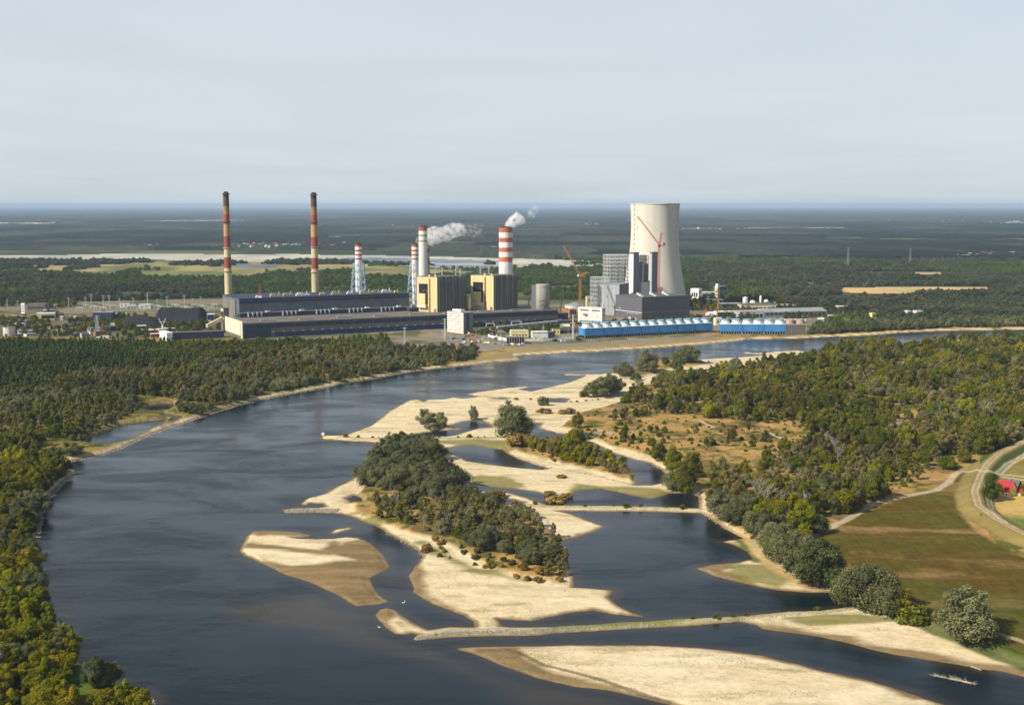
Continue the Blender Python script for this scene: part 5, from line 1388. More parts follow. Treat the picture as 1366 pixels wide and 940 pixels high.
# ---- yellow flue-gas blocks with concrete silos
def fgd(label, pl, pc, pr, yt, Y, group):
    sk = R(27)
    b = Block('flue_gas_building', label, 'power building', None, pc, pr, None, yt, R(33), depth=30, dist=Y, group=group)
    H, L = b.H, b.L
    D = (pc - pl) / F * Y / .91                       # width of the sunny yellow face, turned towards the light
    ca, sa = math.cos(R(90) + sk), math.sin(R(90) + sk)
    n = 4
    w = (L - 3.5) / n
    MB().prism([(0, 0), (3.4, 1), (24, 20), (D * ca + 20, D * sa + 16), (D * ca, D * sa)], -1, H).build('wall', M['yellow'], b.t)
    MB().prism([(.2, -.12), (3.5, .85), (3.5, 1.2), (.2, .3)], 0, H - .4).build('side_panel', M['silo'], b.t)
    for k in range(n):
        x = 3.6 + w * (k + .5)
        pts = [(x + w * .46 * math.cos(a), 3.4 - w * .36 * math.sin(a)) for a in [math.pi * i / 12 for i in range(13)]]
        MB().prism(pts + [(x - w * .46, 26), (x + w * .46, 26)], -1, H - 1.0 - .3 * (k % 2)).build('silo', M['silo'], b.t)
        MB().box(x - w * .5 - .6, x - w * .5 + .6, .2, 24, -1, H - .4).build('pier', M['greyconcrete'], b.t)
    MB().prism([(.6, .8), (L - .5, 1.5), (L - .5, 27), (D * ca + 18, D * sa + 14), (D * ca + .6, D * sa)], H + .02, H + .5).build('roof', M['roof'], b.t)
    def fc(name, mat, u0, u1, v0, v1, proud, back=.2, zz=0):
        """a piece on the yellow face: shares of its width (from the corner) and height"""
        o = MB().box(-proud, back, u0 * D, u1 * D, v0 * H + zz, v1 * H + zz).build(name, M[mat], b.t)
        o.rotation_euler = (0, 0, sk); return o
    fc('opening', 'dark', .46, .90, .44, .86, .2)  # near-black slab painted for the recess in the shadow of the duct
    fc('duct', 'yellow', .53, .92, .44, .66, 4.2, -.25)
    fc('duct_collar', 'cream', .50, .90, .37, .437, 4.3, -.3)
    for k in range(4): fc('lamp', 'grey1', .5 + .075 * k, .522 + .075 * k, .70 + .03 * (k % 2), .712 + .03 * (k % 2), .75, -.21)  # pale blocks of equipment in the recess, no light sources
    fc('stair_strip', 'rust', .335, .40, .02, .97, .5)
    for k in range(6): fc('landing', 'soot', .345, .385, .12 + .14 * k, .14 + .14 * k, .75, -.45)
    fc('window', 'hall', .05, .16, .29, .35, .35); fc('window', 'hall', .04, .2, .06, .11, .35)
    for q in (.06, .36): fc('roof_hut', 'cream', q, q + .07, 1.0, 1.04, -.3, 2.4, .55)
    return b
f1 = fgd('left of the two yellow blocks with dark silos, next to the boiler house', 553.8, 583.5, 623, 370, 1795, 'yellow flue gas buildings')
f2 = fgd('right of the two yellow blocks with dark silos, before the thick banded chimney', 626, 658.5, 692, 368, 1830, 'yellow flue gas buildings')
b = Block('pump_house', 'small yellow annex hugging the left foot of the second yellow block', 'building', 622, 625.4, 627, None, 395, R(40), dist=1822, depth=8); b.shell(M['yellow'], M['roof']); b.side('window', M['dark'], [(.2, .8, .5, .56)])

# ---- concrete ash silo
sl = thing('ash_silo', 'round pale concrete silo with a dark stair tower, right of the yellow blocks', 'silo', (xat(723.8, 1850), 1850, GL))
Hs = zat(379.5, 1850) - GL
MB().lathe([(10.4, -1), (10.4, Hs), (9.6, Hs + .8)], 32).build('shell', M['greyconcrete'], sl, True)
MB().lathe([(10.55, Hs * .93), (10.55, Hs * .96)], 32).build('rim_ring', M['greyconcrete'], sl)
MB().box(-16.5, -9.8, -2, 8, -1, Hs - 1.2).build('stair_tower', M['grey2'], sl)
for k in range(8):
    a = R(245 + (k % 4) * 17 + (k // 4) * 6)
    MB().box(-.7, .7, -.25, .25, 0, 1.6).build('opening', M['dark'], sl).matrix_local = Matrix.Translation((10.4 * math.cos(a), 10.4 * math.sin(a), Hs * (.55 - .12 * (k // 4) + .02 * (k % 3)))) @ Matrix.Rotation(a + R(90), 4, 'Z')

# ---- white office tower before the hall
ot = Block('office_tower', 'white slab office tower with strip windows standing before the turbine hall', 'office', 596.8, 618.7, 631, 445.5, 417.5, R(38))
ot.shell(M['hall'], M['roofgrey'])
for k in range(9):
    ot.side('facade_band', M['white'], [(0, 1, k / 9 + .015, k / 9 + .072)], proud=.45)
    ot.side('window', M['cream'], [(a, a + .13, k / 9 + .074, k / 9 + .105) for a in (.04, .2, .36, .52, .68, .84)], proud=.15)
ot.front('glazing', M['blueglass'], [(.28, .58, .04 + k * .155, .18 + k * .155) for k in range(6)])
ot.part('roof_house', M['white'], 2, 9, ot.D * .25, ot.D * .75, ot.H + .62, ot.H + 3.6)
ot.side('ground_band', M['red'], [(.1, .9, 0, .013)], proud=.6)

# ---- new unit
t = thing('cooling_tower', 'huge pale concrete cooling tower with a waist and a flaring foot', 'cooling tower', (xat(872, 2150), 2150, GL))
Hc = zat(271.6, 2150) - GL; m = 2150 / F
prof = []
for i in range(41):
    z = 11 + (Hc - 11) * i / 40; u = z / Hc
    zt = .76
    rr = 31.4 * math.sqrt(1 + ((u - zt) / (.80 if u < zt else .95)) ** 2 * 1.28)
    prof.append((rr * m, z))
b = MB()
nseg = 128
inner = [(r - .9, z) for r, z in prof]
b.lathe(prof + inner[::-1] + [prof[0]], nseg, cap=False).build('shell', M['concrete'], t, True)
MB().lathe([(prof[-1][0] + .1, Hc - 1.6), (prof[-1][0] + .8, Hc - 1.2), (prof[-1][0] + .8, Hc + .3), (prof[-1][0] - 1, Hc + .3), (prof[-1][0] - 1, Hc - .1)], 96, cap=False).build('rim', M['concrete'], t)
for k in range(40):
    a0, a1 = 2 * math.pi * k / 40, 2 * math.pi * (k + .5) / 40
    r0, r1 = prof[0][0] + 3.5, prof[0][0] - .4
    for q in (a0, a0 + 2 * math.pi / 40):
        MB().bar((r0 * math.cos(q), r0 * math.sin(q), -1), (r1 * math.cos(a1), r1 * math.sin(a1), 11.3), .7, n=5).build('column', M['concrete'], t)
lad = MB()
for i in range(0, 40):
    a = R(208)
    (ra, za), (rb_, zb) = prof[i], prof[i + 1]
    if i % 2: lad.bar(((ra + .7) * math.cos(a), (ra + .7) * math.sin(a), za), ((rb_ + .7) * math.cos(a), (rb_ + .7) * math.sin(a), zb), .55, n=4)
lad.build('ladder', M['greyconcrete'], t)

nh = Block('new_turbine_hall', 'dark anthracite box hall with a pale stripe before the cooling tower', 'power hall', 821, 856.2, 920, 428.5, 397.2, R(30))
nh.shell(M['grey3'], M['darksteel'])
nh.side('stripe', M['steel'], [(0, 1, .34, .375)]); nh.front('stripe', M['grey2'], [(0, 1, .36, .385)])
nh.side('window', M['steel'], [(.12 + .05 * k, .145 + .05 * k, .27, .295) for k in range(10)], proud=.35)
nh.side('window', M['steel'], [(.84, .87, .44, .47), (.79, .82, .44, .47), (.4, .5, .05, .12), (.2, .24, .03, .1)], proud=.35)
nh.part('plinth', M['grey2'], -.4, nh.L + .4, -.4, nh.D, 0, 1.2)
for i in range(9): nh.part('roof_vent', M['white'] if i % 2 else M['cream'], 8 + i * 8.4, 12 + i * 8.4, 10 + (i * 17) % 50, 15 + (i * 17) % 50, nh.H + .65, nh.H + 2.0 + (i % 3))
Yb = 2015
def stair(label, pl, pc, pr, yt, wm, sm):
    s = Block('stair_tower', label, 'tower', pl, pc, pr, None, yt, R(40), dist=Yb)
    s.shell(wm, M['grey2']); s.side('cladding_panel', sm, [(.02, .98, 0, .985)])  # sunlit side painted lighter than the walls in shade
    s.part('roof_edge', M['grey2'], -1, s.L + 1, -1, s.D + .8, s.H + .65, s.H + 1.8)
    return s
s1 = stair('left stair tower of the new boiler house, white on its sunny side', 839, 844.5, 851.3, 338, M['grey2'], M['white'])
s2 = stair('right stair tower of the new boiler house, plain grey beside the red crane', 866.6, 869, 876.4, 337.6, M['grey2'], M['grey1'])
# steel frame of the boiler
def frame(name, label, pl, pr, yb, yt, Y, nx, ny, nz, depth, decks=False, mat='steel'):
    x0, x1 = xat(pl, Y), xat(pr, Y)
    H = zat(yt, Y) - GL; z0 = zat(yb, Y) - GL
    t = thing(name, label, 'steelwork', (x0, Y, GL), R(8))
    Lx = (x1 - x0) / math.cos(R(8))
    for i in range(nx + 1):
        b = MB()
        for j in range(ny + 1):
            b.bar((Lx * i / nx, depth * j / ny, 0), (Lx * i / nx, depth * j / ny, H), .62)
        b.build('column_row', M[mat], t)
    for k in range(nz + 1):
        z = z0 + (H - z0) * k / nz
        b = MB()
        for i in range(nx + 1): b.bar((Lx * i / nx, 0, z), (Lx * i / nx, depth, z), .42)
        for j in range(ny + 1): b.bar((0, depth * j / ny, z), (Lx, depth * j / ny, z), .5)
        b.build('floor_beams', M[mat], t)
        if decks and k and k < nz - 2: MB().box(1, Lx - 1, depth * .3, depth - 1, z - .3, z - .05).build('deck', M['orange'] if k > 2 else M['rust'], t)
    for i in range(0, nx, 2):
        b = MB()
        for k in range(nz):
            za, zb_ = z0 + (H - z0) * k / nz, z0 + (H - z0) * (k + 1) / nz
            b.bar((Lx * i / nx, -.2, za), (Lx * (i + 1) / nx, -.2, zb_), .34)
        b.build('brace', M[mat], t)
    return t
frame('steelwork', 'tall open steel boiler frame with orange decks left of the stair towers', 810, 839.5, 385, 340.4, 2035, 7, 3, 9, 34, True)
frame('steelwork', 'lower open steel frame left of the light grey cladding', 791, 811.5, 410, 370, 1995, 4, 2, 7, 22)
frame('steelwork', 'open steel frame between the two stair towers', 851.6, 864, 385, 341, 2040, 4, 2, 8, 20, False, 'darksteel')
b = Block('boiler_casing', 'dark grey boiler casing between the two stair towers', 'power building', None, 851.5, 872, None, 376, R(8), dist=2022, depth=20); b.shell(M['grey2'], M['darksteel'])
b = Block('boiler_vessel', 'tall dark vessel inside the frame between the stair towers', 'power building', None, 851.8, 859, None, 350, R(8), dist=2043, depth=14); b.shell(M['darkblue'], M['darksteel'])
b = Block('boiler_duct', 'grey vertical duct inside the frame between the stair towers', 'power building', None, 857, 864.5, None, 352, R(8), dist=2038.5, depth=4); b.shell(M['grey2'], M['steel'])
gc = Block('filter_building', 'plain light grey clad building with rows of small openings by the white offices', 'power building', 797, 826, 838.5, None, 379.5, R(62), dist=1965)
gc.shell(M['grey2'], M['roofgrey']); gc.side('cladding_panel', M['grey1'], [(i / 6 + .004, (i + 1) / 6 - .004, 0, .985) for i in range(6)])  # shade painted in: right face darker grey, sunlit left face lighter
gc.side('opening', M['dark'], [(.06 + .12 * i, .075 + .12 * i, .86, .88) for i in range(8)], proud=.5)
gc.side('opening', M['dark'], [(.1 + .2 * i, .13 + .2 * i, .28, .31) for i in range(5)], proud=.5)
ad = Block('site_office', 'white flat-roofed office block with dark windows before the grey cladding', 'office', 771, 803, 807.5, 431, 411.2, R(60))
ad.shell(M['white'], M['white'])
ad.side('window', M['dark'], [(.06 + .075 * i, .11 + .075 * i, .04, .13) for i in range(12)])
ad.side('window', M['dark'], [(.08, .42, .80, .86), (.55, .9, .80, .86), (.18, .21, .4, .45), (.5, .53, .38, .44), (.62, .66, .38, .44)])
ad.side('balcony', M['grey2'], [(.6, .78, .5, .60)], proud=1.6)
ad.front('window', M['dark'], [(.2, .8, .8, .86), (.2, .8, .5, .56)])

# ---- cranes
def crane(label, px, Y, yb, ym, mat, jib, tail, jn=14):
    """a luffing tower crane: mast, slewing top, cab, lattice jib, counter-jib"""
    t = thing('tower_crane', label, 'crane', (xat(px, Y), Y, GL))
    H = zat(ym, Y) - GL
    def at(p): return (xat(p[0], Y, 60) - t.location.x, 0, zat(p[1], Y) - GL)
    lattice(MB(), 3.2, 3.0, -1, H, 26, .30, .17).build('mast', mat, t)
    MB().box(-2.4, 2.4, -2.4, 2.4, H - 1, H + 2.2).build('slewing_ring', mat, t)
    MB().box(-5, -2.4, -4.6, -2.0, H + .4, H + 3.4).build('cab', M['white'], t)
    J = at(jib); K = at(tail)
    beam(MB(), (0, 0, H + 2), J, 2.1, jn, .30, (0, 1, 0)).build('jib', mat, t)
    beam(MB(), (0, 0, H + 2), K, 2.8, 5, .42, (0, 1, 0)).build('a_frame', mat, t)
    MB().box(2.2, 8.5, -1.8, 1.8, H - .2, H + 1.2).build('counter_jib', mat, t)
    MB().box(6.2, 9.4, -2, 2, H + 1.22, H + 4.8).build('counterweight', M['darksteel'], t)
    MB().bar(K, (J[0] * .93, 0, H + 2 + (J[2] - H - 2) * .93 + .8), .13, n=3).build('pendant', M['darksteel'], t)
    hx, hz_ = J[0] * .98, H + 2 + (J[2] - H - 2) * .98
    MB().bar((hx, 0, hz_), (hx, 0, hz_ - 16), .12, n=3).build('hoist_rope', M['darksteel'], t)
    MB().box(hx - .8, hx + .8, -.5, .5, hz_ - 18, hz_ - 16).build('hook_block', mat, t)
    return t
crane('red luffing tower crane standing against the cooling tower', 878.2, 1990, 430, 328, M['cranered'], (849.5, 288.6), (882, 310))
crane('orange luffing tower crane left of the open steel frames', 773.6, 1935, 430, 369, M['orange'], (751.7, 328.5), (784, 363))
def small_crane(label, px, Y, yt, mat, jib, name='mobile_crane'):
    t = thing(name, label, 'crane', (xat(px, Y), Y, GL))
    H = zat(yt, Y) - GL
    MB().box(-5, 4, -1.6, 1.6, .9, 3).build('chassis', mat, t); MB().box(-4.6, -1.6, -1.5, 1.5, 3.02, 4.6).build('cab', M['white'], t)
    for x in (-4, -2, 1.5, 3): MB().lathe([(.0, -1.9), (.9, -1.9), (.9, 1.9), (0, 1.9)], 10, cap=False).build('wheel', M['rubber'], t).matrix_local = Matrix.Translation((x, 0, .9)) @ Matrix.Rotation(R(90), 4, 'X')
    beam(MB(), (1, 0, 3), ((jib - px) * Y / F, 0, H), 1.7, 10, .35, (0, 1, 0)).build('boom', mat, t)
    return t
small_crane('yellow crane with an upright mast among the white stores right of the dark hall', 955, 1850, 399, M['orange'], 957.5)
small_crane('dark red crawler crane leaning beside the yellow upright crane', 935, 1835, 411, M['cranered'], 942)
small_crane('light green crane with a thin boom left of the orange tower crane', 746, 1960, 385, M['greensteel'], 751.5)
small_crane('yellow crane with a short boom between silo and second yellow block', 703, 1880, 398, M['orange'], 705.5)
small_crane('orange building crane by the white office tower on the river bank', 628.5, 1660, 447, M['orange'], 629.5)
small_crane('red mobile crane working by the intake wall on the bank', 701, 1655, 450, M['cranered'], 699)

# ---- blue rows of fan cooling cells
def cell_row(px0, py0, px1, py1, nblocks, per, group, where, clad=True, depth=19, dz=(3.2, 13.2), lab=None):
    a, c = Vector((*map(float, ground(px0, py0, GL)), GL)), Vector((*map(float, ground(px1, py1, GL)), GL))
    yaw = math.atan2(c.y - a.y, c.x - a.x); Lb = (c - a).length / nblocks
    words = ['first', 'second', 'third', 'fourth', 'fifth', 'sixth', 'seventh']
    for i in range(nblocks):
        p = a + (c - a) * (i / nblocks)
        t = thing('cooling_cell_block', lab or ('blue two-fan cooling block, %s from the %s' % (words[i], where)), 'cooling block', p, yaw, group)
        g = .35
        if clad:
            MB().box(g, Lb - g, 0, depth, dz[0], dz[1]).build('casing', M['blue'], t)
            for s in range(4):
                x = g + (Lb - 2 * g) * s / 4
                MB().box(x + .12, x + (Lb - 2 * g) / 4 - .12, -.22, .1, dz[0] + .3, dz[1] - .2).build('panel', M['blue'], t)
            MB().box(g + .05, Lb - g - .05, -.4, depth + .2, dz[1] + .02, dz[1] + .35).build('roof_deck', M['fan'], t)
            MB().box(g + 1, Lb - g - 1, 2.5, depth - 1, 0, dz[0] - .05).build('inner_fill', M['dark'], t)
        else:
            for k in range(4):
                z = dz[0] + (dz[1] - dz[0]) * k / 3 - 1.5
                MB().box(g, Lb - g, -.3, .5, z, z + .7).build('beam', M['greyconcrete'], t)
            MB().box(g, Lb - g, 0, depth, dz[1] - .6, dz[1]).build('roof_deck', M['fanbrown'], t)
            MB().box(g + 1, Lb - g - 1, 4, depth - 1, 0, dz[1] - .7).build('inner_fill', M['hall'], t)
        nl = 9
        for k in range(nl):
            x = g + .4 + (Lb - 2 * g - .8) * k / (nl - 1)
            MB().box(x - .38, x + .38, .1, .95, -1, dz[0] if clad else dz[1] - .65).build('leg', M['greyconcrete'], t)
        for q in range(per):
            cx = Lb * (q + .5) / per; r0 = Lb / per * .455
            pr = [(r0, dz[1] + .36), (r0 * .93, dz[1] + 1.4), (r0 * .83, dz[1] + 3.2), (r0 * .80, dz[1] + 4.4), (r0 * .74, dz[1] + 4.4), (r0 * .72, dz[1] + 3.6)]
            MB().lathe([(r0 * .80, dz[1] + 4.42), (r0 * .84, dz[1] + 6.7), (r0 * .78, dz[1] + 6.7), (r0 * .74, dz[1] + 4.45)], 28, 0, cx, depth * .5, cap=False).build('fan_ring', M['fanring'] if clad else M['fanbrown'], t, True)
            f = MB().lathe(pr, 28, 0, cx, depth * .5, cap=False).build('fan_stack', M['fan'] if clad else M['fanbrown'], t, True)
            MB().lathe([(r0 * .15, dz[1] + 3.7), (r0 * .15, dz[1] + 4.6)], 10, 0, cx, depth * .5).build('fan_hub', M['darksteel'], f)
            bl = MB()
            for w in range(8):
                an = w * math.pi / 4
                bl.bar((cx, depth * .5, dz[1] + 4.2), (cx + r0 * .7 * math.cos(an), depth * .5 + r0 * .7 * math.sin(an), dz[1] + 4.3), .25)
            bl.build('fan_blades', M['greyconcrete'], f)
cell_row(780, 451.4, 951, 443.2, 7, 2, 'blue cooling blocks of the long row', 'white office end of the long row')
cell_row(961, 445.2, 1048.3, 445.6, 3, 2, 'blue cooling blocks of the short row', 'gap end of the short row')
cell_row(1048.8, 445.6, 1076.5, 445.4, 1, 2, 'bare cooling block', '', False, lab='unclad brown cooling block with two fans and open concrete frame')

# ---- smoke
def plume(label, name, path, seed, dens):
    """lumpy closed tube along a path of (photo x, photo y, radius px) at the distance Y"""
    pts = []
    Y = path[0][3]
    for px, py, r, yy in path: pts.append((xat(px, yy, 130), yy, zat(py, yy), 1.15 * r * yy / F))
    nP, nR = 40, 24
    V, Fc = [], []
    ts = np.linspace(0, len(pts) - 1, nP)
    P = np.array(pts)
    rr = random.Random(seed)
    for k, tt in enumerate(ts):
        c = [np.interp(tt, range(len(pts)), P[:, j]) for j in range(4)]
        for q in range(nR):
            a = 2 * math.pi * q / nR
            l = 0.62 + 0.9 * float(fbm(np.array(c[0] / 9 + math.cos(a) * .9 + seed), np.array(c[2] / 9 + math.sin(a) * .9 + 31), seed, 3))
            rad_ = c[3] * l * (0.15 if k in (0, nP - 1) else 1)
            V.append((c[0] + .25 * math.cos(a) * rad_, c[1] + rad_ * math.cos(a), c[2] + rad_ * math.sin(a)))
    Fc = [(i * nR + k, i * nR + (k + 1) % nR, (i + 1) * nR + (k + 1) % nR, (i + 1) * nR + k) for i in range(nP - 1) for k in range(nR)]
    Fc += [tuple(range(nR))[::-1], tuple(range((nP - 1) * nR, nP * nR))]
    me = bpy.data.meshes.new(name); me.from_pydata(V, [], Fc)
    mt = bpy.data.materials.new(name); mt.use_nodes = True; nt = mt.node_tree
    nt.nodes.remove(nt.nodes['Principled BSDF'])
    vol = nt.nodes.new('ShaderNodeVolumePrincipled'); vol.inputs['Color'].default_value = (1, 1, 1, 1)
    vol.inputs['Anisotropy'].default_value = -0.1
    ge = nt.nodes.new('ShaderNodeNewGeometry')
    n = nt.nodes.new('ShaderNodeTexNoise'); n.inputs['Scale'].default_value = 0.13; n.inputs['Detail'].default_value = 7; n.inputs['Roughness'].default_value = .6
    nt.links.new(ge.outputs['Position'], n.inputs['Vector'])
    mr = nt.nodes.new('ShaderNodeMapRange'); mr.inputs[1].default_value, mr.inputs[2].default_value = dens[0], dens[1]
    mr.inputs[3].default_value, mr.inputs[4].default_value = 0.0, dens[2]
    nt.links.new(n.outputs['Fac'], mr.inputs[0]); nt.links.new(mr.outputs[0], vol.inputs['Density'])
    nt.links.new(vol.outputs[0], nt.nodes['Material Output'].inputs['Volume'])
    me.materials.append(mt)
    o = bpy.data.objects.new(name, me); C.objects.link(o); o['kind'] = 'stuff'; o['label'] = label
    return o
plume('white smoke blowing right from the lattice-braced stack past the white chimney', 'smoke', [(554.5, 327, 3.5, 1900), (556, 322, 4.6, 1904), (566, 317.5, 7, 1908), (575, 316, 9.5, 1912), (586, 313, 9.5, 1916), (599, 310, 8.5, 1920), (612, 307, 8.5, 1924), (622, 306.5, 7, 1928)], 3, (.41, .60, .10))
plume('thin torn wisps at the end of the longer smoke trail', 'smoke', [(622, 306, 5, 1930), (630, 308, 7, 1934), (638, 308, 7, 1938), (644, 302, 4, 1942)], 5, (.50, .72, .06))
plume('bright white smoke puff rising from the thick banded chimney', 'smoke', [(674, 303.5, 4.5, 1905), (677, 300, 5.5, 1906), (682, 296, 7.5, 1908), (688, 293, 8, 1910), (694, 294, 5.5, 1912), (701, 295, 3, 1914)], 8, (.38, .56, .14))
plume('separate wisp of smoke beyond the puff of the thick chimney', 'smoke', [(702, 293, 3, 1916), (705, 287, 5, 1918), (711, 284, 7, 1920), (716, 281, 5, 1922), (718, 286, 4, 1924)], 11, (.50, .70, .09))

# ================================================================== yard, stores, houses, small things
def shed(name, label, cat, pl, pc, pr, yb, yt, wall, roof, yaw=27, depth=None, gable=False, win=None, group=None, swin=None):
    b = Block(name, label, cat, pl, pc, pr, yb, yt, R(yaw), depth=depth, group=group)
    b.shell(M[wall], M[roof], gable, parapet=0.5)
    if win: b.front('window', M['dark'], win, proud=.15)
    if swin: b.side('window', M['dark'], swin, proud=.15)
    return b
W3 = row(6, .05, .95, .6, .35, .7)
W5 = row(9, .04, .96, .55, .4, .7)
# right-hand industry
shed('warehouse', 'long warehouse with pale grey roof and dark wall behind the short blue row', 'warehouse', None, 1019, 1103, 423.5, 416.6, 'grey2', 'roofgrey', 14, 38, True, row(14, .02, .98, .7, .45, .8))
shed('warehouse', 'grey hall with a white gable strip adjoining the left end of the pale-roofed warehouse', 'warehouse', None, 986, 1018.5, 424, 416.2, 'grey1', 'roofgrey', 10, 30, False, row(6, .05, .98, .8, .1, .6)).front('end_strip', M['white'], [(0, .05, 0, 1)], proud=.4)
shed('warehouse', 'dark navy shed left of the beige hall with flat roof', 'warehouse', None, 963, 990, 413.5, 405.5, 'darkblue', 'roofgrey', 10, 22, False, row(5, .05, .95, .7, .5, .8))
shed('warehouse', 'beige hall with brown roof behind the pale-roofed warehouse', 'warehouse', None, 990.5, 1035, 415, 407, 'cream', 'roof', 8, 40, False, row(8, .04, .96, .5, .35, .6))
shed('warehouse', 'flat grey store at the right end of the warehouse zone', 'warehouse', None, 1036, 1062, 412, 407.5, 'grey2', 'roofgrey', 8, 30, False, W3)
shed('store', 'large white store box beside the yellow upright crane', 'store', None, 956, 978, 423.5, 416, 'white', 'white', 10, 14, False, row(6, .04, .96, .9, .1, .9))
shed('store', 'small white gabled store left of the large white box', 'store', None, 946, 955, 423, 417.5, 'white', 'white', 12, 12, True, row(3, .1, .9, .5, .3, .6))
shed('store', 'low white cabin right below the large white box', 'store', None, 955, 964, 434, 425, 'cream', 'white', 12, 10, False, row(2, .1, .9, .5, .4, .7))
shed('open_shed', 'flat white canopy roof behind the unclad brown cooling block', 'shed', None, 1047, 1074, 431, 427, 'grey2', 'white', 6, 14, False, row(5, .04, .96, .8, .1, .7))
shed('works_building', 'white works building with dark bays just right of the cooling tower foot', 'building', 921, 932, 936, 398, 385.5, 'white', 'white', 55, None, False, row(2, .1, .9, .6, .5, .8), swin=row(3, .1, .9, .7, .15, .6))
shed('works_building', 'long low grey works building between white building and batching tower', 'building', None, 936.5, 955, 396.5, 390, 'grey1', 'white', 8, 16, False, W5)
shed('works_building', 'dark grey block behind the yellow batching tower', 'building', None, 958.5, 970, 396, 382, 'grey2', 'roofgrey', 30, 14, False, row(4, .1, .9, .5, .6, .9))
bt = shed('batching_tower', 'slim cream tower with a white head in the works right of the cooling tower', 'tower', 953.5, 957, 960, 399, 384, 'chimneycream', 'white', 45, swin=[(.3, .7, .3, .45), (.3, .7, .6, .75)])
MB().box(bt.L * .05, bt.L * .8, bt.D * .05, bt.D * .8, bt.H + .55, bt.H + 7.5).build('head', M['white'], bt.t)
shed('works_building', 'white flat building at the foot of the batching tower', 'building', None, 950, 965, 406, 399.5, 'cream', 'white', 20, 14, False, W3)
for i, (px, yb, yt, w, lab) in enumerate([(994, 407, 396.8, 6.6, 'wide white upright tank behind the navy shed'), (1014.5, 406, 395.2, 3.2, 'tall thin white tank next to the round one')]):
    Y = float(ground(px, yb, GL)[1])
    t = thing('upright_tank', lab, 'tank', (xat(px, Y), Y, GL)); h = zat(yt, Y) - GL; r = w / 2 * Y / F
    MB().lathe([(r, -.5), (r, h)], 24, cap=False).build('shell', M['white'], t, True)
    MB().lathe([(r + .2, h), (r * .5, h + 1.2), (0.1, h + 1.6)], 24).build('roof', M['white'], t)
    MB().lathe([(r + .15, h * .5), (r + .15, h * .54)], 24).build('stiffening_ring', M['steel'], t)
Y = float(ground(1022, 408, GL)[1])
t = thing('round_tank', 'white spherical gas tank on legs behind the warehouses', 'tank', (xat(1022, Y), Y, GL)); r = 3.5 * Y / F
MB().lathe([(max(.05, r * math.sin(a)), r * 1.5 - r * math.cos(a)) for a in [math.pi * i / 14 for i in range(15)]], 24).build('sphere', M['white'], t, True)
for k in range(6): MB().bar((r * .9 * math.cos(k), r * .9 * math.sin(k), -.5), (r * .9 * math.cos(k), r * .9 * math.sin(k), r * 1.4), .35, n=6).build('leg', M['steel'], t)
def heap(label, px0, px1, yb, yt, mat, depth=30, name='gravel_heap', cat='heap', seed=1, flat=.3):
    Y = float(ground((px0 + px1) / 2, yb, GL)[1]); x0, x1 = xat(px0, Y), xat(px1, Y); h = zat(yt, Y) - GL
    nx, ny = 26, 14
    V = []; Fq = []
    for j in range(ny + 1):
        for i in range(nx + 1):
            u, v = i / nx, j / ny
            e = min(1, min(u, 1 - u) / ((1 - flat) / 2)) * min(1, min(v, 1 - v) / .38)
            z = h * e * (.90 + .2 * float(fbm(np.array(u * 5. + seed), np.array(v * 3.), seed, 3))) if e > 0 else -.5
            V.append(((x0 + (x1 - x0) * u) - (x0 + x1) / 2, depth * v, z))
    for j in range(ny):
        for i in range(nx):
            a = j * (nx + 1) + i; Fq.append((a, a + 1, a + nx + 2, a + nx + 1))
    o = MB().add(V, Fq).build(name, M[mat], None, mat != 'coal')
    o.location = ((x0 + x1) / 2, Y, GL - .1); o['label'] = label; o['category'] = cat
    return o
heap('white gravel heap at the foot of the wide white tank', 998, 1012, 407.5, 401, 'white', 18, seed=2)
heap('pale low gravel heap right of the round tank', 1024, 1046, 407, 403.5, 'cream', 18, seed=3)
heap('long tan earth heap under the orange tower crane', 738, 768, 418, 411.5, 'rust', 25, 'earth_heap', seed=4)
heap('brown earth heap on the bank behind the intake yard', 634, 664, 456, 450, 'hall', 14, 'earth_heap', seed=6)
# coal yard on the left
heap('long dark coal heap with a flat top in the coal yard', 195, 274, 434, 413, 'coal', 70, 'coal_heap', 'coal heap', 7, .72)
heap('lower rounded coal heap before the flat-topped one', 146, 216, 437, 424, 'coal', 50, 'coal_heap', 'coal heap', 8, .4)
heap('low black coal heap left of the blue stacker building', 85, 128, 432, 424.5, 'coal', 50, 'coal_heap', 'coal heap', 9, .5)
sb = shed('stacker_building', 'dark shed on a blue base between the coal heaps', 'building', None, 124, 150, 430, 417, 'darkblue', 'roofgrey', 4, 20)
sb.front('base_panel', M['blue'], [(.3, .98, .02, .42)], proud=.4)
Y = 1700.
for i, (px, yb, yt, w, lab) in enumerate([(12.5, 447, 436, 15.5, 'cream round oil tank with a white hut before it'), (-2, 443, 434.5, 14, 'cream oil tank cut by the picture edge')]):
    Y = float(ground(px, yb, GL)[1]); r = w / 2 * Y / F; h = zat(yt, Y) - GL
    t = thing('oil_tank', lab, 'tank', (xat(px, Y), Y, GL))
    MB().lathe([(r, -.5), (r, h)], 32, cap=False).build('shell', M['cream'], t, True)
    MB().lathe([(r + .15, h), (.1, h + 1.4)], 32).build('roof', M['roof'], t)
    MB().lathe([(r + .25, h * .97), (r + .25, h * .999)], 32, cap=False).build('rim_ring', M['steel'], t)
shed('hut', 'small white hut in front of the cream oil tank', 'hut', None, 6, 10.5, 450, 445, 'white', 'white', 20, 6, False, [(.3, .7, .1, .7)])
shed('depot', 'yellow depot with a white roof slab and roof hut left of the coal yard', 'building', None, 49, 73, 427.5, 418.5, 'chimneycream', 'white', 14, 16, False, [(.28, .98, .3, .75)])
shed('hut', 'cream roof hut rising over the yellow depot', 'hut', None, 58, 63, 424, 413.5, 'chimneycream', 'white', 20, 6, False, [(.2, .8, .6, .8)])
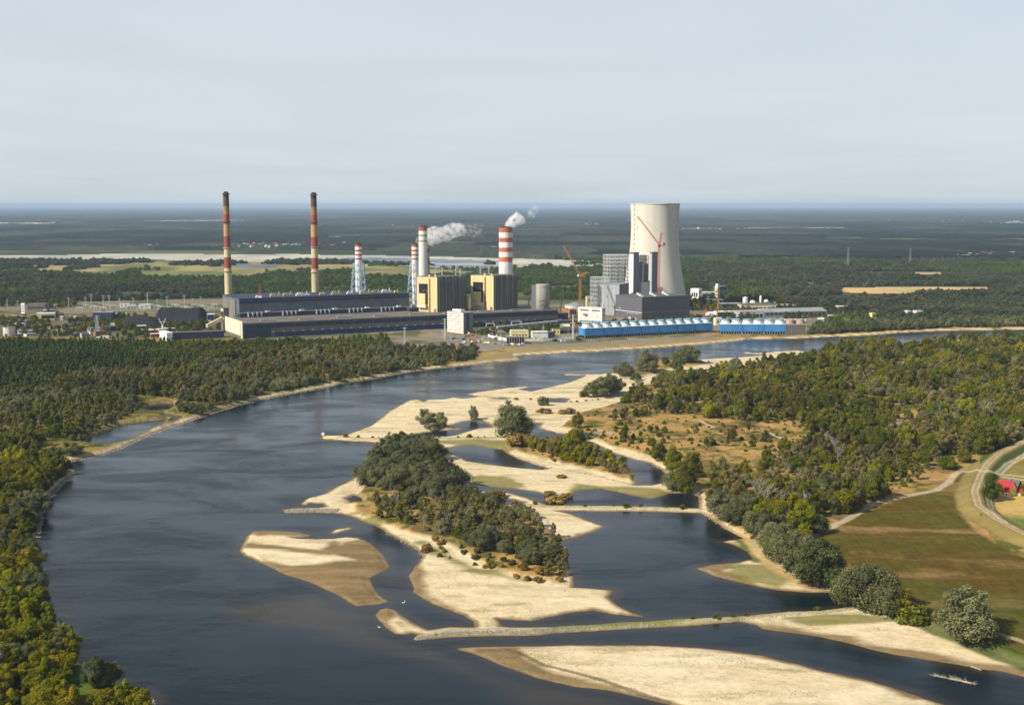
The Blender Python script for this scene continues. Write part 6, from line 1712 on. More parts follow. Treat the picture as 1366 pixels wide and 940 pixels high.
shed('apartment_block', 'narrow white apartment block standing behind the trees at the left', 'building', 28.5, 33, 35, 418, 405, 'white', 'white', 60, None, False, None, swin=[(.1 + .3 * i, .28 + .3 * i, .15 + .27 * k, .32 + .27 * k) for i in range(3) for k in range(3)])
shed('workshop', 'long dark workshop right of the narrow white apartment block', 'building', None, 36, 60, 416, 406, 'hall', 'roof', 4, 25, False, W5)
for i, (a, b_, yb, yt, wm, lab) in enumerate([
    (19, 31, 438, 432, 'white', 'low white shed behind the oil tanks'), (48, 58, 436, 432.5, 'white', 'flat white roof in the trees below the yellow depot'),
    (63, 67, 444, 436, 'chimneycream', 'slim ochre hut among the left trees'), (74, 77, 445, 439, 'chimneycream', 'small ochre hut left of the white cube'),
    (78, 84, 444, 439.5, 'white', 'small white cube house next to the ochre hut'), (80, 84, 427, 422, 'white', 'white kiosk at the left end of the low coal heap'),
    (98.5, 102, 428, 422, 'white', 'white cabin on the low coal heap edge'), (129, 134, 454.5, 450, 'white', 'left of two white huts at the pine wood edge'),
    (137, 145, 454.5, 449, 'white', 'right of two white huts at the pine wood edge'), (148, 156, 437, 432, 'white', 'white cabin on the stilted platform by the coal heap'),
    (159, 172, 409, 405.5, 'white', 'long white container in the switchyard'), (173, 181, 409, 406.5, 'white', 'short white container in the switchyard'),
    (185, 201, 412, 406.5, 'cream', 'cream switchgear house in front of the switchyard'), (151, 155, 421, 417.5, 'white', 'tiny white hut right of the blue stacker building'),
    (163, 169, 422, 418, 'cream', 'cream hut behind the rounded coal heap')]):
    shed('hut', lab, 'hut', None, a, b_, yb, yt, wm, 'white' if wm != 'chimneycream' else 'roof', 10, max(5, (b_ - a) * .7), False, row(2, .1, .9, .5, .35, .65))
cb = shed('conveyor_hall', 'long low roofed conveyor ending in a white gable, left of the turbine hall', 'building', 189, 225, 299, 453, 444.5, 'darkblue', 'roof', 22, 14)
shed('gable_house', 'white end house of the low roofed conveyor', 'building', 213, 222.8, 230.5, 455, 444.5, 'white', 'white', 30, None, False, None, swin=row(3, .1, .9, .5, .1, .3))
shed('coal_bunker', 'yellow and blue bunker house at the foot of the sloping conveyor', 'building', None, 276.5, 286, 433, 419.5, 'yellow', 'white', 8, 12).front('window_band', M['blueglass'], [(.05, .95, .5, .97)])
# buildings before the hall and along the bank
shed('switch_house', 'yellow flat building with square windows on the bank before the hall', 'building', None, 682, 705, 450, 441.5, 'yellow', 'cream', 8, 14, False, row(5, .05, .95, .5, .2, .45))
shed('switch_house', 'white flat building with a thin dark strip right of the yellow one', 'building', None, 710, 731, 451, 443, 'white', 'white', 6, 14, False, [(.03, .97, .82, .88)])
shed('switch_house', 'dark glazed block attached to the right of the white flat building', 'building', None, 731.5, 740, 451, 443, 'darkblue', 'roof', 6, 12, False, row(3, .1, .9, .5, .4, .8))
shed('switch_house', 'lemon yellow cube near the first blue cooling block', 'building', None, 738, 747, 445.5, 439, 'lemon', 'roof', 10, 9, False, row(2, .1, .9, .4, .3, .6))
shed('switch_house', 'little cream house in the bushes before the hall', 'building', None, 653, 659, 444, 440, 'chimneycream', 'white', 10, 7, True, row(2, .1, .9, .4, .3, .6))
shed('dark_shed', 'long dark shed between lemon cube and the blue row', 'shed', None, 748, 772, 445, 437.5, 'silo', 'roof', 10, 10, False, row(6, .04, .96, .8, .2, .6))
it = shed('water_intake', 'dark intake structure with tall concrete bays in the river wall', 'intake', None, 676, 699, 458.5, 449.5, 'dark', 'greyconcrete', 3, 10)
it.front('pier', M['greyconcrete'], [(i / 7 - .008, i / 7 + .02, 0, 1) for i in range(8)], proud=1.4)
def wall(label, pts, h, mat, th=1.2, name='river_wall'):
    g = [tuple(map(float, ground(a, b_, GL))) for a, b_ in pts]
    t = thing(name, label, 'wall', (g[0][0], g[0][1], GL))
    for k, ((ax, ay), (bx, by)) in enumerate(zip(g, g[1:])):
        L_ = math.hypot(bx - ax, by - ay); n = max(1, int(L_ / 12)); an = math.atan2(by - ay, bx - ax)
        for i in range(n):
            o = MB().box(.08, L_ / n - .08, 0, th, -2, h).build('panel', M[mat], t)
            o.location = (ax + (bx - ax) * i / n - g[0][0], ay + (by - ay) * i / n - g[0][1], 0); o.rotation_euler = (0, 0, an)
wall('pale quay wall running left from the dark intake', [(651, 449.5), (664, 452.5), (676, 454.5)], 3.2, 'white')
wall('pale quay wall running right from the dark intake', [(699.5, 455), (725, 454.5), (757, 453)], 2.6, 'white')
pb = thing('pipe_bridge', 'long white pipe bridge on posts along the foot of the turbine hall', 'pipe bridge', (xat(663, 1690), 1690, GL))
q0, q1 = Vector((0, 0, 9)), Vector((xat(744, 1780) - xat(663, 1690), 90, 9))
MB().bar(q0, q1, 1.0, n=6).build('pipe', M['white'], pb); MB().bar(q0 + Vector((0, 0, -1.6)), q1 + Vector((0, 0, -1.6)), .6, n=6).build('pipe', M['pipe'], pb)
for k in range(9):
    p = q0 + (q1 - q0) * k / 8
    MB().box(p.x - .3, p.x + .3, p.y - .3, p.y + .3, -.5, 8.2).build('post', M['steel'], pb)
for px, Y, w, h, lab in [(654, 1700, 11, 13, 'pale steel portal frame at the left before the hall'), (689, 1730, 14, 13, 'pale steel portal frame in the middle before the hall')]:
    t = thing('gantry', lab, 'gantry', (xat(px, Y), Y, GL), R(10))
    for x in (-w / 2, w / 2): lattice(MB(), 1.2, 1.0, -.5, h, 6, .16, cx=x).build('post', M['steel'], t)
    beam(MB(), (-w / 2, 0, h), (w / 2, 0, h), 1.4, 8, .18).build('cross_beam', M['steel'], t)
# transformers
for i in range(12):
    px = 690 + i * 3.1; Y = 1712 + i * 1.5
    t = thing('transformer', 'grey transformer with white bushings before the right part of the hall', 'transformer', (xat(px, Y), Y, GL), R(20), 'transformers before the hall')
    MB().box(-1.2, 1.2, -1, 1, 0, 2.6).build('tank', M['steel'], t)
    for k in (-.7, 0, .7): MB().bar((k, 0, 2.6), (k * 1.5, 0, 5.6), .25, n=6, r1=.15).build('bushing', M['white'], t)
# pylons
def pylon(label, px, yb, yt, w=.16, arms=3, mat='steel', group=None, r=.28):
    Y = float(ground(px, yb, GL)[1]); h = zat(yt, Y) - GL
    t = thing('pylon', label, 'pylon', (xat(px, Y), Y, GL), R(15), group)
    lattice(MB(), h * w, h * .035, -.5, h, 7, r).build('tower', M[mat], t)
    for k in range(arms):
        z = h * (.97 - .13 * k); L_ = h * (.13 + .03 * k)
        b = MB(); b.bar((-L_, 0, z), (L_, 0, z), r * .8); b.bar((-L_, 0, z), (0, 0, z + h * .05), r * .6, n=3); b.bar((L_, 0, z), (0, 0, z + h * .05), r * .6, n=3)
        b.build('cross_arm', M[mat], t)
    return t
pylon('broad lattice pylon on the platform left of the coal heaps', 130, 447, 421, .26, 3)
pylon('pale lattice mast before the hall end of the pine wood', 540, 463, 437, .08, 1)
pylon('pale lattice mast left of the white office tower', 593.5, 452, 425, .07, 1)
pylon('slim pale mast left of the blue cooling row', 764.5, 452, 420, .06, 1)
yp = thing('pylon', 'forked pale mast with two raised arms before the coal heap', 'pylon', (xat(217, 1710), 1710, GL))
MB().bar((0, 0, -.5), (0, 0, 9), 1.1, n=8).build('pole', M['white'], yp)
for sgn in (-1, 1): MB().bar((0, 0, 9), (sgn * 5, 0, 19), .5, n=5).build('arm', M['steel'], yp)
MB().bar((-5, 0, 14), (5, 0, 14), .3).build('cross_arm', M['steel'], yp)
for i, (px, yb, yt) in enumerate([(114, 411, 396), (122, 411, 392), (138, 412, 394), (146, 412, 394), (160, 412, 398), (178, 412, 397), (197, 411, 391), (223, 410, 395), (246, 409, 393), (268, 410, 396), (10, 413, 400), (24, 412, 401), (92, 412, 397), (210, 411, 399), (257, 410, 398), (285, 409, 399)]):
    pylon('slender switchyard lattice pole behind the coal yard', px, yb, yt, .07, 2, group='switchyard poles', r=.2)
for i in range(26):
    px = 106 + i * 7.2 + (i * 37 % 5); Y = 2040 + (i * 53 % 70)
    t = thing('switchgear_frame', 'low pale switchgear portal frame in the switchyard behind the coal yard', 'switchgear', (xat(px, Y), Y, GL), R(8), 'switchgear frames')
    MB().box(-5, -4.4, -.3, .3, -.5, 7).build('post', M['steel'], t); MB().box(4.4, 5, -.3, .3, -.5, 7).build('post', M['steel'], t)
    MB().box(-5, 5, -.3, .3, 7.02, 7.8).build('cross_beam', M['white'], t)
    for k in (-3, 0, 3): MB().bar((k, 0, 7.0), (k, 0, 4.6), .25, n=5).build('insulator', M['white'], t)
# far pylon line by the plain behind the blocks
for i, (px, yb, yt) in enumerate([(581, 392, 357), (590, 392, 357), (608, 393, 358), (614, 394, 358), (641, 394, 357), (652, 394, 356)]):
    pylon('tall thin far pylon showing above the dark silos', px, yb, yt, .05, 2, group='far pylons above the silos', r=.2)
for i, (px, yb, yt) in enumerate([(1131, 357, 330), (1214, 352, 331)]):
    pylon(['left far grey pylon in the woods at the right', 'right far grey pylon in the woods at the right'][i], px, yb, yt, .10, 2, mat='grey2', r=.3)
# ---- round white store right of the orange crane foot
t = thing('round_store', 'pale round store with a conical lid by the orange tower crane', 'store', (xat(767, 2060), 2060, GL))
MB().lathe([(17, -.5), (17, 10)], 32, cap=False).build('wall', M['steel'], t, True); MB().lathe([(17.4, 10), (2, 13.5), (.1, 13.6)], 32).build('roof', M['roofgrey'], t)
rs = shed('site_structure', 'rust red steel structure under the orange crane', 'building', None, 760, 769, 424, 413, 'rust', 'darksteel', 12, 10, False, row(3, .05, .95, .6, .1, .9))
shed('site_structure', 'cream silo building behind the lower steel frame', 'building', None, 783, 793, 410, 396, 'chimneycream', 'cream', 12, 10, False, row(2, .1, .9, .3, .5, .8))
shed('site_structure', 'dark low building right of the ash silo', 'building', None, 742, 758, 426, 418, 'darkblue', 'darksteel', 15, 14, False, W3)
# containers and cabins scattered in the building yard
cols = ['white', 'blue', 'rust', 'grey1', 'cream', 'red', 'white', 'darkblue']
used = {}
spots = [(925 + i * 4.3, 404 + (i * 29 % 20)) for i in range(22)] + [(745 + i * 5, 428 + (i * 17 % 9)) for i in range(6)] + [(1060 + i * 9, 418 + (i * 5 % 12)) for i in range(5)] + [(690 + i * 6, 425 + (i * 7 % 5)) for i in range(0)]
for i, (px, yb) in enumerate(spots):
    Y = float(ground(px, yb, GL)[1]); c = cols[(i * 5) % 8]
    cn = {'white': 'white', 'blue': 'blue', 'rust': 'rusty', 'grey1': 'grey', 'cream': 'cream', 'red': 'red', 'darkblue': 'navy'}[c]
    t = thing('container', '%s container standing in the building yard behind the blue cooling rows' % cn, 'container', (xat(px, Y), Y, GL), R((i * 67) % 180), '%s containers in the building yard' % cn)
    MB().box(-6, 6, -1.3, 1.3, 0, 2.9).build('body', M[c], t); MB().box(6.02, 6.12, -1.2, 1.2, .1, 2.8).build('door', M['steel'], t)
for i in range(26):
    px, yb = 600 + (i * 61 % 165), 447.5 + (i * 23 % 9)
    if 668 < px < 745 and yb < 452.5 or px < 634 and yb < 449: continue
    Y = float(ground(px, yb, GL)[1]); c = cols[(i * 3) % 8]
    cn = {'white': 'white', 'blue': 'blue', 'rust': 'rusty', 'grey1': 'grey', 'cream': 'cream', 'red': 'red', 'darkblue': 'navy'}[c]
    t = thing('site_cabin', '%s site cabin on the river bank yard between the hall and the river wall' % cn, 'cabin', (xat(px, Y), Y, GL), R((i * 31) % 60), '%s site cabins on the bank yard' % cn)
    MB().box(-3, 3, -1.3, 1.3, 0, 2.7).build('body', M[c], t); MB().box(-3.1, 3.1, -1.4, 1.4, 2.72, 2.9).build('roof', M['roofgrey'], t); MB().box(-1.8, 1.2, -1.36, -1.28, 1.2, 2.1).build('window', M['glass'], t)
for i in range(64):
    px, yb = -8 + (i * 97 % 288), 424 + (i * 41 % 27)
    if 120 < px < 275 and yb < 438 or px < 26 and yb > 436: continue
    Y = float(ground(px, yb, GL)[1]); c = cols[(i * 3) % 8]
    cn = {'white': 'white', 'blue': 'blue', 'rust': 'rusty', 'grey1': 'grey', 'cream': 'cream', 'red': 'red', 'darkblue': 'navy'}[c]
    rc = ['roofgrey', 'roof', 'white'][i % 3]; L_ = 4 + i * 13 % 9; h_ = 3 + i * 7 % 4
    t = thing('yard_shed', '%s shed with a %s roof among the trees of the left works yard' % (cn, {'roofgrey': 'grey', 'roof': 'brown', 'white': 'white'}[rc]), 'shed', (xat(px, Y), Y, GL), R(10 + (i * 31) % 50), '%s sheds with %s roofs in the left works yard' % (cn, rc.replace('roofgrey', 'grey').replace('roof', 'brown')))
    MB().box(-L_, L_, -4, 4, -.5, h_).build('wall', M[c], t); MB().box(-L_ - .3, L_ + .3, -4.3, 4.3, h_ + .02, h_ + .5).build('roof', M[rc], t)
    for k in range(3): MB().box(-L_ * .7 + k * L_ * .6, -L_ * .7 + k * L_ * .6 + L_ * .3, -4.1, -3.98, h_ * .4, h_ * .75).build('window', M['glass'], t)
for i in range(34):
    px = 590 + i * 11.2; Y = float(ground(px, 450.5 - i * .12 + (i * 7 % 3), GL)[1])
    if px > 775: Y += 55
    t = thing('lamp_post', 'thin grey lamp post along the yard road between the works and the river', 'lamp', (xat(px, Y), Y, GL), R(27), 'lamp posts along the yard road')
    MB().bar((0, 0, -.3), (0, 0, 10), .2, n=5, r1=.12).build('post', M['steel'], t); MB().box(-.2, 1.6, -.15, .15, 9.9, 10.15).build('lamp_head', M['steel'], t)
# vehicles
def car(label, x, y, z, rz, mat, group=None, truck=False):
    t = thing('parked_car' if not truck else 'truck', label, 'car' if not truck else 'truck', (x, y, z), rz, group)
    if truck:
        MB().box(-3.8, 1.4, -1.25, 1.25, .95, 2.4).build('load_bed', M[mat], t); b = MB(); b.prism([(1.6, -1.2), (3.6, -1.2), (3.6, 1.2), (1.6, 1.2)], .6, 2.9)
        b.build('cab', M['white'], t); MB().box(3.3, 3.65, -1.05, 1.05, 1.8, 2.6).build('windscreen', M['glass'], t); wz, wr = [(-2.6, .5), (-1.4, .5), (2.6, .5)], .55
    else:
        sec = [(-2.1, .45), (-2.15, .95), (-1.5, 1.05), (2.1, .85), (2.2, .45)]
        b = MB(); n = len(sec)
        b.add([(x_, -.85, z_) for x_, z_ in sec] + [(x_, .85, z_) for x_, z_ in sec], [(k, (k + 1) % n, n + (k + 1) % n, n + k) for k in range(n)] + [tuple(range(n)), tuple(range(n, 2 * n))[::-1]])
        b.build('body', M[mat], t)
        b = MB(); b.add([(-1.7, -.75, 1.03), (1.0, -.75, .95), (1.0, .75, .95), (-1.7, .75, 1.03), (-1.2, -.62, 1.5), (.3, -.62, 1.5), (.3, .62, 1.5), (-1.2, .62, 1.5)], [(3, 2, 1, 0), (4, 5, 6, 7), (0, 1, 5, 4), (1, 2, 6, 5), (2, 3, 7, 6), (3, 0, 4, 7)])
        b.build('windows', M['glass'], t); MB().box(-1.15, .25, -.6, .6, 1.5, 1.55).build('roof', M[mat], t); wz, wr = [(-1.3, 0), (1.3, 0)], .33
    for xx, _ in wz:
        for sy in (-1, 1):
            o = MB().lathe([(.02, -.12), (wr, -.12), (wr, .12), (.02, .12)], 10, cap=False).build('wheel', M['rubber'], t)
            o.matrix_local = Matrix.Translation((xx, sy * (.8 if not truck else 1.1), wr)) @ Matrix.Rotation(R(90), 4, 'X')
    return t
for px, py, mat, lab, rz in [(793.2, 579.5, 'white', 'left of two white cars parked in the dry clearing on the right bank', 10), (804, 580.8, 'white', 'right of two white cars parked in the dry clearing on the right bank', -25)]:
    x, y = map(float, ground(px, py, 2.0)); car(lab, x, y, float(gh(x, y)) + .02, R(rz), mat)
n_c = 0
for k, (px, py, mat, tr) in enumerate([(611, 459.5, 'white', 0), (615, 460, 'hall', 1), (619, 458, 'white', 1), (632, 457, 'red', 1), (637, 457, 'white', 0), (641, 456.5, 'blue', 0), (645, 457.5, 'white', 0), (650, 458, 'lemon', 1), (656, 459, 'white', 0), (661, 459, 'darkblue', 0), (666, 458.5, 'white', 0), (670, 459.3, 'grey1', 0), (674, 460, 'white', 0), (679, 460.5, 'darkblue', 0), (684, 460, 'white', 1), (690, 460.5, 'orange', 1), (695, 460.3, 'white', 1), (330, 454.6, 'white', 0), (336, 454.4, 'white', 0), (342, 454, 'pipe', 0), (362, 453.3, 'white', 0), (367, 453, 'white', 0), (371, 452.8, 'white', 0), (394, 451.5, 'white', 0), (400, 451.2, 'white', 0)]):
    x, y = map(float, ground(px, py, GL)); cn = {'white': 'white', 'hall': 'brown', 'red': 'red', 'blue': 'blue', 'lemon': 'yellow', 'darkblue': 'navy', 'grey1': 'grey', 'orange': 'orange', 'pipe': 'pale blue'}[mat]
    where = 'on the river bank yard before the works' if px > 500 else 'along the foot of the turbine hall'
    car('%s %s parked %s' % (cn, 'truck' if tr else 'car', where), x, y, float(gh(x, y)) + .03, R((k * 47) % 360), mat, '%s %ss %s' % (cn, 'truck' if tr else 'car', where), bool(tr))
# ---- cottage by the levee
def house(label, px, py, w, d_, h, rh, wall_m, roof_m, rz, z=None, name='house', small=False, group=None):
    x, y = map(float, ground(px, py, 2.5)); z = float(gh(x, y)) if z is None else z
    t = thing(name, label, 'house', (x, y, z - .15), rz, group)
    MB().box(-w / 2, w / 2, -d_ / 2, d_ / 2, 0, h).build('wall', M[wall_m], t)
    MB().add([(-w / 2, -d_ / 2, h + .02), (-w / 2, d_ / 2, h + .02), (-w / 2, 0, h + rh), (-w / 2 + .3, -d_ / 2, h + .02), (-w / 2 + .3, d_ / 2, h + .02), (-w / 2 + .3, 0, h + rh)], [(0, 2, 1), (3, 4, 5), (0, 1, 4, 3), (1, 2, 5, 4), (2, 0, 3, 5)]).build('gable', M[wall_m], t)
    MB().add([(w / 2, -d_ / 2, h + .02), (w / 2, d_ / 2, h + .02), (w / 2, 0, h + rh), (w / 2 - .3, -d_ / 2, h + .02), (w / 2 - .3, d_ / 2, h + .02), (w / 2 - .3, 0, h + rh)], [(0, 1, 2), (3, 5, 4), (0, 3, 4, 1), (1, 4, 5, 2), (2, 5, 3, 0)]).build('gable', M[wall_m], t)
    o = .55
    rf = None
    for s in (-1, 1):
        a, b_ = (s * (d_ / 2 + o), h - o * rh / (d_ / 2)), (0, h + rh)
        rr_ = MB().add([(-w / 2 - o, a[0], a[1] + .05), (w / 2 + o, a[0], a[1] + .05), (w / 2 + o, b_[0], b_[1] + .05), (-w / 2 - o, b_[0], b_[1] + .05), (-w / 2 - o, a[0], a[1] + .3), (w / 2 + o, a[0], a[1] + .3), (w / 2 + o, b_[0], b_[1] + .3), (-w / 2 - o, b_[0], b_[1] + .3)],
                       [(3, 2, 1, 0), (4, 5, 6, 7), (0, 1, 5, 4), (1, 2, 6, 5), (2, 3, 7, 6), (3, 0, 4, 7)]).build('roof_slope', M[roof_m], t)
        rf = rf or rr_
    if not small:
        MB().box(w * .2, w * .2 + .7, .4, 1.1, h + rh * .5, h + rh + .9).build('chimney', M['brick'], rf)
        for s in (-1, 1):
            for xx in (-w * .3, 0, w * .3):
                f = MB().box(xx - .65, xx + .65, s * d_ / 2 - .06, s * d_ / 2 + .06, .9, 2.2).build('window', M['white'], t)
                MB().box(xx - .5, xx + .5, s * d_ / 2 - .09, s * d_ / 2 + .09, 1.0, 2.1).build('pane', M['glass'], f)
        for xx in (-1, 1):
            f = MB().box(xx * w / 2 - .06, xx * w / 2 + .06, -.6, .6, h * .9, h + 1.0).build('window', M['white'], t)
            MB().box(xx * w / 2 - .09, xx * w / 2 + .09, -.45, .45, h * .9 + .1, h + .9).build('pane', M['glass'], f)
        MB().box(w / 2 - .05, w / 2 + .08, -2.6, -1.6, 0, 2.1).build('door', M['rust'], t)
    return t
house('yellow cottage with a steep red roof beside the levee road', 1342, 660, 9.5, 8, 3.4, 5.2, 'lemon', 'redroof', R(-52))
house('small yellow garage with red roof right of the cottage', 1357, 660, 5, 5, 2.4, 1.8, 'lemon', 'redroof', R(-40), small=True, name='garage')
house('dark-roofed barn behind the yellow cottage', 1352, 651, 7, 5, 2.6, 2.4, 'hall', 'darksteel', R(-45), small=True, name='barn')
for k, px in enumerate([1358, 1361.5, 1365, 1369]):
    x, y = map(float, ground(px, 652.5, 2.5)); plant('broad', x, y, 3.2, 'dark clipped bush in the hedge row behind the cottage garage', 'hedge bushes behind the cottage', .8)
# ---- far villages
FV = []
for (x0, x1, y0, y1, n, sd_) in [(318, 450, 327.5, 332.5, 26, 1), (455, 470, 327, 331, 4, 2), (598, 612, 331, 333.5, 2, 3), (640, 662, 333, 336, 6, 4), (1275, 1372, 340.5, 346, 16, 5), (1100, 1260, 406, 430, 13, 6), (1310, 1366, 296, 300, 14, 7), (170, 215, 329, 333, 8, 8), (780, 800, 300, 302, 5, 9), (60, 70, 283, 286, 2, 10), (1180, 1300, 293, 297, 7, 11), (905, 1010, 306, 309, 6, 12), (520, 560, 300, 304, 2, 13)]:
    r = random.Random(sd_)
    for i in range(n): FV.append((x0 + (x1 - x0) * (i + r.random() * .8) / n, r.uniform(y0, y1), r))
for k, (px, py, r) in enumerate(FV):
    x, y = map(float, ground(px, py, GL)); near_ = y < 2300
    wm = r.choice(['steel', 'cream', 'white', 'grey1']); rm = r.choice(['redroof', 'roofgrey', 'roof', 'roofgrey', 'roof'])
    rn = {'redroof': 'red', 'roofgrey': 'grey', 'roof': 'brown'}[rm]; sc = .62 if near_ else (.95 if y < 6000 else 1.3)
    wn_ = {'white': 'white', 'cream': 'cream', 'steel': 'pale grey', 'grey1': 'grey'}[wm]
    where = 'in the trees across the river at the right' if near_ else 'of a distant village in the plain'
    house('%s house with %s roof %s' % (wn_, rn, where), px, py, 13 * sc, 10 * sc, 6 * sc, 4 * sc, wm, rm, r.uniform(-.8, .8), GL + (1 if near_ else 5), small=True, group='%s houses with %s roofs %s' % (wn_, rn, where))
shed('house', 'lemon yellow tower house on the far right bank', 'house', None, 1163, 1168.5, 430, 418, 'lemon', 'lemon', 25, 6, False, [(.3, .7, .6, .8)])
shed('house', 'white long roof among trees right of the warehouses', 'house', None, 1118, 1133, 416, 409, 'rust', 'white', 6, 14, False, W3)
shed('house', 'pale green block in the trees on the far right bank', 'house', None, 1222, 1231, 425, 415, 'cream', 'white', 15, 10, False, row(3, .1, .9, .5, .3, .8))
shed('house', 'narrow white house left of the pale green block', 'house', None, 1210, 1215.5, 425, 415, 'white', 'white', 15, 9, False, row(2, .1, .9, .5, .2, .8))

# ---- stone dykes: loose blocks, all real
def stones(name, label, cat, lines, width, n, size, mat, zoff=.1, kind_thing=True, only=None):
    g = []
    for line in lines: 
        q = [tuple(map(float, ground(a, b_, .8))) for a, b_ in line]; g += list(zip(q, q[1:]))
    Ls = np.array([math.hypot(b_[0] - a[0], b_[1] - a[1]) for a, b_ in g]); r = np.random.default_rng(len(name) + n)
    seg = r.choice(len(g), n, p=Ls / Ls.sum()); tt = r.random(n); off = np.clip(r.normal(0, .42, n), -1, 1) * width
    A = np.array([g[k][0] for k in seg]); B = np.array([g[k][1] for k in seg]); d_ = (B - A) / np.linalg.norm(B - A, axis=1)[:, None]
    P = A + (B - A) * tt[:, None] + np.c_[-d_[:, 1], d_[:, 0]] * off[:, None]
    z = np.maximum(gh(P[:, 0], P[:, 1]), -.15) + zoff * 0
    cube = np.array([(-1, -1, -1), (1, -1, -1), (1, 1, -1), (-1, 1, -1), (-.7, -.7, .8), (.75, -.6, .7), (.6, .7, .9), (-.65, .7, .75)])
    fq = np.array([(3, 2, 1, 0), (4, 5, 6, 7), (0, 1, 5, 4), (1, 2, 6, 5), (2, 3, 7, 6), (3, 0, 4, 7)])
    s = size * r.uniform(.5, 1.5, n)
    an = r.uniform(0, 6.28, n); ca, sa = np.cos(an), np.sin(an)
    V = cube[None] * s[:, None, None] * r.uniform(.65, 1.15, (n, 8, 3)) * np.array([1, 1, .7])
    V = np.stack([V[..., 0] * ca[:, None] - V[..., 1] * sa[:, None] + P[:, 0, None], V[..., 0] * sa[:, None] + V[..., 1] * ca[:, None] + P[:, 1, None], V[..., 2] + z[:, None]], -1)
    Q = (fq[None] + 8 * np.arange(n)[:, None, None]).reshape(-1, 4)
    me = bpy.data.meshes.new(name); me.from_pydata(V.reshape(-1, 3).tolist(), [], Q.tolist()); me.materials.append(M[mat])
    o = bpy.data.objects.new(name, me); C.objects.link(o); o['label'] = label
    o['kind'] = 'stuff'
    return o
stones('dyke_stones', 'rough pale stones of the near dyke', 'dyke', [DYKES[0][:7]], 1.5, 1300, .30, 'rubble')
stones('dyke_stones', 'grassy stones of the right half of the near dyke', 'dyke', [DYKES[0][6:]], 1.6, 420, .30, 'bankstone')
stones('dyke_stones', 'stones of the middle dyke between channel and lagoon', 'dyke', [DYKES[1]], 1.6, 300, .28, 'bankstone')
stones('dyke_stones', 'stones of the upper dyke', 'dyke', [DYKES[2][1:]], 1.8, 350, .3, 'bankstone')
stones('dyke_stones', 'pale yellow stones at the river tip of the upper dyke', 'dyke', [[(432, 582.8), (450, 583.2)]], 2.8, 380, .55, 'palestone')
stones('dyke_stones', 'grey stones of the short dyke at the island tip', 'dyke', [DYKES[3]], 2.6, 900, .45, 'rubble')
stones('bank_stones', 'stone rubble along the left river bank', 'bank', [LEFT_LINE[:-14]], 1.6, 5000, .42, 'bankstone')
stones('bank_stones', 'stone rubble along the bank below the works', 'bank', [LEFT_LINE[-15:-1]], 2.0, 1500, .5, 'bankstone')
stones('bank_stones', 'broken clods along the eroded side channel bank', 'bank', [[(818, 602), (846, 611), (868, 616), (886, 626), (897, 638)], [(690, 608), (730, 622), (790, 634), (840, 645)], [(940, 684), (958, 696), (978, 708)], [(514, 708), (529, 716.5), (550, 728), (566, 740)]], 2.4, 600, .36, 'bankstone')
# ---- beacon at the dyke tip
x, y = map(float, ground(430.8, 583.2, .8))
t = thing('river_marker', 'white round river marker on a post at the tip of the upper dyke', 'sign', (x, y, .3))
MB().bar((0, 0, -.5), (0, 0, 2.6), .14, n=8).build('post', M['white'], t)
MB().lathe([(.05, -.14), (1.25, -.14), (1.25, .14), (.05, .14)], 20, cap=False).build('disc', M['white'], t).matrix_local = Matrix.Translation((0, 0, 3.2)) @ Matrix.Rotation(R(90), 4, 'X')
# ---- drifted tree and logs
x0, y0 = map(float, ground(1296, 912, 0)); x1, y1 = map(float, ground(1249, 903, 0))
t = thing('drift_tree', 'bleached dead tree stranded in the dark side channel', 'dead tree', (x0, y0, 0))
dx, dy = x1 - x0, y1 - y0; Ld = math.hypot(dx, dy)
MB().bar((0, 0, .35), (dx * .5, dy * .5, .55), .42, n=8, r1=.28).bar((dx * .5, dy * .5, .55), (dx, dy, .3), .28, n=8, r1=.06).build('trunk', M['wood'], t)
rr = random.Random(4)
for k in range(46):
    u = rr.uniform(.06, .98); a = rr.uniform(-1.2, 1.2); l = rr.uniform(1.8, 4.6) * (1.1 - u * .5)
    bx, by = dx * u, dy * u
    ex, ey = bx + dx / Ld * l * .8 + rr.uniform(-1, 1) * l * .5, by + dy / Ld * l * .5 + rr.uniform(-.4, 1.1) * l * .7
    ez = max(.1, .4 + l * rr.uniform(-.05, .33))
    b = MB().bar((bx, by, .45), (ex, ey, ez), .13, n=5, r1=.05)
    b.bar((bx + (ex - bx) * .5, by + (ey - by) * .5, .45 + (ez - .45) * .5), (ex + rr.uniform(-1, 1), ey + rr.uniform(-.5, 1), ez + rr.uniform(0, .6)), .07, n=4, r1=.03)
    b.build('branch', M['wood'], t)
for k in range(9):
    a = k * .7
    MB().bar((0, 0, .35), (-dx / Ld * 1.2 + math.cos(a) * 1.2, -dy / Ld * 1.2 + math.sin(a) * .9, .5 + math.sin(a * 2) * .7), .16, n=5, r1=.05).build('root', M['wood'], t)
def log(px0, py0, px1, py1, r, lab, z=None):
    a = [*map(float, ground(px0, py0, .5))]; b_ = [*map(float, ground(px1, py1, .5))]
    za, zb_ = max(.1, float(gh(*a))) + r * .6, max(.1, float(gh(*b_))) + r * .6
    o = MB().bar((0, 0, 0), (b_[0] - a[0], b_[1] - a[1], zb_ - za), r, n=8, r1=r * .6).bar(((b_[0] - a[0]) * .6, (b_[1] - a[1]) * .6, (zb_ - za) * .6), ((b_[0] - a[0]) * .75 + .6, (b_[1] - a[1]) * .75 + .5, r * 2.4), r * .4, n=5, r1=r * .1).build('log', M['wood'])
    o.location = (a[0], a[1], za); o['label'] = lab; o['category'] = 'log'
log(1296, 887.5, 1309, 892.8, .34, 'pale log lying on the muddy shore above the stranded tree')
log(419, 664, 424, 665.2, .18, 'small grey branch on the sand spit of the island')
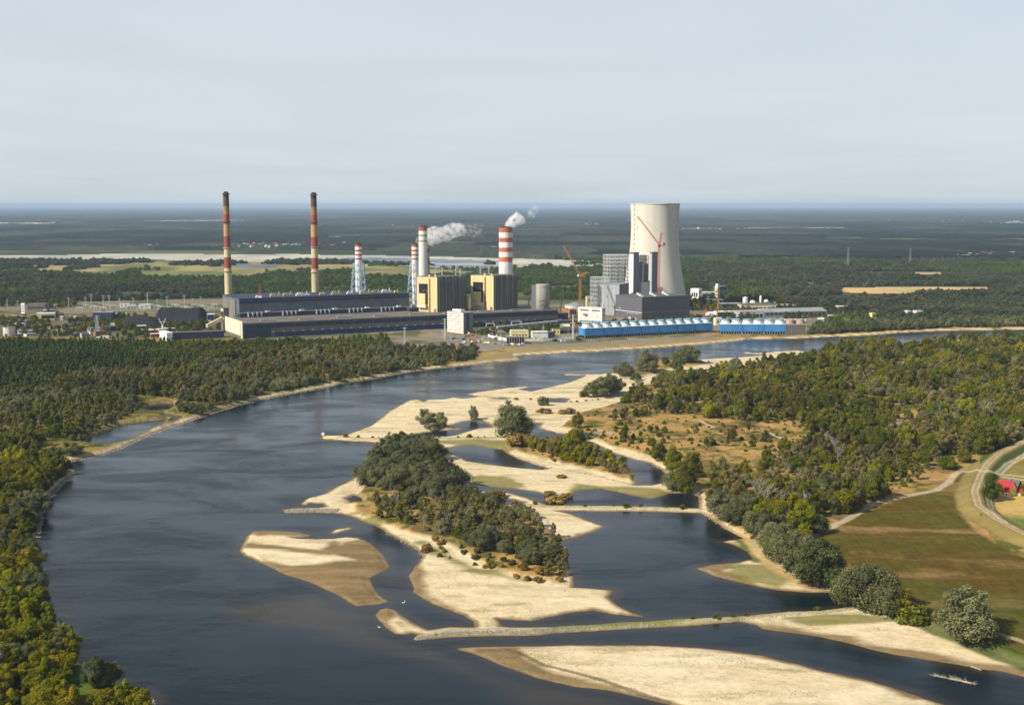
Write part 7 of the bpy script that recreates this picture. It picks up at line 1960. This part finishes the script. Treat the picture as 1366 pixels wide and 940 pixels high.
log(762, 785.5, 772, 787.3, .2, 'grey log at the upper edge of the big sandbar')
log(910, 865, 917, 866.5, .2, 'weathered log on the near sandbar')
# ---- water birds
def bird(label, px, py, rz):
    x, y = map(float, ground(px, py, 0))
    prof = [(.02, -.55), (.2, -.4), (.3, -.1), (.28, .2), (.14, .42), (.09, .5)]
    V, Fc = [], []
    n = 10
    pts = [(-.75, .28, .03), (-.5, .2, .2), (-.15, .16, .3), (.2, .16, .27), (.42, .24, .15), (.5, .5, .085), (.47, .75, .075), (.52, .92, .09), (.62, .93, .085), (.74, .9, .03)]
    for k, (a, z_, r) in enumerate(pts):
        for q in range(n):
            an = 2 * math.pi * q / n
            t_ = 0 if k < 4 or k > 7 else 1
            V.append((a + (r * math.sin(an) if t_ else 0), r * math.cos(an) * .9, z_ + (0 if t_ else r * math.sin(an) * .8)))
    Fc = [(i * n + q, i * n + (q + 1) % n, (i + 1) * n + (q + 1) % n, (i + 1) * n + q) for i in range(len(pts) - 1) for q in range(n)] + [tuple(range(n))[::-1], tuple(range((len(pts) - 1) * n, len(pts) * n))]
    o = MB().add(V, Fc).build('swan', M['white'], None, True); o.location = (x, y, .02); o.rotation_euler = (0, 0, rz); o.scale = (1.15,) * 3
    o['label'], o['category'] = label, 'bird'
bird('white swan on the shallow water right of the brown sandbar', 538.5, 804, R(30))
bird('white swan on the river left of the curved sand spit', 506, 837, R(200))

# ------------------------------------------------------------------ air
hb = bpy.data.meshes.new('haze')
x0, x1, y0, y1, z0, z1 = -125000, 125000, -300, 84000, -4.0, 225.0
hb.from_pydata([(x0, y0, z0), (x1, y0, z0), (x1, y1, z0), (x0, y1, z0), (x0, y0, z1), (x1, y0, z1), (x1, y1, z1), (x0, y1, z1)], [],
               [(3, 2, 1, 0), (4, 5, 6, 7), (0, 1, 5, 4), (1, 2, 6, 5), (2, 3, 7, 6), (3, 0, 4, 7)])
hm = bpy.data.materials.new('haze'); hm.use_nodes = True
hn = hm.node_tree
hn.nodes.remove(hn.nodes['Principled BSDF'])
pv = hn.nodes.new('ShaderNodeVolumePrincipled')
pv.inputs['Color'].default_value = (0.49, 0.645, 0.85, 1)
pv.inputs['Density'].default_value = 3.2e-5
pv.inputs['Anisotropy'].default_value = 0.0
hn.links.new(pv.outputs[0], hn.nodes['Material Output'].inputs['Volume'])
hb.materials.append(hm)
haze = bpy.data.objects.new('haze', hb)
C.objects.link(haze)
haze['kind'] = 'stuff'
haze['label'] = 'thin blue haze lying over the whole plain'
